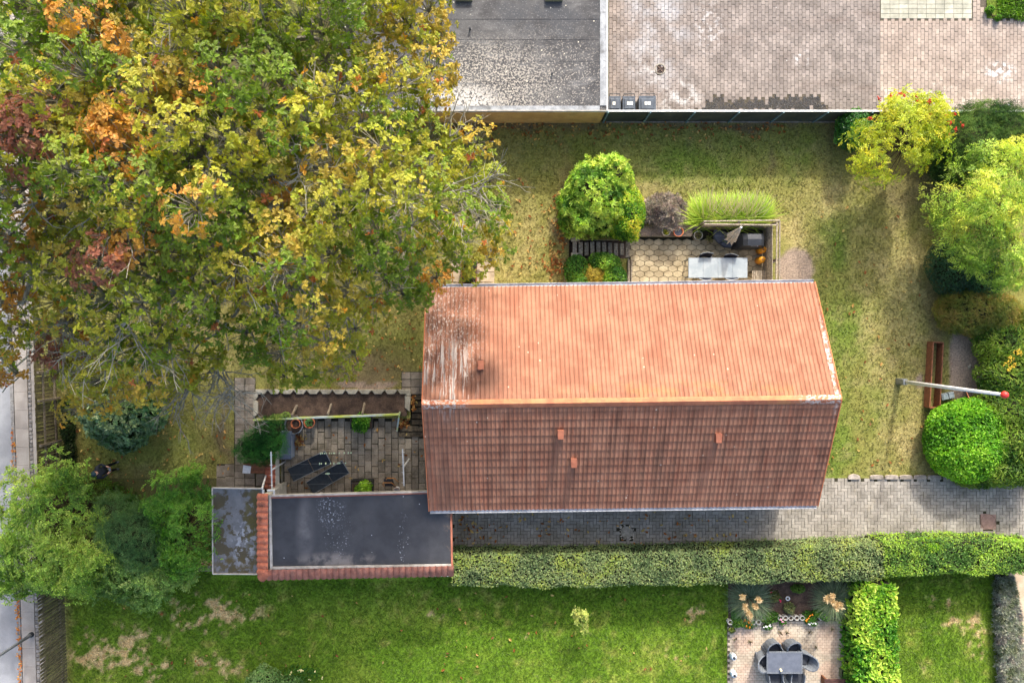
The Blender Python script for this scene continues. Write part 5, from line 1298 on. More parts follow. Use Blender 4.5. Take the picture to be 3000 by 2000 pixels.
# ---- grasses
def bladeT(n=4, w=.02, arch=.55):
    vs, fs = [], []
    for i in range(n + 1):
        t = i / n; x = t * (.45 + .55 * t) ; z = (1 - arch) * t + arch * math.sin(min(1, t * 1.15) * PI * .62) * .8; ww = w * (1 - t) ** .7 + .0015
        vs += [(x * .8, -ww, z * .75), (x * .8, ww, z * .75)]
    for i in range(n): fs.append((2 * i, 2 * i + 1, 2 * i + 3, 2 * i + 2))
    return (vs, fs)
def grass_clump(name, label, crowns, n, ln, pal, tipc, arch=.55, w=.018, cat='ornamental grass', fan=None, splay=.35):
    t = thing(name, label, cat, (*crowns[0][:2], 0)); loc, R, sc, col = [], [], [], []
    for (x, y, r) in crowns:
        k = n // len(crowns); a = rng.uniform(0, 2 * PI, k) if fan is None else rng.normal(fan[0], fan[1], k)
        q = rng.random(k) ** .5 * r; pa = rng.uniform(0, 2 * PI, k)
        loc.append(np.stack([x + q * np.cos(pa), y + q * np.sin(pa), np.zeros(k)], 1))
        Rm = Rz(a); tilt = np.abs(rng.normal(0, splay, k)); Ry = np.zeros((k, 3, 3)); ct, st = np.cos(tilt), np.sin(tilt); Ry[:, 0, 0] = ct; Ry[:, 0, 2] = st; Ry[:, 1, 1] = 1; Ry[:, 2, 0] = -st; Ry[:, 2, 2] = ct
        R.append(Rm @ Ry); s = rng.uniform(.6, 1.1, k) * ln; sc.append(s)
    loc, R, sc = np.concatenate(loc), np.concatenate(R), np.concatenate(sc); col = tint(loc, pal, 4., .2, 31)
    T = bladeT(4, w / ln, arch); T = (T[0], T[1], [1, 1, 1, 1, 1, 1, 1.05, 1.05, 1.1, 1.1])
    me = inst('blades', T, loc, R, sc, M_leaf, col); part('blades', me, None, t)['kind'] = 'stuff'
    return t, loc, R, sc
cr = [(*P(2048 + i * 23, 655 - 3 * (i % 2), 0)[:2], .16) for i in range(8)]
gtm, *_ = grass_clump('ornamental_grass', 'tall bright yellow green ornamental grass behind the slatted screen', cr, 3600, 1.25, [c(104, 136, 34), c(146, 174, 52), c(182, 198, 88)], None, .6, .014, fan=(PI * .5, .7), splay=.5)
k = 130; b = np.array([P(rng.uniform(2050, 2215), 650, 0) for _ in range(k)]); d = np.stack([rng.normal(0, .45, k), rng.uniform(.35, 1., k), rng.uniform(.55, 1., k)], 1); mb = MB()
for i in range(k):
    p0 = Vector(b[i]) + Vector((0, random.gauss(0, .1), .2)); dd = Vector(d[i]).normalized(); L1 = random.uniform(.9, 1.35); p1 = p0 + dd * L1 + Vector((0, .06, .05)); p2 = p1 + dd * .22 + Vector((0, .05, -.05)); mb.tube([p0, p1, p2], [.004, .010, .003], 3)
part('seed_heads', mb, mat('beige_seed_head', c(222, 210, 164), c(200, 186, 140), sc=20), gtm)['kind'] = 'stuff'
M_plume = mat('cream_plume', c(222, 200, 158), c(200, 176, 132), sc=14, rough=1, bump=1., bsc=60)
for (x, y), lab, pl in (((2195, 1752), 'pampas grass with cream plumes at the left end of the flower bed', [(2178, 1745), (2185, 1772), (2192, 1788), (2212, 1770), (2222, 1752), (2198, 1796)]), ((2440, 1752), 'pampas grass with cream plumes beside the laurel hedge', [(2425, 1750), (2440, 1758), (2455, 1765), (2462, 1768), (2440, 1742), (2450, 1772)])):
    X, Y, _ = P(x, y, .2); g_, *_ = grass_clump('pampas_grass', lab, [(X, Y, .16)], 1500, 1.05, [c(58, 82, 62), c(92, 112, 84), c(132, 142, 110)], None, .6, .009, 'pampas grass', None, .5)
    for (ux, uy) in pl:
        q = Vector(P(ux, uy, 1.5)); o0 = Vector((X, Y, 0)); dd = (q - o0).normalized(); mb = MB(); mb.tube([o0, q - dd * .1], [.010, .008], 5); 
        part('plume_stem', mb, M_twig, g_)
        kq = 130; tq = rng.random(kq); ax = np.array(dd * .34 + Vector((0, -.10, -.06))); pq = np.array(q - dd * .12)[None] + tq[:, None] * ax + rng.normal(0, .022, (kq, 3)); nq = unit(kq) * .6 + ax / np.linalg.norm(ax); nq /= np.linalg.norm(nq, axis=1, keepdims=True)
        part('plume', foliage('plume', pq, nq, .13, leafT(.28, .05), np.array([c(214, 196, 158), c(190, 166, 126)])[rng.integers(0, 2, kq)] * rng.uniform(.85, 1.1, (kq, 1)), .9, .3), None, g_)
# ================================================================ OBJECTS
# ---- wheelie bins by the fence
M_bin = mat('dark_grey_plastic', c(84, 92, 102), c(70, 77, 86), sc=6, rough=.5, micro=(30, .08))
M_sticker = mat('white_sticker', c(228, 228, 220), c(214, 214, 204), rough=.6)
def wheelie(label, loc, wd, dp, ht, nst):
    t = thing('wheelie_bin', label, 'bin', loc, 'wheelie bins by the court fence')
    b0, b1 = wd * .42, wd * .48
    mb = MB(); mb.add([(x * b0, y * dp * .40, .05) for x, y in ((-1, -1), (1, -1), (1, 1), (-1, 1))] + [(x * b1, y * dp * .48, ht - .06) for x, y in ((-1, -1), (1, -1), (1, 1), (-1, 1))], [(3, 2, 1, 0), (4, 5, 6, 7), (0, 1, 5, 4), (1, 2, 6, 5), (2, 3, 7, 6), (3, 0, 4, 7)])
    part('body', mb, M_bin, t, local=True)
    mb = MB(); mb.box(-wd / 2, wd / 2, -dp * .5, dp * .46, ht - .055, ht - .02, .01); mb.box(-wd * .40, wd * .40, -dp * .42, dp * .30, ht - .021, ht + .02, .03)
    ld = part('lid', mb, M_bin, t, local=True)
    if nst < 2 or wd < .65:
        part('lid_rib', MB().box(-.015, .015, -dp * .42, dp * .44, ht + .019, ht + .032), M_bin, ld)
    h = dp * .46
    part('handle', MB().tube([(-wd * .42, h, ht - .04), (-wd * .42, h + .09, ht + .01), (wd * .42, h + .09, ht + .01), (wd * .42, h, ht - .04)], .016, 6), M_dark, t, local=True)
    for s in (-1, 1): part('wheel', MB().tube([(s * wd * .36, h - .02, .1), (s * wd * .46, h - .02, .1)], .1, 14), M_black, t, local=True)
    for i in range(nst): part('sticker', MB().box(-.09 + i * .13 - (.03 if wd > .65 else 0), -.09 + i * .13 + .11 - (.03 if wd > .65 else 0), -.09, .04, ht + .0205, ht + .036), M_sticker, ld)
    return t
wheelie('left dark grey wheelie bin with one white sticker beside the garage corner', (*P(1801, 302, 1.05)[:2], 0), .50, .62, 1.05, 1)
wheelie('middle dark grey wheelie bin with two white stickers', (*P(1843, 302, 1.05)[:2], 0), .52, .62, 1.05, 2)
wheelie('wide grey wheelie bin with flat lid right of the two narrow bins', (*P(1897, 302, 1.1)[:2], 0), .70, .64, 1.1, 2)

# ---- covers in the pavings
M_iron = mat('rusty_iron', c(120, 100, 90), c(92, 78, 70), sc=8, rough=.8, micro=(40, .2))
M_conc = mat('grey_concrete', c(160, 154, 142), c(130, 124, 112), sc=5, rough=.95, micro=(30, .2))
X, Y, _ = P(1934, 203); t = thing('drain_cover', 'round iron drain grate with a crossbar in the court', 'drain', (X, Y, 0))
part('frame', MB().lathe([(.235, -.02), (.235, .018), (.19, .02), (.19, -.03)], (X, Y, 0), 24), M_conc, t)
part('grate', MB().lathe([(.185, -.05), (.185, .0), (0, .0)], (X, Y, 0), 24), mat('dark_iron', c(74, 62, 56), c(56, 48, 44), sc=12, rough=.8), t)
for r_ in (.7, 2.27): part('crossbar', MB().beam((X - .17 * math.cos(r_), Y - .17 * math.sin(r_), .012), (X + .17 * math.cos(r_), Y + .17 * math.sin(r_), .012), .03, .02), M_iron, t)
X, Y, _ = P(1836, 1558); t = thing('manhole_cover', 'round concrete manhole cover framed by cobbles in the shaded driveway', 'manhole', (X, Y, 0))
part('bed', MB().box(X - .31, X + .31, Y - .31, Y + .31, -.05, .003), M_dirt, t)
part('lid', MB().lathe([(.255, -.03), (.255, .022), (.22, .026), (.215, .016), (.14, .018), (.135, .024), (.05, .026), (0, .022)], (X, Y, 0), 28), M_conc, t)
for i in range(34):
    while True:
        u, v = random.uniform(-.29, .29), random.uniform(-.29, .29)
        if math.hypot(u, v) > .28: break
    o = part('cobble', MB().ball((X + u, Y + v, .006), random.uniform(.025, .042), 8, (1, .85, .6)), M_peb, t); o['rnd'] = random.random()
X, Y, _ = P(2895, 1527); t = thing('square_manhole_cover', 'square reddish brown manhole cover in the sunny part of the driveway', 'manhole', (X, Y, 0))
part('plate', MB().box(X - .335, X + .335, Y - .335, Y + .335, -.04, .018, .01), mat('red_brown_iron', c(140, 116, 108), c(122, 100, 94), sc=6, rough=.85, micro=(50, .15)), t)
part('ring', MB().tube([(X + .31 * math.cos(a / 16 * PI), Y + .31 * math.sin(a / 16 * PI), .018) for a in range(32)], .009, 4, True), M_iron, t)

# ---- hexagon terrace furniture
ZT = XZ + .73
M_marble = mat('pale_table_slab', c(160, 168, 172), c(142, 152, 158), sc=3, rough=.3, spec=.5, micro=(25, .06))
t = thing('dining_table', 'long pale stone topped table on the hexagon terrace', 'table', (*P(2102, 784, XZ)[:2], XZ))
x0_, x1_, y0_, y1_ = P(2017, 0, ZT)[0], P(2190, 0, ZT)[0], P(0, 814, ZT)[1], P(0, 755, ZT)[1]
part('frame', MB().box(x0_, x1_, y0_, y1_, ZT - .07, ZT - .012), M_steel, t)
w4 = (x1_ - x0_) / 4
for i in range(4): part('table_slab', MB().box(x0_ + i * w4 + .006, x0_ + (i + 1) * w4 - .006, y0_ + .006, y1_ - .006, ZT - .0125, ZT), M_marble, t)
for x in (x0_ + .06, x1_ - .06):
    for y in (y0_ + .06, y1_ - .06): part('leg', MB().box(x - .03, x + .03, y - .03, y + .03, XZ, ZT - .071), M_steel, t)
M_navy = mat('navy_sling', c(36, 40, 56), c(28, 32, 46), sc=20, rough=.8, micro=(80, .15))
def sling_chair(label, loc, rz, grp):
    t = thing('sling_chair', label, 'chair', loc, grp, rz)      # faces +Y
    mb = MB(); mb.prism([(-.23, -.2), (.23, -.2), (.25, .24), (-.25, .24)], .42, .45); part('seat', mb, M_navy, t, local=True)
    vs = []
    for k in range(7):
        u = -1 + k / 3; vs += [(u * .25, -.2 - .06 * (1 - u * u), .45), (u * .27, -.34 - .06 * (1 - u * u), .92)]
    part('backrest', MB().add(vs + [(x, y - .02, z) for x, y, z in vs], [(2 * k, 2 * k + 2, 2 * k + 3, 2 * k + 1) for k in range(6)] + [(14 + 2 * k + 1, 14 + 2 * k + 3, 14 + 2 * k + 2, 14 + 2 * k) for k in range(6)] + [(2 * k + 1, 2 * k + 3, 17 + 2 * k, 15 + 2 * k) for k in range(6)]), M_navy, t, local=True)
    part('top_rail', MB().tube([(-.27, -.345, .93), (-.14, -.39, .94), (0, -.41, .945), (.14, -.39, .94), (.27, -.345, .93)], .014, 6), M_steel, t, local=True)
    for s in (-1, 1):
        part('leg', MB().tube([(s * .25, .24, .44), (s * .26, .27, 0)], .013, 6), M_steel, t, local=True); part('leg', MB().tube([(s * .25, -.2, .44), (s * .26, -.3, 0)], .013, 6), M_steel, t, local=True)
        part('armrest', MB().tube([(s * .27, -.27, .66), (s * .28, .2, .64), (s * .27, .25, .44)], .014, 6), M_steel, t, local=True)
    return t
ch0 = sling_chair('navy sling chair pushed under the pale table, upper left of four', (*P(2060, 772, XZ + .3)[:2], XZ), PI + .05, 'chairs around the pale terrace table')
copy_tree(ch0, (*P(2128, 776, XZ + .3)[:2], XZ), PI - .08, 'navy sling chair pushed under the pale table, upper right of four')
copy_tree(ch0, (*P(2056, 796, XZ + .3)[:2], XZ), -.06, 'navy sling chair between table and gutter, lower left of four')
copy_tree(ch0, (*P(2130, 795, XZ + .3)[:2], XZ), .05, 'navy sling chair between table and gutter, lower right of four')
# covered barbecue
M_cover = mat('black_vinyl_cover', c(54, 57, 62), c(44, 47, 52), sc=3, rough=.45, spec=.45, bump=.35, bsc=9, micro=(60, .08))
bx, by, _ = P(2207, 702, .6); t = thing('covered_barbecue', 'barbecue under a black vinyl cover in the screened corner', 'barbecue', (bx, by, XZ), None, .0)
sec = [(-.66, .0), (-.60, .55), (-.46, .92), (-.30, 1.06), (.28, 1.06), (.46, .90), (.60, .55), (.66, 0)]
mb = MB(); vs = []
for yy, k in ((-.33, .93), (-.30, 1.), (0, 1.04), (.24, 1.), (.29, .92)): vs += [(x * (1 if z < .3 else .97) * (1 if abs(yy) < .29 else .965), yy * (1 if z < .6 else .86), z * k) for x, z in sec]
fsx = []
for r_ in range(4): fsx += [(r_ * 8 + i, r_ * 8 + i + 1, r_ * 8 + 9 + i, r_ * 8 + 8 + i) for i in range(7)]
fsx += [tuple(range(7, -1, -1)), tuple(range(32, 40))]
part('cover', mb.add(vs, fsx), M_cover, t, local=True)
for xx in (-.30, .28): part('seam', MB().tube([(xx, -.26, 1.0), (xx, 0, 1.108), (xx, .21, 1.06)], .008, 4), M_cover, t, local=True)
for s in (-1, 1): part('wheel', MB().tube([(s * .5, -.2, .08), (s * .55, -.2, .08)], .08, 12), M_black, t, local=True)
fc = bpy.data.curves.new('logo', 'FONT'); fc.body = 'weber'; fc.size = .09; fc.align_x = 'CENTER'; fc.align_y = 'CENTER'; fc.extrude = .001
lg = bpy.data.objects.new('logo', fc); COL.objects.link(lg); lg.parent = t; lg.location = (-.02, -.273, 1.005); lg.rotation_euler = (.55, 0, .05); fc.materials.append(M_white)
bpy.context.view_layer.update(); lm = bpy.data.meshes.new_from_object(lg.evaluated_get(bpy.context.evaluated_depsgraph_get())); lm2 = bpy.data.objects.new('logo', lm); COL.objects.link(lm2); lm2.parent = t; lm2.location = lg.location; lm2.rotation_euler = lg.rotation_euler; bpy.data.objects.remove(lg); lm2.name = 'logo'
part('logo_mark', MB().obox((.13, -.272, 1.004), (.05, .05, .004), .3), M_white, t, local=True)
# gas bottles
M_gas = mat('yellow_gas_bottle', c(226, 158, 34), c(204, 136, 26), sc=7, rough=.4, spec=.5, layers=[dict(c=c(130, 84, 30), sc=6, lo=.62, hi=.72, amt=.6)])
for (px, py), lab in (((2237, 731), 'yellow gas bottle nearer the covered barbecue'), ((2234, 760), 'yellow gas bottle nearer the slatted bench')):
    X, Y, _ = P(px, py, .25); t = thing('gas_bottle', lab, 'gas bottle', (X, Y, XZ), 'gas bottles by the screen')
    part('body', MB().lathe([(.13, 0), (.15, .03), (.15, .40), (.135, .47), (.09, .52), (.04, .535), (0, .535)], (X, Y, XZ), 20), M_gas, t, True)
    part('collar', MB().tube([(X + .10 * math.cos(a), Y + .10 * math.sin(a), XZ + .6) for a in [i * .5 for i in range(10)]], .014, 6), M_gas, t); part('valve', MB().lathe([(.025, .53), (.025, .60), (.0, .61)], (X, Y, XZ), 8), M_iron, t)
# slatted bench
t = thing('slatted_bench', 'small grey slatted bench at the gutter end of the terrace', 'bench', (*P(2222, 815, XZ)[:2], XZ))
for i in range(9):
    x = P(2204 + i * 5.1, 0, .15)[0]; o = part('slat', MB().box(x, x + .055, P(0, 848, .15)[1], P(0, 793, .15)[1], XZ + .40, XZ + .43), M_wood_grey, t); o['rnd'] = random.random() * 1.2
for xx in (2206, 2242):
    for yy in (797, 844): X, Y, _ = P(xx, yy, .12); part('leg', MB().box(X - .03, X + .03, Y - .03, Y + .03, XZ, XZ + .399), M_wood_grey, t)
# closed parasol
M_canvas = mat('beige_canvas', c(200, 190, 172), c(172, 160, 142), sc=9, rough=.9, bump=.4, bsc=14)
b0, b1 = Vector(P(2125, 684, XZ)), Vector(P(2166, 669, 1.55)); b0 = Vector((b1.x - .12, b1.y - .08, XZ)); t = thing('closed_parasol', 'closed beige parasol leaning over the screen corner', 'parasol', b0)
part('pole', MB().tube([b0, b1 + Vector((0, 0, .05))], .02, 8), M_white, t)
tipv = b1 + Vector((.03, .02, .1)); low = Vector(P(2140, 702, .75))
mb = MB(); n = 14; rings = []
for k in range(6):
    f_ = k / 5; cc = tipv.lerp(low, f_); rr = .035 + .18 * f_ ** .8; rings.append([(cc.x + rr * (1.15 if i % 2 else .5) * math.cos(2 * PI * i / n), cc.y + rr * (1.15 if i % 2 else .5) * math.sin(2 * PI * i / n), cc.z - .04 * (i % 2) + random.gauss(0, .008)) for i in range(n)])
mb.add([p for r in rings for p in r], [(k * n + i, k * n + (i + 1) % n, (k + 1) * n + (i + 1) % n, (k + 1) * n + i) for k in range(5) for i in range(n)] + [tuple(range(n)), tuple(range(6 * n - 1, 5 * n - 1, -1))])
part('canopy', mb, M_canvas, t); part('finial', MB().ball(tipv + Vector((0, 0, .03)), .05, 10), M_white, t)
part('base', MB().lathe([(.22, 0), (.22, .05), (.05, .08), (.04, .25), (0, .25)], tuple(b0), 16), M_conc, t)
# dark padded lounge seat
M_pad = mat('dark_blue_pad', c(50, 57, 70), c(42, 48, 60), sc=6, rough=.85, micro=(70, .1))
def pad(poly, z0, z1): return MB().prism(poly, z0, z1, .035)
t = thing('lounge_pads', 'two dark blue rounded lounge pads folded beside the barbecue', 'cushion', (*P(2120, 700, XZ)[:2], XZ))
part('back_pad', pad(PP([(2095, 672), (2112, 675), (2126, 690), (2118, 706), (2107, 713), (2094, 700), (2091, 684)], .45), .30, .42), M_pad, t)
part('seat_pad', pad(PP([(2118, 704), (2132, 693), (2150, 700), (2153, 710), (2142, 726), (2122, 724), (2108, 713)], .25), .12, .24), M_pad, t)
part('frame', MB().beam(P(2098, 690, .28), P(2112, 700, XZ), .04, .04).beam(P(2120, 715, .1), P(2118, 718, XZ), .04, .04).beam(P(2145, 712, .1), P(2146, 712, XZ), .04, .04).beam(P(2100, 690, .29), P(2146, 712, .1), .04, .03), M_steel, t)
# pots
def pot(name, label, px, py, zr, r, hgt, m, zf, fill=None, rim=.02, cat='pot'):
    X, Y, _ = P(px, py, zr); t = thing(name, label, cat, (X, Y, zf))
    part('pot', MB().lathe([(r * .68, 0), (r * .97, hgt - .05), (r, hgt - .05), (r, hgt), (r - rim, hgt), (r - rim * 1.3, hgt - .09), (r * .6, hgt - .16), (0, hgt - .16)], (X, Y, zf), 24), m, t, True)
    if fill: part('soil', MB().lathe([(r - rim * 1.5, 0), (0, .015)], (X, Y, zf + hgt - .08), 16), fill, t)
    return t, (X, Y, zf + hgt - .05)
def sprig(parent, c0, r, h, n, T, size, pal, m=None, seed=1, name='plant'):
    e = [np.array([c0[0], c0[1], c0[2], r, r, h])]; p, nn = shell(e, n, .6, .15, zmin=c0[2] - .02, low=-.1)
    part(name, foliage('plant', p, nn, size, T, tint(p, pal, 5., .2, seed), .4, .4, m), None, parent)
    mb = MB()
    for i in range(5): q = p[rng.integers(len(p))]; mb.tube([(c0[0], c0[1], c0[2] - .05), tuple((np.array(c0) + q) / 2), tuple(q)], [.008, .006, .004], 4)
    part('stem', mb, M_twig, parent)
M_wpot = mat('white_pot', c(206, 196, 180), c(186, 174, 156), sc=8, rough=.7)
t, q = pot('flower_pot', 'small pale pot with yellow green plant left of the terracotta pot', 1952, 678, .35, .185, .36, M_wpot, 0., M_soil); sprig(t, q, .11, .12, 110, L6, .08, [c(110, 130, 40), c(190, 180, 50)])
pot('terracotta_pot', 'terracotta pot with dark water inside behind the hexagon terrace', 1988, 679, .38, .215, .40, M_terra, 0., mat('dark_water', c(70, 72, 78), rough=.1, spec=.6), .03)
t, q = pot('ring_pot', 'pale round pot with thin stems at the edge of the hexagon terrace', 2047, 689, .2, .19, .45, mat('grey_ring_pot', c(170, 168, 160), c(146, 144, 134), sc=9), XZ, M_soil, .022); sprig(t, q, .14, .12, 70, L4n, .12, [c(96, 100, 52), c(130, 128, 70)])
bush('terrace_weed', 'small green and brown plant beside the pale ring pot', 'plant', [np.array([*P(2078, 698, .0)[:2], -.2, .22, .3, .35])], L6, .08, 420, [c(64, 100, 34), c(112, 110, 60), c(140, 120, 76)], .4, .5, seed=33, nst=3, ck=.4)
# slatted screen round the terrace corner
t = thing('slatted_screen', 'weathered timber screen with double top rail around the barbecue corner', 'fence', (*P(2270, 740)[:2], 0))
xs = P(2263, 0, .82)[0]; ya, yb = P(0, 838, .8)[1] - .4, P(0, 658, .85)[1]
for i in range(7):
    o = part('slat', MB().box(xs - .012, xs + .012, ya, yb, XZ + .06 + i * .155, XZ + .06 + i * .155 + .125), M_wood_grey, t); o['rnd'] = random.random() * 1.1
xl = P(2062, 0, .82)[0]
for i in range(7):
    o = part('slat', MB().box(xl - (.25 if i < 3 else 0), xs - .02, yb - .012, yb + .012, XZ + .06 + i * .155, XZ + .06 + i * .155 + .125), M_wood_grey, t); o['rnd'] = random.random() * 1.1
for a_, b_ in (((2062, 648), (2284, 645)), ((2062, 656), (2280, 659)), ((2276, 650), (2274, 860)), ((2284, 646), (2283, 860))):
    o = part('rail', MB().beam(P(*a_, .92), P(*b_, .92), .045, .06), M_wood_grey, t); o['rnd'] = random.random() + .3
for xx, yy in ((2062, 652), (2165, 652), (2279, 651), (2279, 760), (2279, 850)):
    X, Y, _ = P(xx, yy, .85); part('post', MB().box(X - .04, X + .04, Y - .04, Y + .04, -.32, .885), M_wood_grey, t)
part('bracket', MB().beam(P(2260, 772, .75), P(2281, 761, .95), .05, .03), M_wood_grey, t)
# edging of the beds
t = thing('bed_edging', 'weathered timber edging around the bed below the steps', 'edging', P(1840, 800))
for a_, b_, wd in (((1676, 752), (1676, 850), .06), ((1842, 762), (1840, 850), .10), ((1850, 762), (1848, 850), .05), ((1674, 655), (1674, 702), .06)): o = part('board', MB().beam(P(*a_, .02), P(*b_, .02), wd, .24), M_wood_grey, t); o['rnd'] = random.random()
M_cst = mat('pale_stone', c(178, 168, 148), c(150, 140, 122), sc=6, rough=.95, micro=(25, .2))
for q, lab in (([(1674, 694), (1700, 696), (1698, 706), (1674, 707)], 'pale stone block at the upper left end of the timber steps'), ([(1674, 740), (1700, 741), (1690, 752), (1674, 753)], 'pale stone block at the lower left end of the timber steps')):
    tag(obj('stone_block', MB().prism(PP(q, .1), -.05, .12, .02).mesh('stone_block', M_cst)), lab, 'stone', 'stone blocks by the timber steps')

# ---- raised bed under the oak, brown planter frame on the right
t = thing('raised_bed', 'small brown timber raised bed under the oak by the gutter', 'raised bed', (*P(1372, 806)[:2], 0))
zb = .55
for q in (((1350, 772), (1397, 772)), ((1350, 838), (1397, 838)), ((1352, 770), (1352, 840)), ((1395, 770), (1395, 840))): part('board', MB().beam((*P(*q[0], zb)[:2], zb / 2), (*P(*q[1], zb)[:2], zb / 2), .04, zb), M_wood_brown, t)
part('soil', MB().box(P(1354, 0, zb)[0], P(1393, 0, zb)[0], P(0, 836, zb)[1], P(0, 774, zb)[1], 0, .3), M_soil, t)
sprig(t, (*P(1372, 802, .4)[:2], .35), .3, .3, 220, L6, .12, [c(50, 90, 40), c(96, 130, 70)])
t = thing('raised_planter', 'long empty brown timber planter frame crossed by the flagpole', 'raised bed', (*P(2740, 1100)[:2], 0)); zb = .42
cs = [(2735, 1002), (2764, 1003), (2754, 1195), (2724, 1194)]
for i in range(4):
    a_, b_ = P(*cs[i], zb), P(*cs[(i + 1) % 4], zb); o = part('board', MB().beam((a_[0], a_[1], zb / 2), (b_[0], b_[1], zb / 2), .045, zb), M_wood_brown, t); o['rnd'] = random.random()
mbx, mby, _ = P(2778, 1160, .2); t = thing('wrapped_bundle', 'grey wrapped bundle with dark strap at the end of the planter frame', 'bundle', (mbx, mby, 0))
part('bundle', MB().obox((mbx, mby, .12), (.54, .27, .24), .2, .05), mat('grey_foil', c(150, 162, 166), c(128, 140, 146), sc=9, rough=.5, bump=.5, bsc=20), t); part('strap', MB().obox((mbx, mby, .1225), (.03, .285, .252), .2), M_dark, t)
t = tag(obj('brown_board', MB().beam(P(2831, 1150, .02), P(2842, 1176, .85), .36, .025, (1, .3, .4)).mesh('brown_board', mat('plywood', c(176, 116, 82), c(156, 98, 68), sc=8, rough=.8))), 'brown board leaning against the round laurel', 'board')
tag(obj('garden_stone', MB().ball(P(2840, 1074, .03), .07, 8, (1, 1.2, .7)).ball(P(2844, 1069, .03), .05, 8, (1, 1, .7)).mesh('garden_stone', M_cst)), 'pale stone lying on the bare soil', 'stone')
tag(obj('blue_pipe', MB().tube([P(2977, 1407, .15), P(3010, 1405, .15)], .11, 14).mesh('blue_pipe', mat('pale_blue_plastic', c(150, 186, 206), c(130, 168, 190), rough=.4))), 'pale blue pipe sticking out of the hedge at the right edge', 'pipe')
# flagpole
fb = P(2634, 1116); t = thing('flagpole', 'white flagpole with red ball on top in the right lawn', 'flagpole', fb); hp_ = 6.25
part('pole', MB().tube([(fb[0], fb[1], .05), (fb[0], fb[1], hp_)], [.082, .055], 16), M_white, t, True)
part('ball', MB().ball((fb[0], fb[1], hp_ + .1), .125, 16), mat('red_ball', c(206, 60, 56), c(196, 52, 50), rough=.4), t, True)
part('base_bracket', MB().box(fb[0] - .15, fb[0] - .10, fb[1] - .10, fb[1] + .10, 0, .6).box(fb[0] - .15, fb[0] + .08, fb[1] - .12, fb[1] - .09, 0, .5).box(fb[0] - .15, fb[0] + .08, fb[1] + .09, fb[1] + .12, 0, .5), M_steel, t)
part('halyard', MB().tube([(fb[0] - .09, fb[1] + .02, 1.0), (fb[0] - .065, fb[1] + .03, hp_)], .005, 4), M_dark, t); part('cleat', MB().box(fb[0] - .13, fb[0] - .08, fb[1] + .01, fb[1] + .03, .95, 1.1), M_steel, t)

# ---- west terrace
M_lounger = mat('charcoal_textile', c(48, 56, 64), c(40, 47, 55), sc=8, rough=.85, micro=(90, .15))
def lounger(label, loc, rz, grp):
    t = thing('sun_lounger', label, 'sun lounger', loc, grp, rz)    # head towards +X
    def pnl(x0, x1, z0, z1, hw):
        n = 6; vs = []
        for i in range(n + 1):
            f = i / n; x, z = x0 + (x1 - x0) * f, z0 + (z1 - z0) * f - .025 * math.sin(PI * f); vs += [(x, -hw, z), (x, 0, z - .012), (x, hw, z)]
        return MB().add(vs + [(x, y, z - .02) for x, y, z in vs], [q for i in range(n) for q in ((3 * i, 3 * i + 3, 3 * i + 4, 3 * i + 1), (3 * i + 1, 3 * i + 4, 3 * i + 5, 3 * i + 2))] + [q for i in range(n) for q in ((21 + 3 * i + 1, 21 + 3 * i + 4, 21 + 3 * i + 3, 21 + 3 * i), (21 + 3 * i + 2, 21 + 3 * i + 5, 21 + 3 * i + 4, 21 + 3 * i + 1))])
    part('foot_panel', pnl(-.95, .0, .30, .30, .285), M_lounger, t, local=True)
    part('back_panel', pnl(.02, .90, .30, .60, .285), M_lounger, t, local=True)
    for s in (-1, 1):
        part('side_rail', MB().tube([(-.97, s * .295, .30), (.0, s * .295, .30), (.92, s * .295, .61)], .016, 6), M_steel, t, local=True)
        part('leg', MB().tube([(-.7, s * .29, .29), (-.78, s * .30, 0)], .014, 6), M_steel, t, local=True); part('leg', MB().tube([(.2, s * .29, .34), (.55, s * .30, 0)], .014, 6), M_steel, t, local=True)
    part('end_bar', MB().tube([(.91, -.295, .605), (.91, .295, .605)], .016, 6), M_steel, t, local=True)
    return t
l0 = lounger('charcoal sun lounger nearer the storage box', (*P(908, 1364, .1)[:2], TZ), math.radians(26), 'sun loungers on the terrace')
copy_tree(l0, (*P(962, 1397, .1)[:2], TZ), math.radians(31), 'charcoal sun lounger nearer the black planter')
# storage box
zt = .32; t = thing('storage_box', 'blue grey plastic storage box with ribbed lid on the terrace', 'storage box', (-8.92, -5.0, TZ)); xa, xb, ya, yb = -9.17, -8.69, P(0, 1345, zt)[1], P(0, 1263, zt)[1]
M_box = mat('blue_grey_plastic', c(98, 110, 130), c(84, 96, 116), sc=5, rough=.55); M_box2 = mat('pale_blue_grey_plastic', c(150, 162, 180), c(136, 148, 166), sc=5, rough=.55)
part('body', MB().box(xa + .02, xb - .015, ya + .02, yb - .02, TZ + .01, zt - .05), M_box2, t)
ld = part('lid', MB().box(xa, xb, ya, yb, zt - .049, zt, .012), M_box, t)
for i in range(4): o = part('lid_rib', MB().box(xa + .03 + i * .108, xa + .125 + i * .108, ya + .03, yb - .03, zt - .005, zt + .012), M_box, ld)
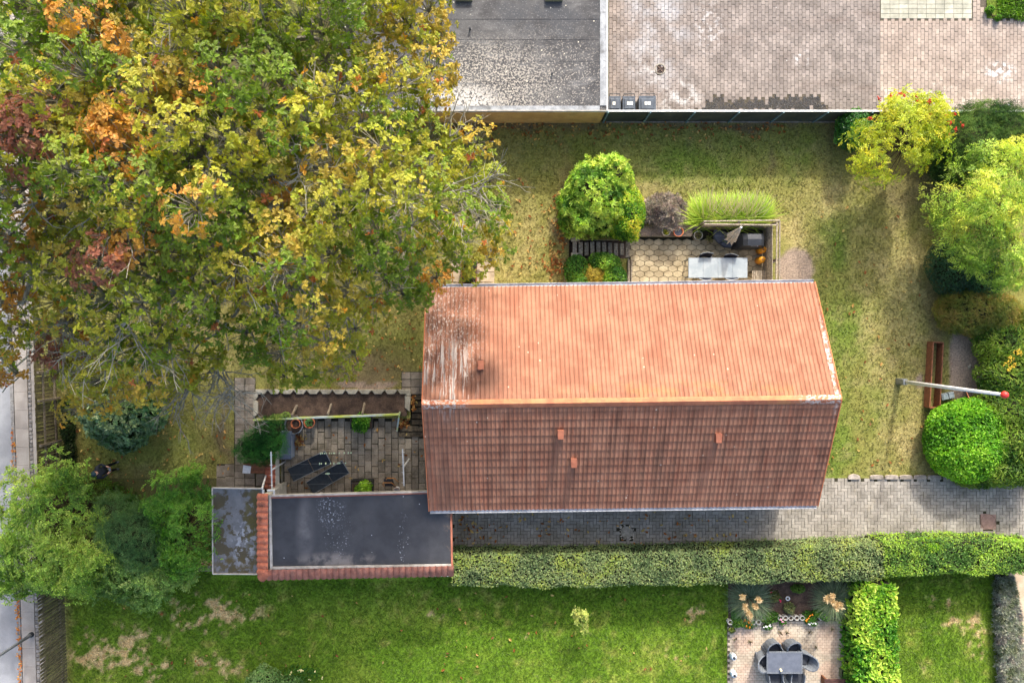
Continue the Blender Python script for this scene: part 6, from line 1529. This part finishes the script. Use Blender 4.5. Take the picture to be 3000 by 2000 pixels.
# pots along the windbreak
M_dpot = mat('dark_glazed_pot', c(140, 146, 154), c(84, 88, 94), sc=5, rough=.5)
pot('large_dark_pot', 'large dark glazed pot holding a smaller terracotta pot', 861, 1244, .12, .40, .48, M_dpot, TZ, M_soil, .035)
pot('inner_terracotta_pot', 'small terracotta pot standing inside the large dark pot', 866, 1241, .25, .205, .40, M_terra, TZ + .18, M_soil, .03)
t, q = pot('herb_pot', 'terracotta pot with green herb beside the large dark pot', 906, 1238, .15, .235, .48, M_terra, TZ, M_soil, .03); sprig(t, q, .14, .1, 60, L6, .10, [c(60, 110, 50), c(110, 150, 90)])
M_black_box = mat('black_planter', c(44, 44, 44), c(36, 36, 36), sc=7, rough=.6)
for (x0p, x1p, y0p, y1p), lab, pal, gxy in (((1027, 1090, 1222, 1255), 'black trough with dense green plant under the windbreak board', [c(44, 96, 22), c(84, 140, 36), c(120, 170, 52)], (1058, 1238, .40, .2)), ((1029, 1090, 1408, 1446), 'black square planter half filled with bright green plant by the felt roof', [c(76, 120, 24), c(120, 164, 40), c(156, 190, 60)], (1066, 1430, .33, .22))):
    zp = TZ + .42; t = thing('planter_box', lab, 'planter', (*P((x0p + x1p) / 2, (y0p + y1p) / 2, TZ)[:2], TZ), 'black planters on the terrace'); xa, yb, _ = P(x0p, y0p, zp); xb, ya, _ = P(x1p, y1p, zp)
    for q in (((xa, ya), (xb, ya)), ((xa, yb), (xb, yb)), ((xa, ya), (xa, yb)), ((xb, ya), (xb, yb))): part('side', MB().beam((*q[0], TZ + .21), (*q[1], TZ + .21), .03, .42), M_black_box, t)
    part('soil', MB().box(xa + .02, xb - .02, ya + .02, yb - .02, TZ, zp - .08), M_soil, t)
    X, Y, _ = P(gxy[0], gxy[1], zp); sprig(t, (X, Y, zp - .04), gxy[2], .3, 900, L6, .10, pal, seed=41)
# step stool with orange frame
M_orange = mat('orange_tube', c(206, 140, 66), c(190, 124, 54), sc=8, rough=.4)
sx, sy, _ = P(1138, 1408, .1); t = thing('step_stool', 'folding step stool with orange tube frame by the felt roof edge', 'step stool', (sx, sy, TZ))
fr = MB(); fr.tube([(sx - .24, sy - .32, TZ), (sx - .22, sy - .1, TZ + .55), (sx - .16, sy - .03, TZ + .62), (sx + .16, sy - .03, TZ + .62), (sx + .22, sy - .1, TZ + .55), (sx + .24, sy - .32, TZ)], .02, 8)
part('front_frame', fr, M_orange, t)
fr = MB(); fr.tube([(sx - .10, sy - .1, TZ), (sx - .06, sy + .12, TZ + .62), (sx, sy + .18, TZ + .70), (sx + .28, sy + .18, TZ + .70), (sx + .33, sy + .12, TZ + .62), (sx + .36, sy - .12, TZ)], .02, 8); part('back_frame', fr, M_orange, t)
for i in range(3): part('step', MB().box(sx - .18, sx + .22, sy - .26 + i * .13, sy - .15 + i * .13, TZ + .2 + i * .17, TZ + .22 + i * .17), M_dark, t)
X, Y, _ = P(1161, 1436, .1); t = thing('white_bucket', 'small white bucket next to the orange step stool', 'bucket', (X, Y, TZ))
part('body', MB().lathe([(.10, 0), (.13, .36), (.115, .36), (.09, .03), (0, .03)], (X, Y, TZ), 18), M_white, t, True); part('handle', MB().tube([(X - .12, Y, TZ + .36), (X - .05, Y + .1, TZ + .42), (X + .06, Y + .1, TZ + .42), (X + .12, Y, TZ + .36)], .008, 5), M_orange, t)
# clothes line with two T posts
t = thing('clothes_line', 'white clothes line with two T posts across the terrace', 'clothes line', (*P(1200, 1345, TZ)[:2], TZ)); ZL = 1.55
pa = Vector(P(1182, 1368, ZL)); pb = Vector(P(796, 1376, ZL)); ends = []
for p, tilt in ((pa, .03), (pb, .02)):
    ps = part('post', MB().tube([(p.x, p.y, TZ - .05), (p.x, p.y, ZL)], .035, 10), M_white, t)
    cb = part('crossbar', MB().tube([(p.x - tilt, p.y + .74, ZL + .03), (p.x + tilt, p.y - .74, ZL + .03)], .028, 8), M_white, ps); ends.append((p, tilt))
    for k in range(4): f = .62 - k * .41; part('hook', MB().tube([(p.x - .06, p.y + f, ZL + .065), (p.x + .05, p.y + f, ZL + .065)], .011, 5), M_white, ps)
for k in range(4):
    f = .62 - k * .41; part('line', MB().tube([(pa.x, pa.y + f, ZL + .06), ((pa.x + pb.x) / 2, (pa.y + pb.y) / 2 + f, ZL - .03), (pb.x, pb.y + f, ZL + .06)], .003, 4), M_steel, t)
M_peg = mat('pale_peg', c(222, 220, 160), c(170, 214, 200), sc=40, lohi=(.45, .55))
for k, xsn in ((0, (939, 944, 950, 955, 965, 971, 977, 980, 994, 1008, 1020, 1028)), (1, (936, 941, 954, 968, 978, 990, 995, 1012)), (2, (955, 960, 964))):
    for xx in xsn:
        x = (xx - NX) * (H - ZL) / F; f = .62 - k * .41; y = pa.y + (pb.y - pa.y) * (pa.x - x) / (pa.x - pb.x) + f; u = (pa.x - x) / (pa.x - pb.x); z = ZL + .06 - .09 * 4 * u * (1 - u) * 1.
        tag(obj('clothes_peg', MB().obox((x, y, z), (.028, .045 if xx % 3 else .07, .075), 0).mesh('clothes_peg', M_peg)), 'small pale clothes peg on a washing line above the terrace', 'clothes peg', 'pegs on the washing lines')
# brown table with an open book
zt = .70; t = thing('garden_table', 'brown wooden table between juniper and white wall', 'table', (*P(745, 1370)[:2], 0)); 
xa, yb, _ = P(712, 1354, zt); xb, ya, _ = P(776, 1386, zt)
for i in range(4): o = part('board', MB().box(xa, xb, ya + i * (yb - ya) / 4 + .004, ya + (i + 1) * (yb - ya) / 4 - .004, zt - .03, zt), M_wood_brown, t); o['rnd'] = random.random()
for x in (xa + .06, xb - .06):
    for y in (ya + .06, yb - .06): part('leg', MB().box(x - .03, x + .03, y - .03, y + .03, 0, zt - .031), M_wood_brown, t)
q = PP([(712, 1362), (735, 1366), (732, 1387), (709, 1386)], zt + .05); bk = thing('white_folder', 'white open folder lying on the brown table', 'folder', (*q[0], zt))
part('cover', MB().prism(q, zt + .002, zt + .012), M_white, bk); part('pages', MB().prism([(q[0][0] + .05 + (x - q[0][0]) * .8, q[0][1] - .01 + (y - q[0][1]) * .9) for x, y in q], zt + .013, zt + .022), M_white, bk)
# concrete edging of the long bed
M_edge = mat('concrete_edging', c(170, 164, 150), c(140, 134, 120), sc=4, rough=.95, vary=.12, micro=(26, .2), layers=[dict(c=c(100, 96, 80), sc=3, lo=.58, hi=.75, amt=.5)])
t = thing('edged_bed', 'long soil bed framed by notched concrete edging stones', 'planting bed', (*P(970, 1180)[:2], 0)); zE = .16
for i in range(12):
    xa = 747 + i * 38; q = [(xa, 1141), (xa + 37.5, 1140.5), (xa + 37, 1143), (xa + 28, 1154), (xa + 8, 1154), (xa, 1144)]; o = part('edging_stone', MB().prism(PP(q, zE), -.1, zE, .012), M_edge, t); o['rnd'] = random.random()
for ya, yb in ((1148, 1171), (1172, 1219)):
    q = [(742, ya), (750, ya), (755, ya + 7), (755, yb - 8), (748, yb), (742, yb)]; o = part('edging_stone', MB().prism(PP(q, zE), -.1, zE, .012), M_edge, t); o['rnd'] = random.random()
for q in ([(1186, 1158), (1200, 1146), (1203, 1141), (1203, 1158)], [(1186, 1160), (1203, 1160), (1200, 1206), (1186, 1194)]): o = part('edging_stone', MB().prism(PP(q, zE), -.1, zE, .012), M_edge, t); o['rnd'] = random.random()
part('soil', MB().box(P(750, 0, .05)[0], P(1192, 0, .05)[0], -3.695, P(0, 1148, .05)[1], -.05, .06), M_soil, t)
# windbreak board
M_lime = mat('lichen_painted_board', c(196, 206, 196), c(190, 200, 90), sc=1.6, lohi=(.4, .6), rough=.8)
t = thing('windbreak', 'pale lichen stained board on timber stays in front of the long bed', 'windbreak', (*P(950, 1205)[:2], 0)); zr = 1.05
a_, b_ = Vector(P(742, 1229, zr)), Vector(P(1172, 1213, zr))
part('board', MB().beam(a_ - Vector((0, 0, .15)), b_ - Vector((0, 0, .15)), .03, .3), M_lime, t)
part('cap', MB().beam(a_ + Vector((0, -.01, .012)), b_ + Vector((0, -.01, .012)), .07, .022), M_lime, t)
for x0p, y0p, x1p, y1p in ((870, 1187, 855, 1217), (971, 1183, 960, 1214), (1068, 1180, 1062, 1212)): part('stay', MB().beam(P(x0p, y0p, .05), P(x1p, y1p, zr - .02), .075, .07), M_wood_grey, t)
part('end_rail', MB().beam(P(1171, 1207, zr), P(1163, 1262, .30), .06, .05), M_lime, t)
part('end_post', MB().beam(P(1173, 1207, .06), (*P(1171, 1207, zr)[:2], zr), .06, .06), M_lime, t)
for xx in (745, 850): part('end_post', MB().beam((*(a_.lerp(b_, (xx - 742) / 430))[:2], 0), (*(a_.lerp(b_, (xx - 742) / 430))[:2], zr - .31), .06, .06), M_wood_grey, t)

# ---- neighbour patio
M_rattan = mat('grey_rattan', c(112, 118, 126), c(92, 98, 106), sc=30, rough=.75, bump=.6, bsc=70, micro=(60, .2)); M_cush = mat('dark_cushion', c(60, 64, 72), c(50, 54, 62), sc=9, rough=.9); M_tabl = mat('slate_grey_top', c(100, 106, 118), c(88, 94, 106), sc=4, rough=.5, micro=(80, .12))
zt = .74; xa, yb, _ = P(2246, 1908, zt); xb, ya, _ = P(2351, 1972, zt)
t = thing('rattan_table', 'grey rattan dining table with dark top on the patio', 'table', ((xa + xb) / 2, (ya + yb) / 2, 0))
part('top', MB().box(xa + .06, xb - .06, ya + .06, yb - .06, zt - .04, zt + .003), M_tabl, t)
for q in ((xa, xb, ya, ya + .058), (xa, xb, yb - .058, yb), (xa, xa + .058, ya + .058, yb - .058), (xb - .058, xb, ya + .058, yb - .058)): part('border', MB().box(*q, zt - .05, zt + .008), M_rattan, t)
for x in (xa + .08, xb - .08):
    for y in (ya + .08, yb - .08): part('leg', MB().box(x - .04, x + .04, y - .04, y + .04, .01, zt - .051), M_rattan, t)
tag(obj('cream_candle', MB().lathe([(.045, 0), (.045, .1), (.0, .1)], (*P(2289, 1963, .84)[:2], zt + .004), 14).mesh('cream_candle', mat('cream_wax', c(226, 214, 170)))), 'round cream candle on the grey rattan table', 'candle')
def tub_chair(label, loc, rz):
    t = thing('rattan_chair', label, 'chair', loc, 'rattan chairs around the patio table', rz)   # faces +Y
    part('seat', MB().box(-.26, .26, -.2, .27, .10, .40), M_rattan, t, local=True); part('cushion', MB().box(-.23, .23, -.17, .25, .401, .47, .03), M_cush, t, local=True)
    n = 12; vs = []
    for i in range(n + 1):
        f = i / n; a = PI * (1 + f) if False else 0; u = -1 + 2 * f
        if abs(u) > .55: x = math.copysign(.29, u); y = .27 - (1 - abs(u)) / .45 * .36
        else: x = .29 * math.sin(u / .55 * PI / 2); y = -.09 - .21 * math.cos(u / .55 * PI / 2)
        hgt = .64 + .26 * max(0, math.cos(min(1, abs(u) / .62) * PI / 2)) ** .6; sp = 1 + .22 * (hgt - .6) / .3
        vs += [(x * .96, y * .96, .12), (x * sp, y * sp - .10 * (hgt - .6) / .3, hgt), (x * sp * .88, y * sp * .88 - .10 * (hgt - .6) / .3 + .01, hgt), (x * .86, y * .86, .41)]
    part('backrest', MB().add(vs, [(4 * i + k, 4 * i + 4 + k, 4 * i + 5 + k, 4 * i + 1 + k) for i in range(n) for k in range(3)] + [(0, 1, 2, 3), (4 * n + 3, 4 * n + 2, 4 * n + 1, 4 * n)]), M_rattan, t, local=True)
    for x in (-.22, .22):
        for y in (-.16, .22): part('leg', MB().box(x - .025, x + .025, y - .025, y + .025, 0, .101), M_rattan, t, local=True)
    return t
c1_ = tub_chair('grey rattan chair at the upper left corner of the patio table', (*P(2264, 1896, .35)[:2], 0), PI + .55)
for (x, y), rz, lab in (((2320, 1896), PI + .35, 'grey rattan chair at the upper right side of the patio table'), ((2238, 1930), PI * 1.5 + .35, 'grey rattan chair at the left end of the patio table'), ((2352, 1926), PI * .5 - .3, 'grey rattan chair at the right end of the patio table'),
                        ((2268, 1985), .12, 'grey rattan chair at the lower left side of the patio table'), ((2330, 1985), -.12, 'grey rattan chair at the lower right side of the patio table')): copy_tree(c1_, (*P(x, y, .35)[:2], 0), rz, lab)
M_blue = mat('blue_white_glaze', c(150, 186, 214), c(226, 230, 232), sc=16, lohi=(.42, .52), rough=.3)
for (x, y), lab in (((2146, 1919), 'blue and white ceramic lantern at the patio edge, the upper one'), ((2147, 1970), 'blue and white ceramic lantern at the patio edge, the lower one')):
    X, Y, _ = P(x, y, .15); t = thing('ceramic_lantern', lab, 'lantern', (X, Y, .02), 'ceramic lanterns on the patio')
    part('body', MB().lathe([(.10, 0), (.13, .08), (.115, .2), (.13, .24), (.10, .30), (.11, .34), (.06, .36)], (X, Y, .02), 18), M_blue, t, True); part('lid', MB().lathe([(.06, 0), (.05, .04), (.015, .05), (.02, .08), (0, .09)], (X, Y, .385), 12), M_dark, t, True)
# ring planters along the bed, flowers
M_hexpot = mat('grey_hex_pot', c(190, 188, 182), c(160, 158, 150), sc=9, rough=.9)
hm = MB(); n = 6; hv = []
for r_, z in ((.115, 0), (.115, .2), (.085, .2), (.085, .03)): hv += [(r_ * math.cos(PI * i / 3), r_ * math.sin(PI * i / 3), z) for i in range(6)]
hm.add(hv, [(k * 6 + i, k * 6 + (i + 1) % 6, k * 6 + 6 + (i + 1) % 6, k * 6 + 6 + i) for k in range(3) for i in range(6)] + [(18, 19, 20, 21, 22, 23)])
hme = hm.mesh('ring', M_hexpot)
xs_ = [2138, 2206, 2221, 2235, 2285, 2300, 2316, 2333, 2349, 2405, 2420, 2444, 2460]; nm = ['first', 'second', 'third', 'fourth', 'fifth', 'sixth', 'seventh', 'eighth', 'ninth', 'tenth', 'eleventh', 'twelfth', 'thirteenth']
for i, x in enumerate(xs_):
    X, Y, _ = P(x, (1820 if i < 3 else 1808 - (6 if i > 10 else 0)), .15); t = thing('hexagon_planter', 'hollow grey hexagon planter edging the flower bed, %s from the left' % nm[i], 'planter', (X, Y, .02), 'hexagon planters along the flower bed')
    obj('ring', hme, t, mtx=Matrix.Identity(4)); part('soil', MB().lathe([(.084, .0), (0, .01)], (0, 0, .13), 6), M_soil, t, local=True)
def flowers(label, spots, pal, name='marigold', gpal=None, z=.25, r=.03, nf=3, base=None, size=.07, nl=500, ex=(22, 12)):
    cx, cy = np.mean([s[0] for s in spots]), np.mean([s[1] for s in spots]); t = thing(name, label, 'flowers', P(cx, cy))
    e = [ell(cx, cy, ex[0], ex[1], .08, .2)]; p, nn = shell(e, nl, .6, .15, zmin=.03); part('leaves', foliage('leaves', p, nn, size, L6, tint(p, gpal or [c(48, 96, 28), c(90, 134, 50)], 4.), .4, .4), None, t)['kind'] = 'stuff'
    for x, y in spots:
        for _ in range(nf):
            q = P(x + random.gauss(0, 2), y + random.gauss(0, 2), z + random.gauss(0, .02)); part('blossom', MB().ball(q, r * random.uniform(.8, 1.3), 7, (1, 1, .55)), pal, t)
M_or = mat('orange_petal', c(230, 150, 40), c(214, 120, 30), sc=30); M_wh = mat('white_petal', c(236, 234, 232)); M_pk = mat('pink_petal', c(226, 160, 186), c(206, 130, 160), sc=30); M_rd = mat('crimson_petal', c(190, 50, 80)); M_ye = mat('cream_petal', c(236, 224, 160))
flowers('orange marigolds at the left of the flower bed', [(2182, 1817), (2192, 1820), (2200, 1824), (2186, 1836), (2197, 1837)], M_or)
flowers('white flowers below the leafy middle plant of the flower bed', [(2242, 1837), (2250, 1838), (2256, 1833)], M_wh, 'white_flower', nl=250, ex=(12, 8))
flowers('leafy plant with pink flowers in the middle of the bed edge', [(2288, 1816), (2296, 1820), (2297, 1829)], M_pk, 'pink_flower', nl=260, ex=(10, 9))
flowers('orange marigolds right of the dark blue hexagon planter', [(2375, 1802), (2379, 1800), (2372, 1812), (2364, 1818)], M_or, ex=(22, 18), nl=700)
flowers('white flowers in front of the right hand marigolds', [(2372, 1826), (2380, 1824), (2390, 1827)], M_wh, 'white_flower', nl=160, ex=(12, 6))
flowers('crimson blossoms lying in the flower bed soil', [(2283, 1760), (2262, 1733)], M_rd, 'crimson_flower', nl=200, ex=(16, 14), gpal=[c(60, 80, 30), c(96, 100, 56)])
flowers('cream flowers scattered beside the bottom shrub', [(852, 1970), (875, 1962), (880, 1966), (887, 1962), (811, 1976), (923, 1965), (908, 1990), (824, 1976), (850, 1973), (945, 1985)], M_ye, 'cream_flower', nl=500, ex=(70, 24), nf=2, z=.2)
for (x, y, rx, ry), lab, pal in (((2255, 1808, 28, 17), 'leafy green plant left of the pink flowers', [c(64, 104, 34), c(104, 140, 56)]), ((2158, 1800, 12, 20), 'pale green round plant at the left end of the bed', [c(70, 116, 50), c(110, 150, 80)]), ((2160, 1822, 16, 14), 'low green plant behind the leftmost hexagon planter', [c(70, 110, 34), c(110, 146, 52)]),
                          ((2420, 1803, 14, 14), 'feathery green plant among the right hexagon planters', [c(70, 124, 36), c(104, 152, 56)]), ((2396, 1796, 12, 10), 'small green tuft right of the marigolds', [c(70, 116, 36), c(110, 150, 60)]), ((2482, 1788, 18, 24), 'fresh green plant at the right end of the flower bed', [c(70, 126, 46), c(110, 160, 74)]),
                          ((2466, 1802, 14, 8), 'low trailing plant over the right hexagon planters', [c(80, 124, 40), c(120, 156, 60)]), ((2314, 1782, 14, 16), 'variegated pale plant in the middle of the soil', [c(110, 118, 72), c(166, 166, 120)]), ((2268, 1748, 16, 16), 'loose leafy plant behind the white ring', [c(64, 92, 40), c(110, 116, 66)]), ((2340, 1725, 18, 10), 'small plant against the hedge behind the soil', [c(70, 104, 36), c(110, 140, 56)]),
                          ((2505, 1740, 20, 30), 'dark green shrub between pampas grass and laurel hedge', [c(40, 84, 30), c(70, 116, 44)])):
    bush('bed_plant', lab, 'plant', [ell(x, y, rx, ry, .12, .24)], L6, .085, 420, pal, .4, .45, seed=int(x), nst=2, ck=.5)
X, Y, _ = P(2308, 1752, .1); tag(obj('white_ring', MB().tube([(X + .075 * math.cos(a / 10 * PI), Y + .075 * math.sin(a / 10 * PI), .1) for a in range(20)], .028, 8, True).mesh('white_ring', M_white, True)), 'white ceramic ring lying on the flower bed soil', 'ornament')
t, q = pot('round_plant_pot', 'small round pot with grassy plant at the left patio edge', 2145, 1845, .2, .135, .2, M_dark, .01, M_soil); sprig(t, q, .12, .08, 140, L6, .07, [c(90, 110, 44), c(140, 150, 70)])
for x, y in ((2285, 1850), (2303, 1851), (2374, 1851), (2153, 1870), (2196, 1878), (2437, 1840), (2392, 1894)):
    bush('paving_weed', 'small weed growing in the patio joints', 'weed', [ell(x, y, 5, 4.5, .02, .05)], L4n, .09, 40, [c(84, 96, 54), c(130, 120, 80)], .2, .6, group='weeds in the patio joints', nst=1, ck=0, seed=3)
# pots and bench at the lower right of the patio
t, q = pot('terracotta_planter', 'terracotta pot in the lower right corner of the patio', 2499, 1958, .3, .15, .3, M_terra, .01, M_soil)
t, q = pot('glazed_bowl', 'dark glazed bowl with small white flowers at the patio corner', 2505, 1980, .25, .16, .26, M_dark, .01, M_soil); sprig(t, q, .1, .05, 60, L6, .05, [c(180, 190, 190), c(90, 130, 130)])
t, q = pot('leafy_dark_pot', 'dark pot with green plant under the laurel hedge', 2503, 1937, .3, .16, .34, M_black_box, .01, M_soil); sprig(t, q, .14, .12, 130, L6, .08, [c(50, 80, 30), c(90, 110, 50)])
X, Y, _ = P(2477, 1973, .2); t = thing('square_planter', 'square green planter with herbs at the patio corner', 'planter', (X, Y, .01))
for q in (((-.18, -.16), (.18, -.16)), ((-.18, .16), (.18, .16)), ((-.18, -.16), (-.18, .16)), ((.18, -.16), (.18, .16))): part('side', MB().beam((X + q[0][0], Y + q[0][1], .13), (X + q[1][0], Y + q[1][1], .13), .025, .24), mat('mossy_green_box', c(96, 110, 80), c(80, 92, 66), sc=6), t)
part('soil', MB().box(X - .165, X + .165, Y - .145, Y + .145, .02, .18), M_soil, t); sprig(t, (X, Y, .2), .13, .1, 160, L6, .06, [c(60, 110, 34), c(110, 150, 60)])
t = thing('dark_wood_bench', 'dark reddish wooden bench cut by the bottom edge on the patio', 'bench', (*P(2470, 2000)[:2], 0)); xa, yb, _ = P(2416, 1988, .45); xb, ya, _ = P(2522, 2016, .45)
for i in range(4): part('slat', MB().box(xa, xb, ya + i * (yb - ya) / 4 + .006, ya + (i + 1) * (yb - ya) / 4 - .006, .42, .45), mat('dark_red_wood', c(88, 62, 56), c(70, 48, 44), sc=9, rough=.7), t)
for x in (xa + .08, xb - .08): part('leg', MB().box(x - .04, x + .04, ya + .02, yb - .02, .01, .419), M_wood_brown, t)
t = thing('white_sheet', 'white plastic cover draped at the corner between bench and laurel', 'cover', (*P(2535, 1985)[:2], 0))
q = PP([(2512, 1956), (2522, 1968), (2552, 1975), (2572, 1990), (2575, 2010), (2518, 2010)], .5); mb = MB().prism(q, .02, .5, .06); part('cover', mb, mat('white_plastic', c(214, 218, 226), c(196, 200, 210), sc=4, rough=.5, bump=.4, bsc=10), t)

# ---- fallen leaves
n = 1500; spots = np.concatenate([np.stack([rng.uniform(1150, 2300, 300), 362 + np.abs(rng.normal(0, 28, 300))], 1), np.stack([rng.normal(1640, 14, 160), rng.uniform(560, 850, 160)], 1), np.stack([rng.uniform(900, 1250, 130), rng.uniform(900, 1140, 130)], 1),
     np.stack([rng.uniform(200, 680, 120), rng.uniform(1200, 1450, 120)], 1), np.stack([rng.uniform(300, 2100, 80), rng.uniform(1730, 1990, 80)], 1), np.stack([rng.uniform(1330, 2200, 120), rng.uniform(1500, 1605, 120)], 1), np.stack([rng.normal(1375, 25, 40), rng.normal(1540, 40, 40)], 1),
     np.stack([rng.uniform(2400, 2700, 60), rng.uniform(600, 1380, 60)], 1), np.stack([rng.normal(1620, 15, 60), rng.normal(770, 20, 60)], 1), np.stack([rng.uniform(1500, 1640, 60), rng.uniform(520, 800, 60)], 1)])
loc = np.stack([(spots[:, 0] - NX) * H / F, (NY - spots[:, 1]) * H / F, np.full(len(spots), .045)], 1)
ok = np.ones(len(loc), bool)
for h in HOLES: ok &= ~((loc[:, 0] > h[0]) & (loc[:, 0] < h[1]) & (loc[:, 1] > h[2]) & (loc[:, 1] < h[3]))
loc = loc[ok]
ex_ = [(*P(rng.normal(877, 6), rng.normal(1292, 8), TZ)[:2], TZ + rng.uniform(.01, .06)) for _ in range(70)] + [(*P(rng.normal(1180, 8), rng.normal(1225, 14), TZ)[:2], rng.uniform(-.2, -.08)) for _ in range(110)] + [(*P(rng.uniform(840, 1240), rng.uniform(1240, 1440), TZ)[:2], TZ + .01) for _ in range(40)] + [(*P(1210 + rng.normal(0, 4), rng.uniform(1160, 1200), 0)[:2], .0) for _ in range(40)]
loc = np.concatenate([loc, np.array(ex_)])
k = len(loc); colr = np.array([c(176, 112, 60), c(206, 164, 100), c(150, 96, 56), c(216, 190, 120)])[rng.integers(0, 4, k)] * rng.uniform(.7, 1.1, (k, 1)); nn = np.repeat([[0, 0, 1.]], k, 0)
stuff('fallen_leaves', foliage('fallen_leaves', loc, nn, .13, leafT(.5, .15, True), colr, .1, .6, None, .3, sv=.45), None, 'dry brown and yellow oak leaves scattered over lawn, terrace and driveway', 'leaves')
kk = 120; py = np.concatenate([rng.uniform(1250, 1380, 30), rng.uniform(1740, 2010, 90)]); px = np.array([line(33 + abs(rng.normal(0, 4)), y) for y in py]); l2 = np.stack([(px - NX) * H / F, (NY - py) * H / F, np.full(kk, .1)], 1)
stuff('gutter_leaves', foliage('gutter_leaves', l2, np.repeat([[0, 0, 1.]], kk, 0), .11, leafT(.5, .15, True), np.array([c(196, 116, 54), c(206, 150, 84)])[rng.integers(0, 2, kk)], .1, .6, None, .3), None, 'orange leaves gathered along the kerb of the street', 'leaves')

# ---- the person with the drone controller
def person():
    fx, fy, _ = P(340, 1364); t = thing('person', 'person in dark hooded jacket and black trousers looking at a controller on the left lawn', 'person', (fx, fy, 0), None, math.radians(12))
    J = {}; E = []
    def jn(name, p, r, par=None):
        J[name] = (Vector(p), r); 
        if par: E.append((par, name))
    jn('pel', (0, 0, .95), .145); jn('spine', (-.01, 0, 1.12), .14, 'pel'); jn('chest', (-.02, 0, 1.32), .155, 'spine'); jn('neck', (.0, 0, 1.50), .06, 'chest'); jn('jaw', (.035, 0, 1.58), .085, 'neck'); jn('head', (.04, 0, 1.68), .105, 'jaw'); jn('crown', (.035, 0, 1.74), .075, 'head')
    for s, nm_ in ((1, 'l'), (-1, 'r')):
        jn(nm_ + 'hip', (0, s * .10, .90), .10, 'pel'); jn(nm_ + 'knee', (.04 if s > 0 else .0, s * .125, .50), .068, nm_ + 'hip'); jn(nm_ + 'ank', (.0 + (.03 if s > 0 else -.02), s * .135, .09), .048, nm_ + 'knee'); jn(nm_ + 'toe', (.17 + (.03 if s > 0 else -.02), s * .155, .045), .042, nm_ + 'ank')
        jn(nm_ + 'sho', (-.02, s * .19, 1.42), .075, 'chest'); jn(nm_ + 'elb', (.04, s * .27, 1.13), .056, nm_ + 'sho'); jn(nm_ + 'wri', (.27, s * .14, 1.14), .036, nm_ + 'elb'); jn(nm_ + 'palm', (.33, s * .105, 1.15), .034, nm_ + 'wri')
        for f_ in range(4): jn('%sf%d' % (nm_, f_), (.375, s * (.10 - f_ * .004), 1.175 - f_ * .02), .010, nm_ + 'palm'); jn('%sg%d' % (nm_, f_), (.39, s * (.065 - f_ * .003), 1.17 - f_ * .02), .0085, '%sf%d' % (nm_, f_))
        jn(nm_ + 'th', (.335, s * .075, 1.19), .011, nm_ + 'palm')
    ks = list(J); me = bpy.data.meshes.new('body'); me.from_pydata([J[k_][0] for k_ in ks], [(ks.index(a), ks.index(b)) for a, b in E], [])
    o = bpy.data.objects.new('body', me); COL.objects.link(o); md = o.modifiers.new('skin', 'SKIN'); md.use_smooth_shade = True
    for i, k_ in enumerate(ks): me.skin_vertices[0].data[i].radius = (J[k_][1], J[k_][1] * (1.25 if k_ in ('chest', 'spine', 'pel') else 1.))
    me.skin_vertices[0].data[0].use_root = True
    o.modifiers.new('sub', 'SUBSURF').levels = 2
    dg = bpy.context.evaluated_depsgraph_get(); nm2 = bpy.data.meshes.new_from_object(o.evaluated_get(dg)); bpy.data.objects.remove(o); nm2.name = 'body'
    ms = [mat('dark_jacket', c(46, 50, 58), c(34, 37, 44), sc=12, rough=.9), mat('black_trousers', c(26, 26, 30), c(20, 20, 24)), mat('skin', c(204, 156, 130), c(190, 142, 118)), mat('grey_shoe', c(120, 118, 116), c(96, 94, 92))]
    nm2.materials.clear()
    for q in ms: nm2.materials.append(q)
    for p_ in nm2.polygons:
        x, y, z = p_.center; p_.use_smooth = True
        p_.material_index = 3 if z < .10 else 1 if z < .93 else 2 if (x > .24 and abs(y) < .17 and z < 1.3) or z > 1.53 else 0
    part('body', nm2, None, t, local=True)
    hm_ = MB().ball((.02, 0, 1.70), .125, 14, (1.02, .92, .95)); hm_.v = [(x - (.03 if x > .07 and z < 1.72 else 0), y, max(z, 1.60 + max(0, x) * .9)) for x, y, z in hm_.v]
    part('cap', hm_, mat('teal_knit_cap', c(44, 66, 74), c(36, 52, 60), sc=25, rough=.95), t, True, True)
    part('hood', MB().tube([(.02, .11, 1.50), (-.09, .08, 1.49), (-.12, 0, 1.48), (-.09, -.08, 1.49), (.02, -.11, 1.50)], [.035, .05, .055, .05, .035], 8), ms[0], t, True, True)
    for s in (1, -1): part('eye', MB().ball((.137, s * .035, 1.665), .012, 8), M_white, t, True, True)
    part('nose', MB().ball((.15, 0, 1.64), .018, 8, (1, .8, 1.2)), ms[2], t, True, True)
    px_, _, _ = 0, 0, 0
    tt = thing('drone_controller', 'grey drone controller held by the person in dark clothes', 'controller', (fx, fy, 1.16), None, math.radians(12))
    part('body', MB().box(.335, .40, -.085, .085, -.005, .035, .01), M_dark, tt, local=True); part('screen', MB().box(.345, .43, -.06, .06, .036, .045), M_steel, tt, local=True)
person()
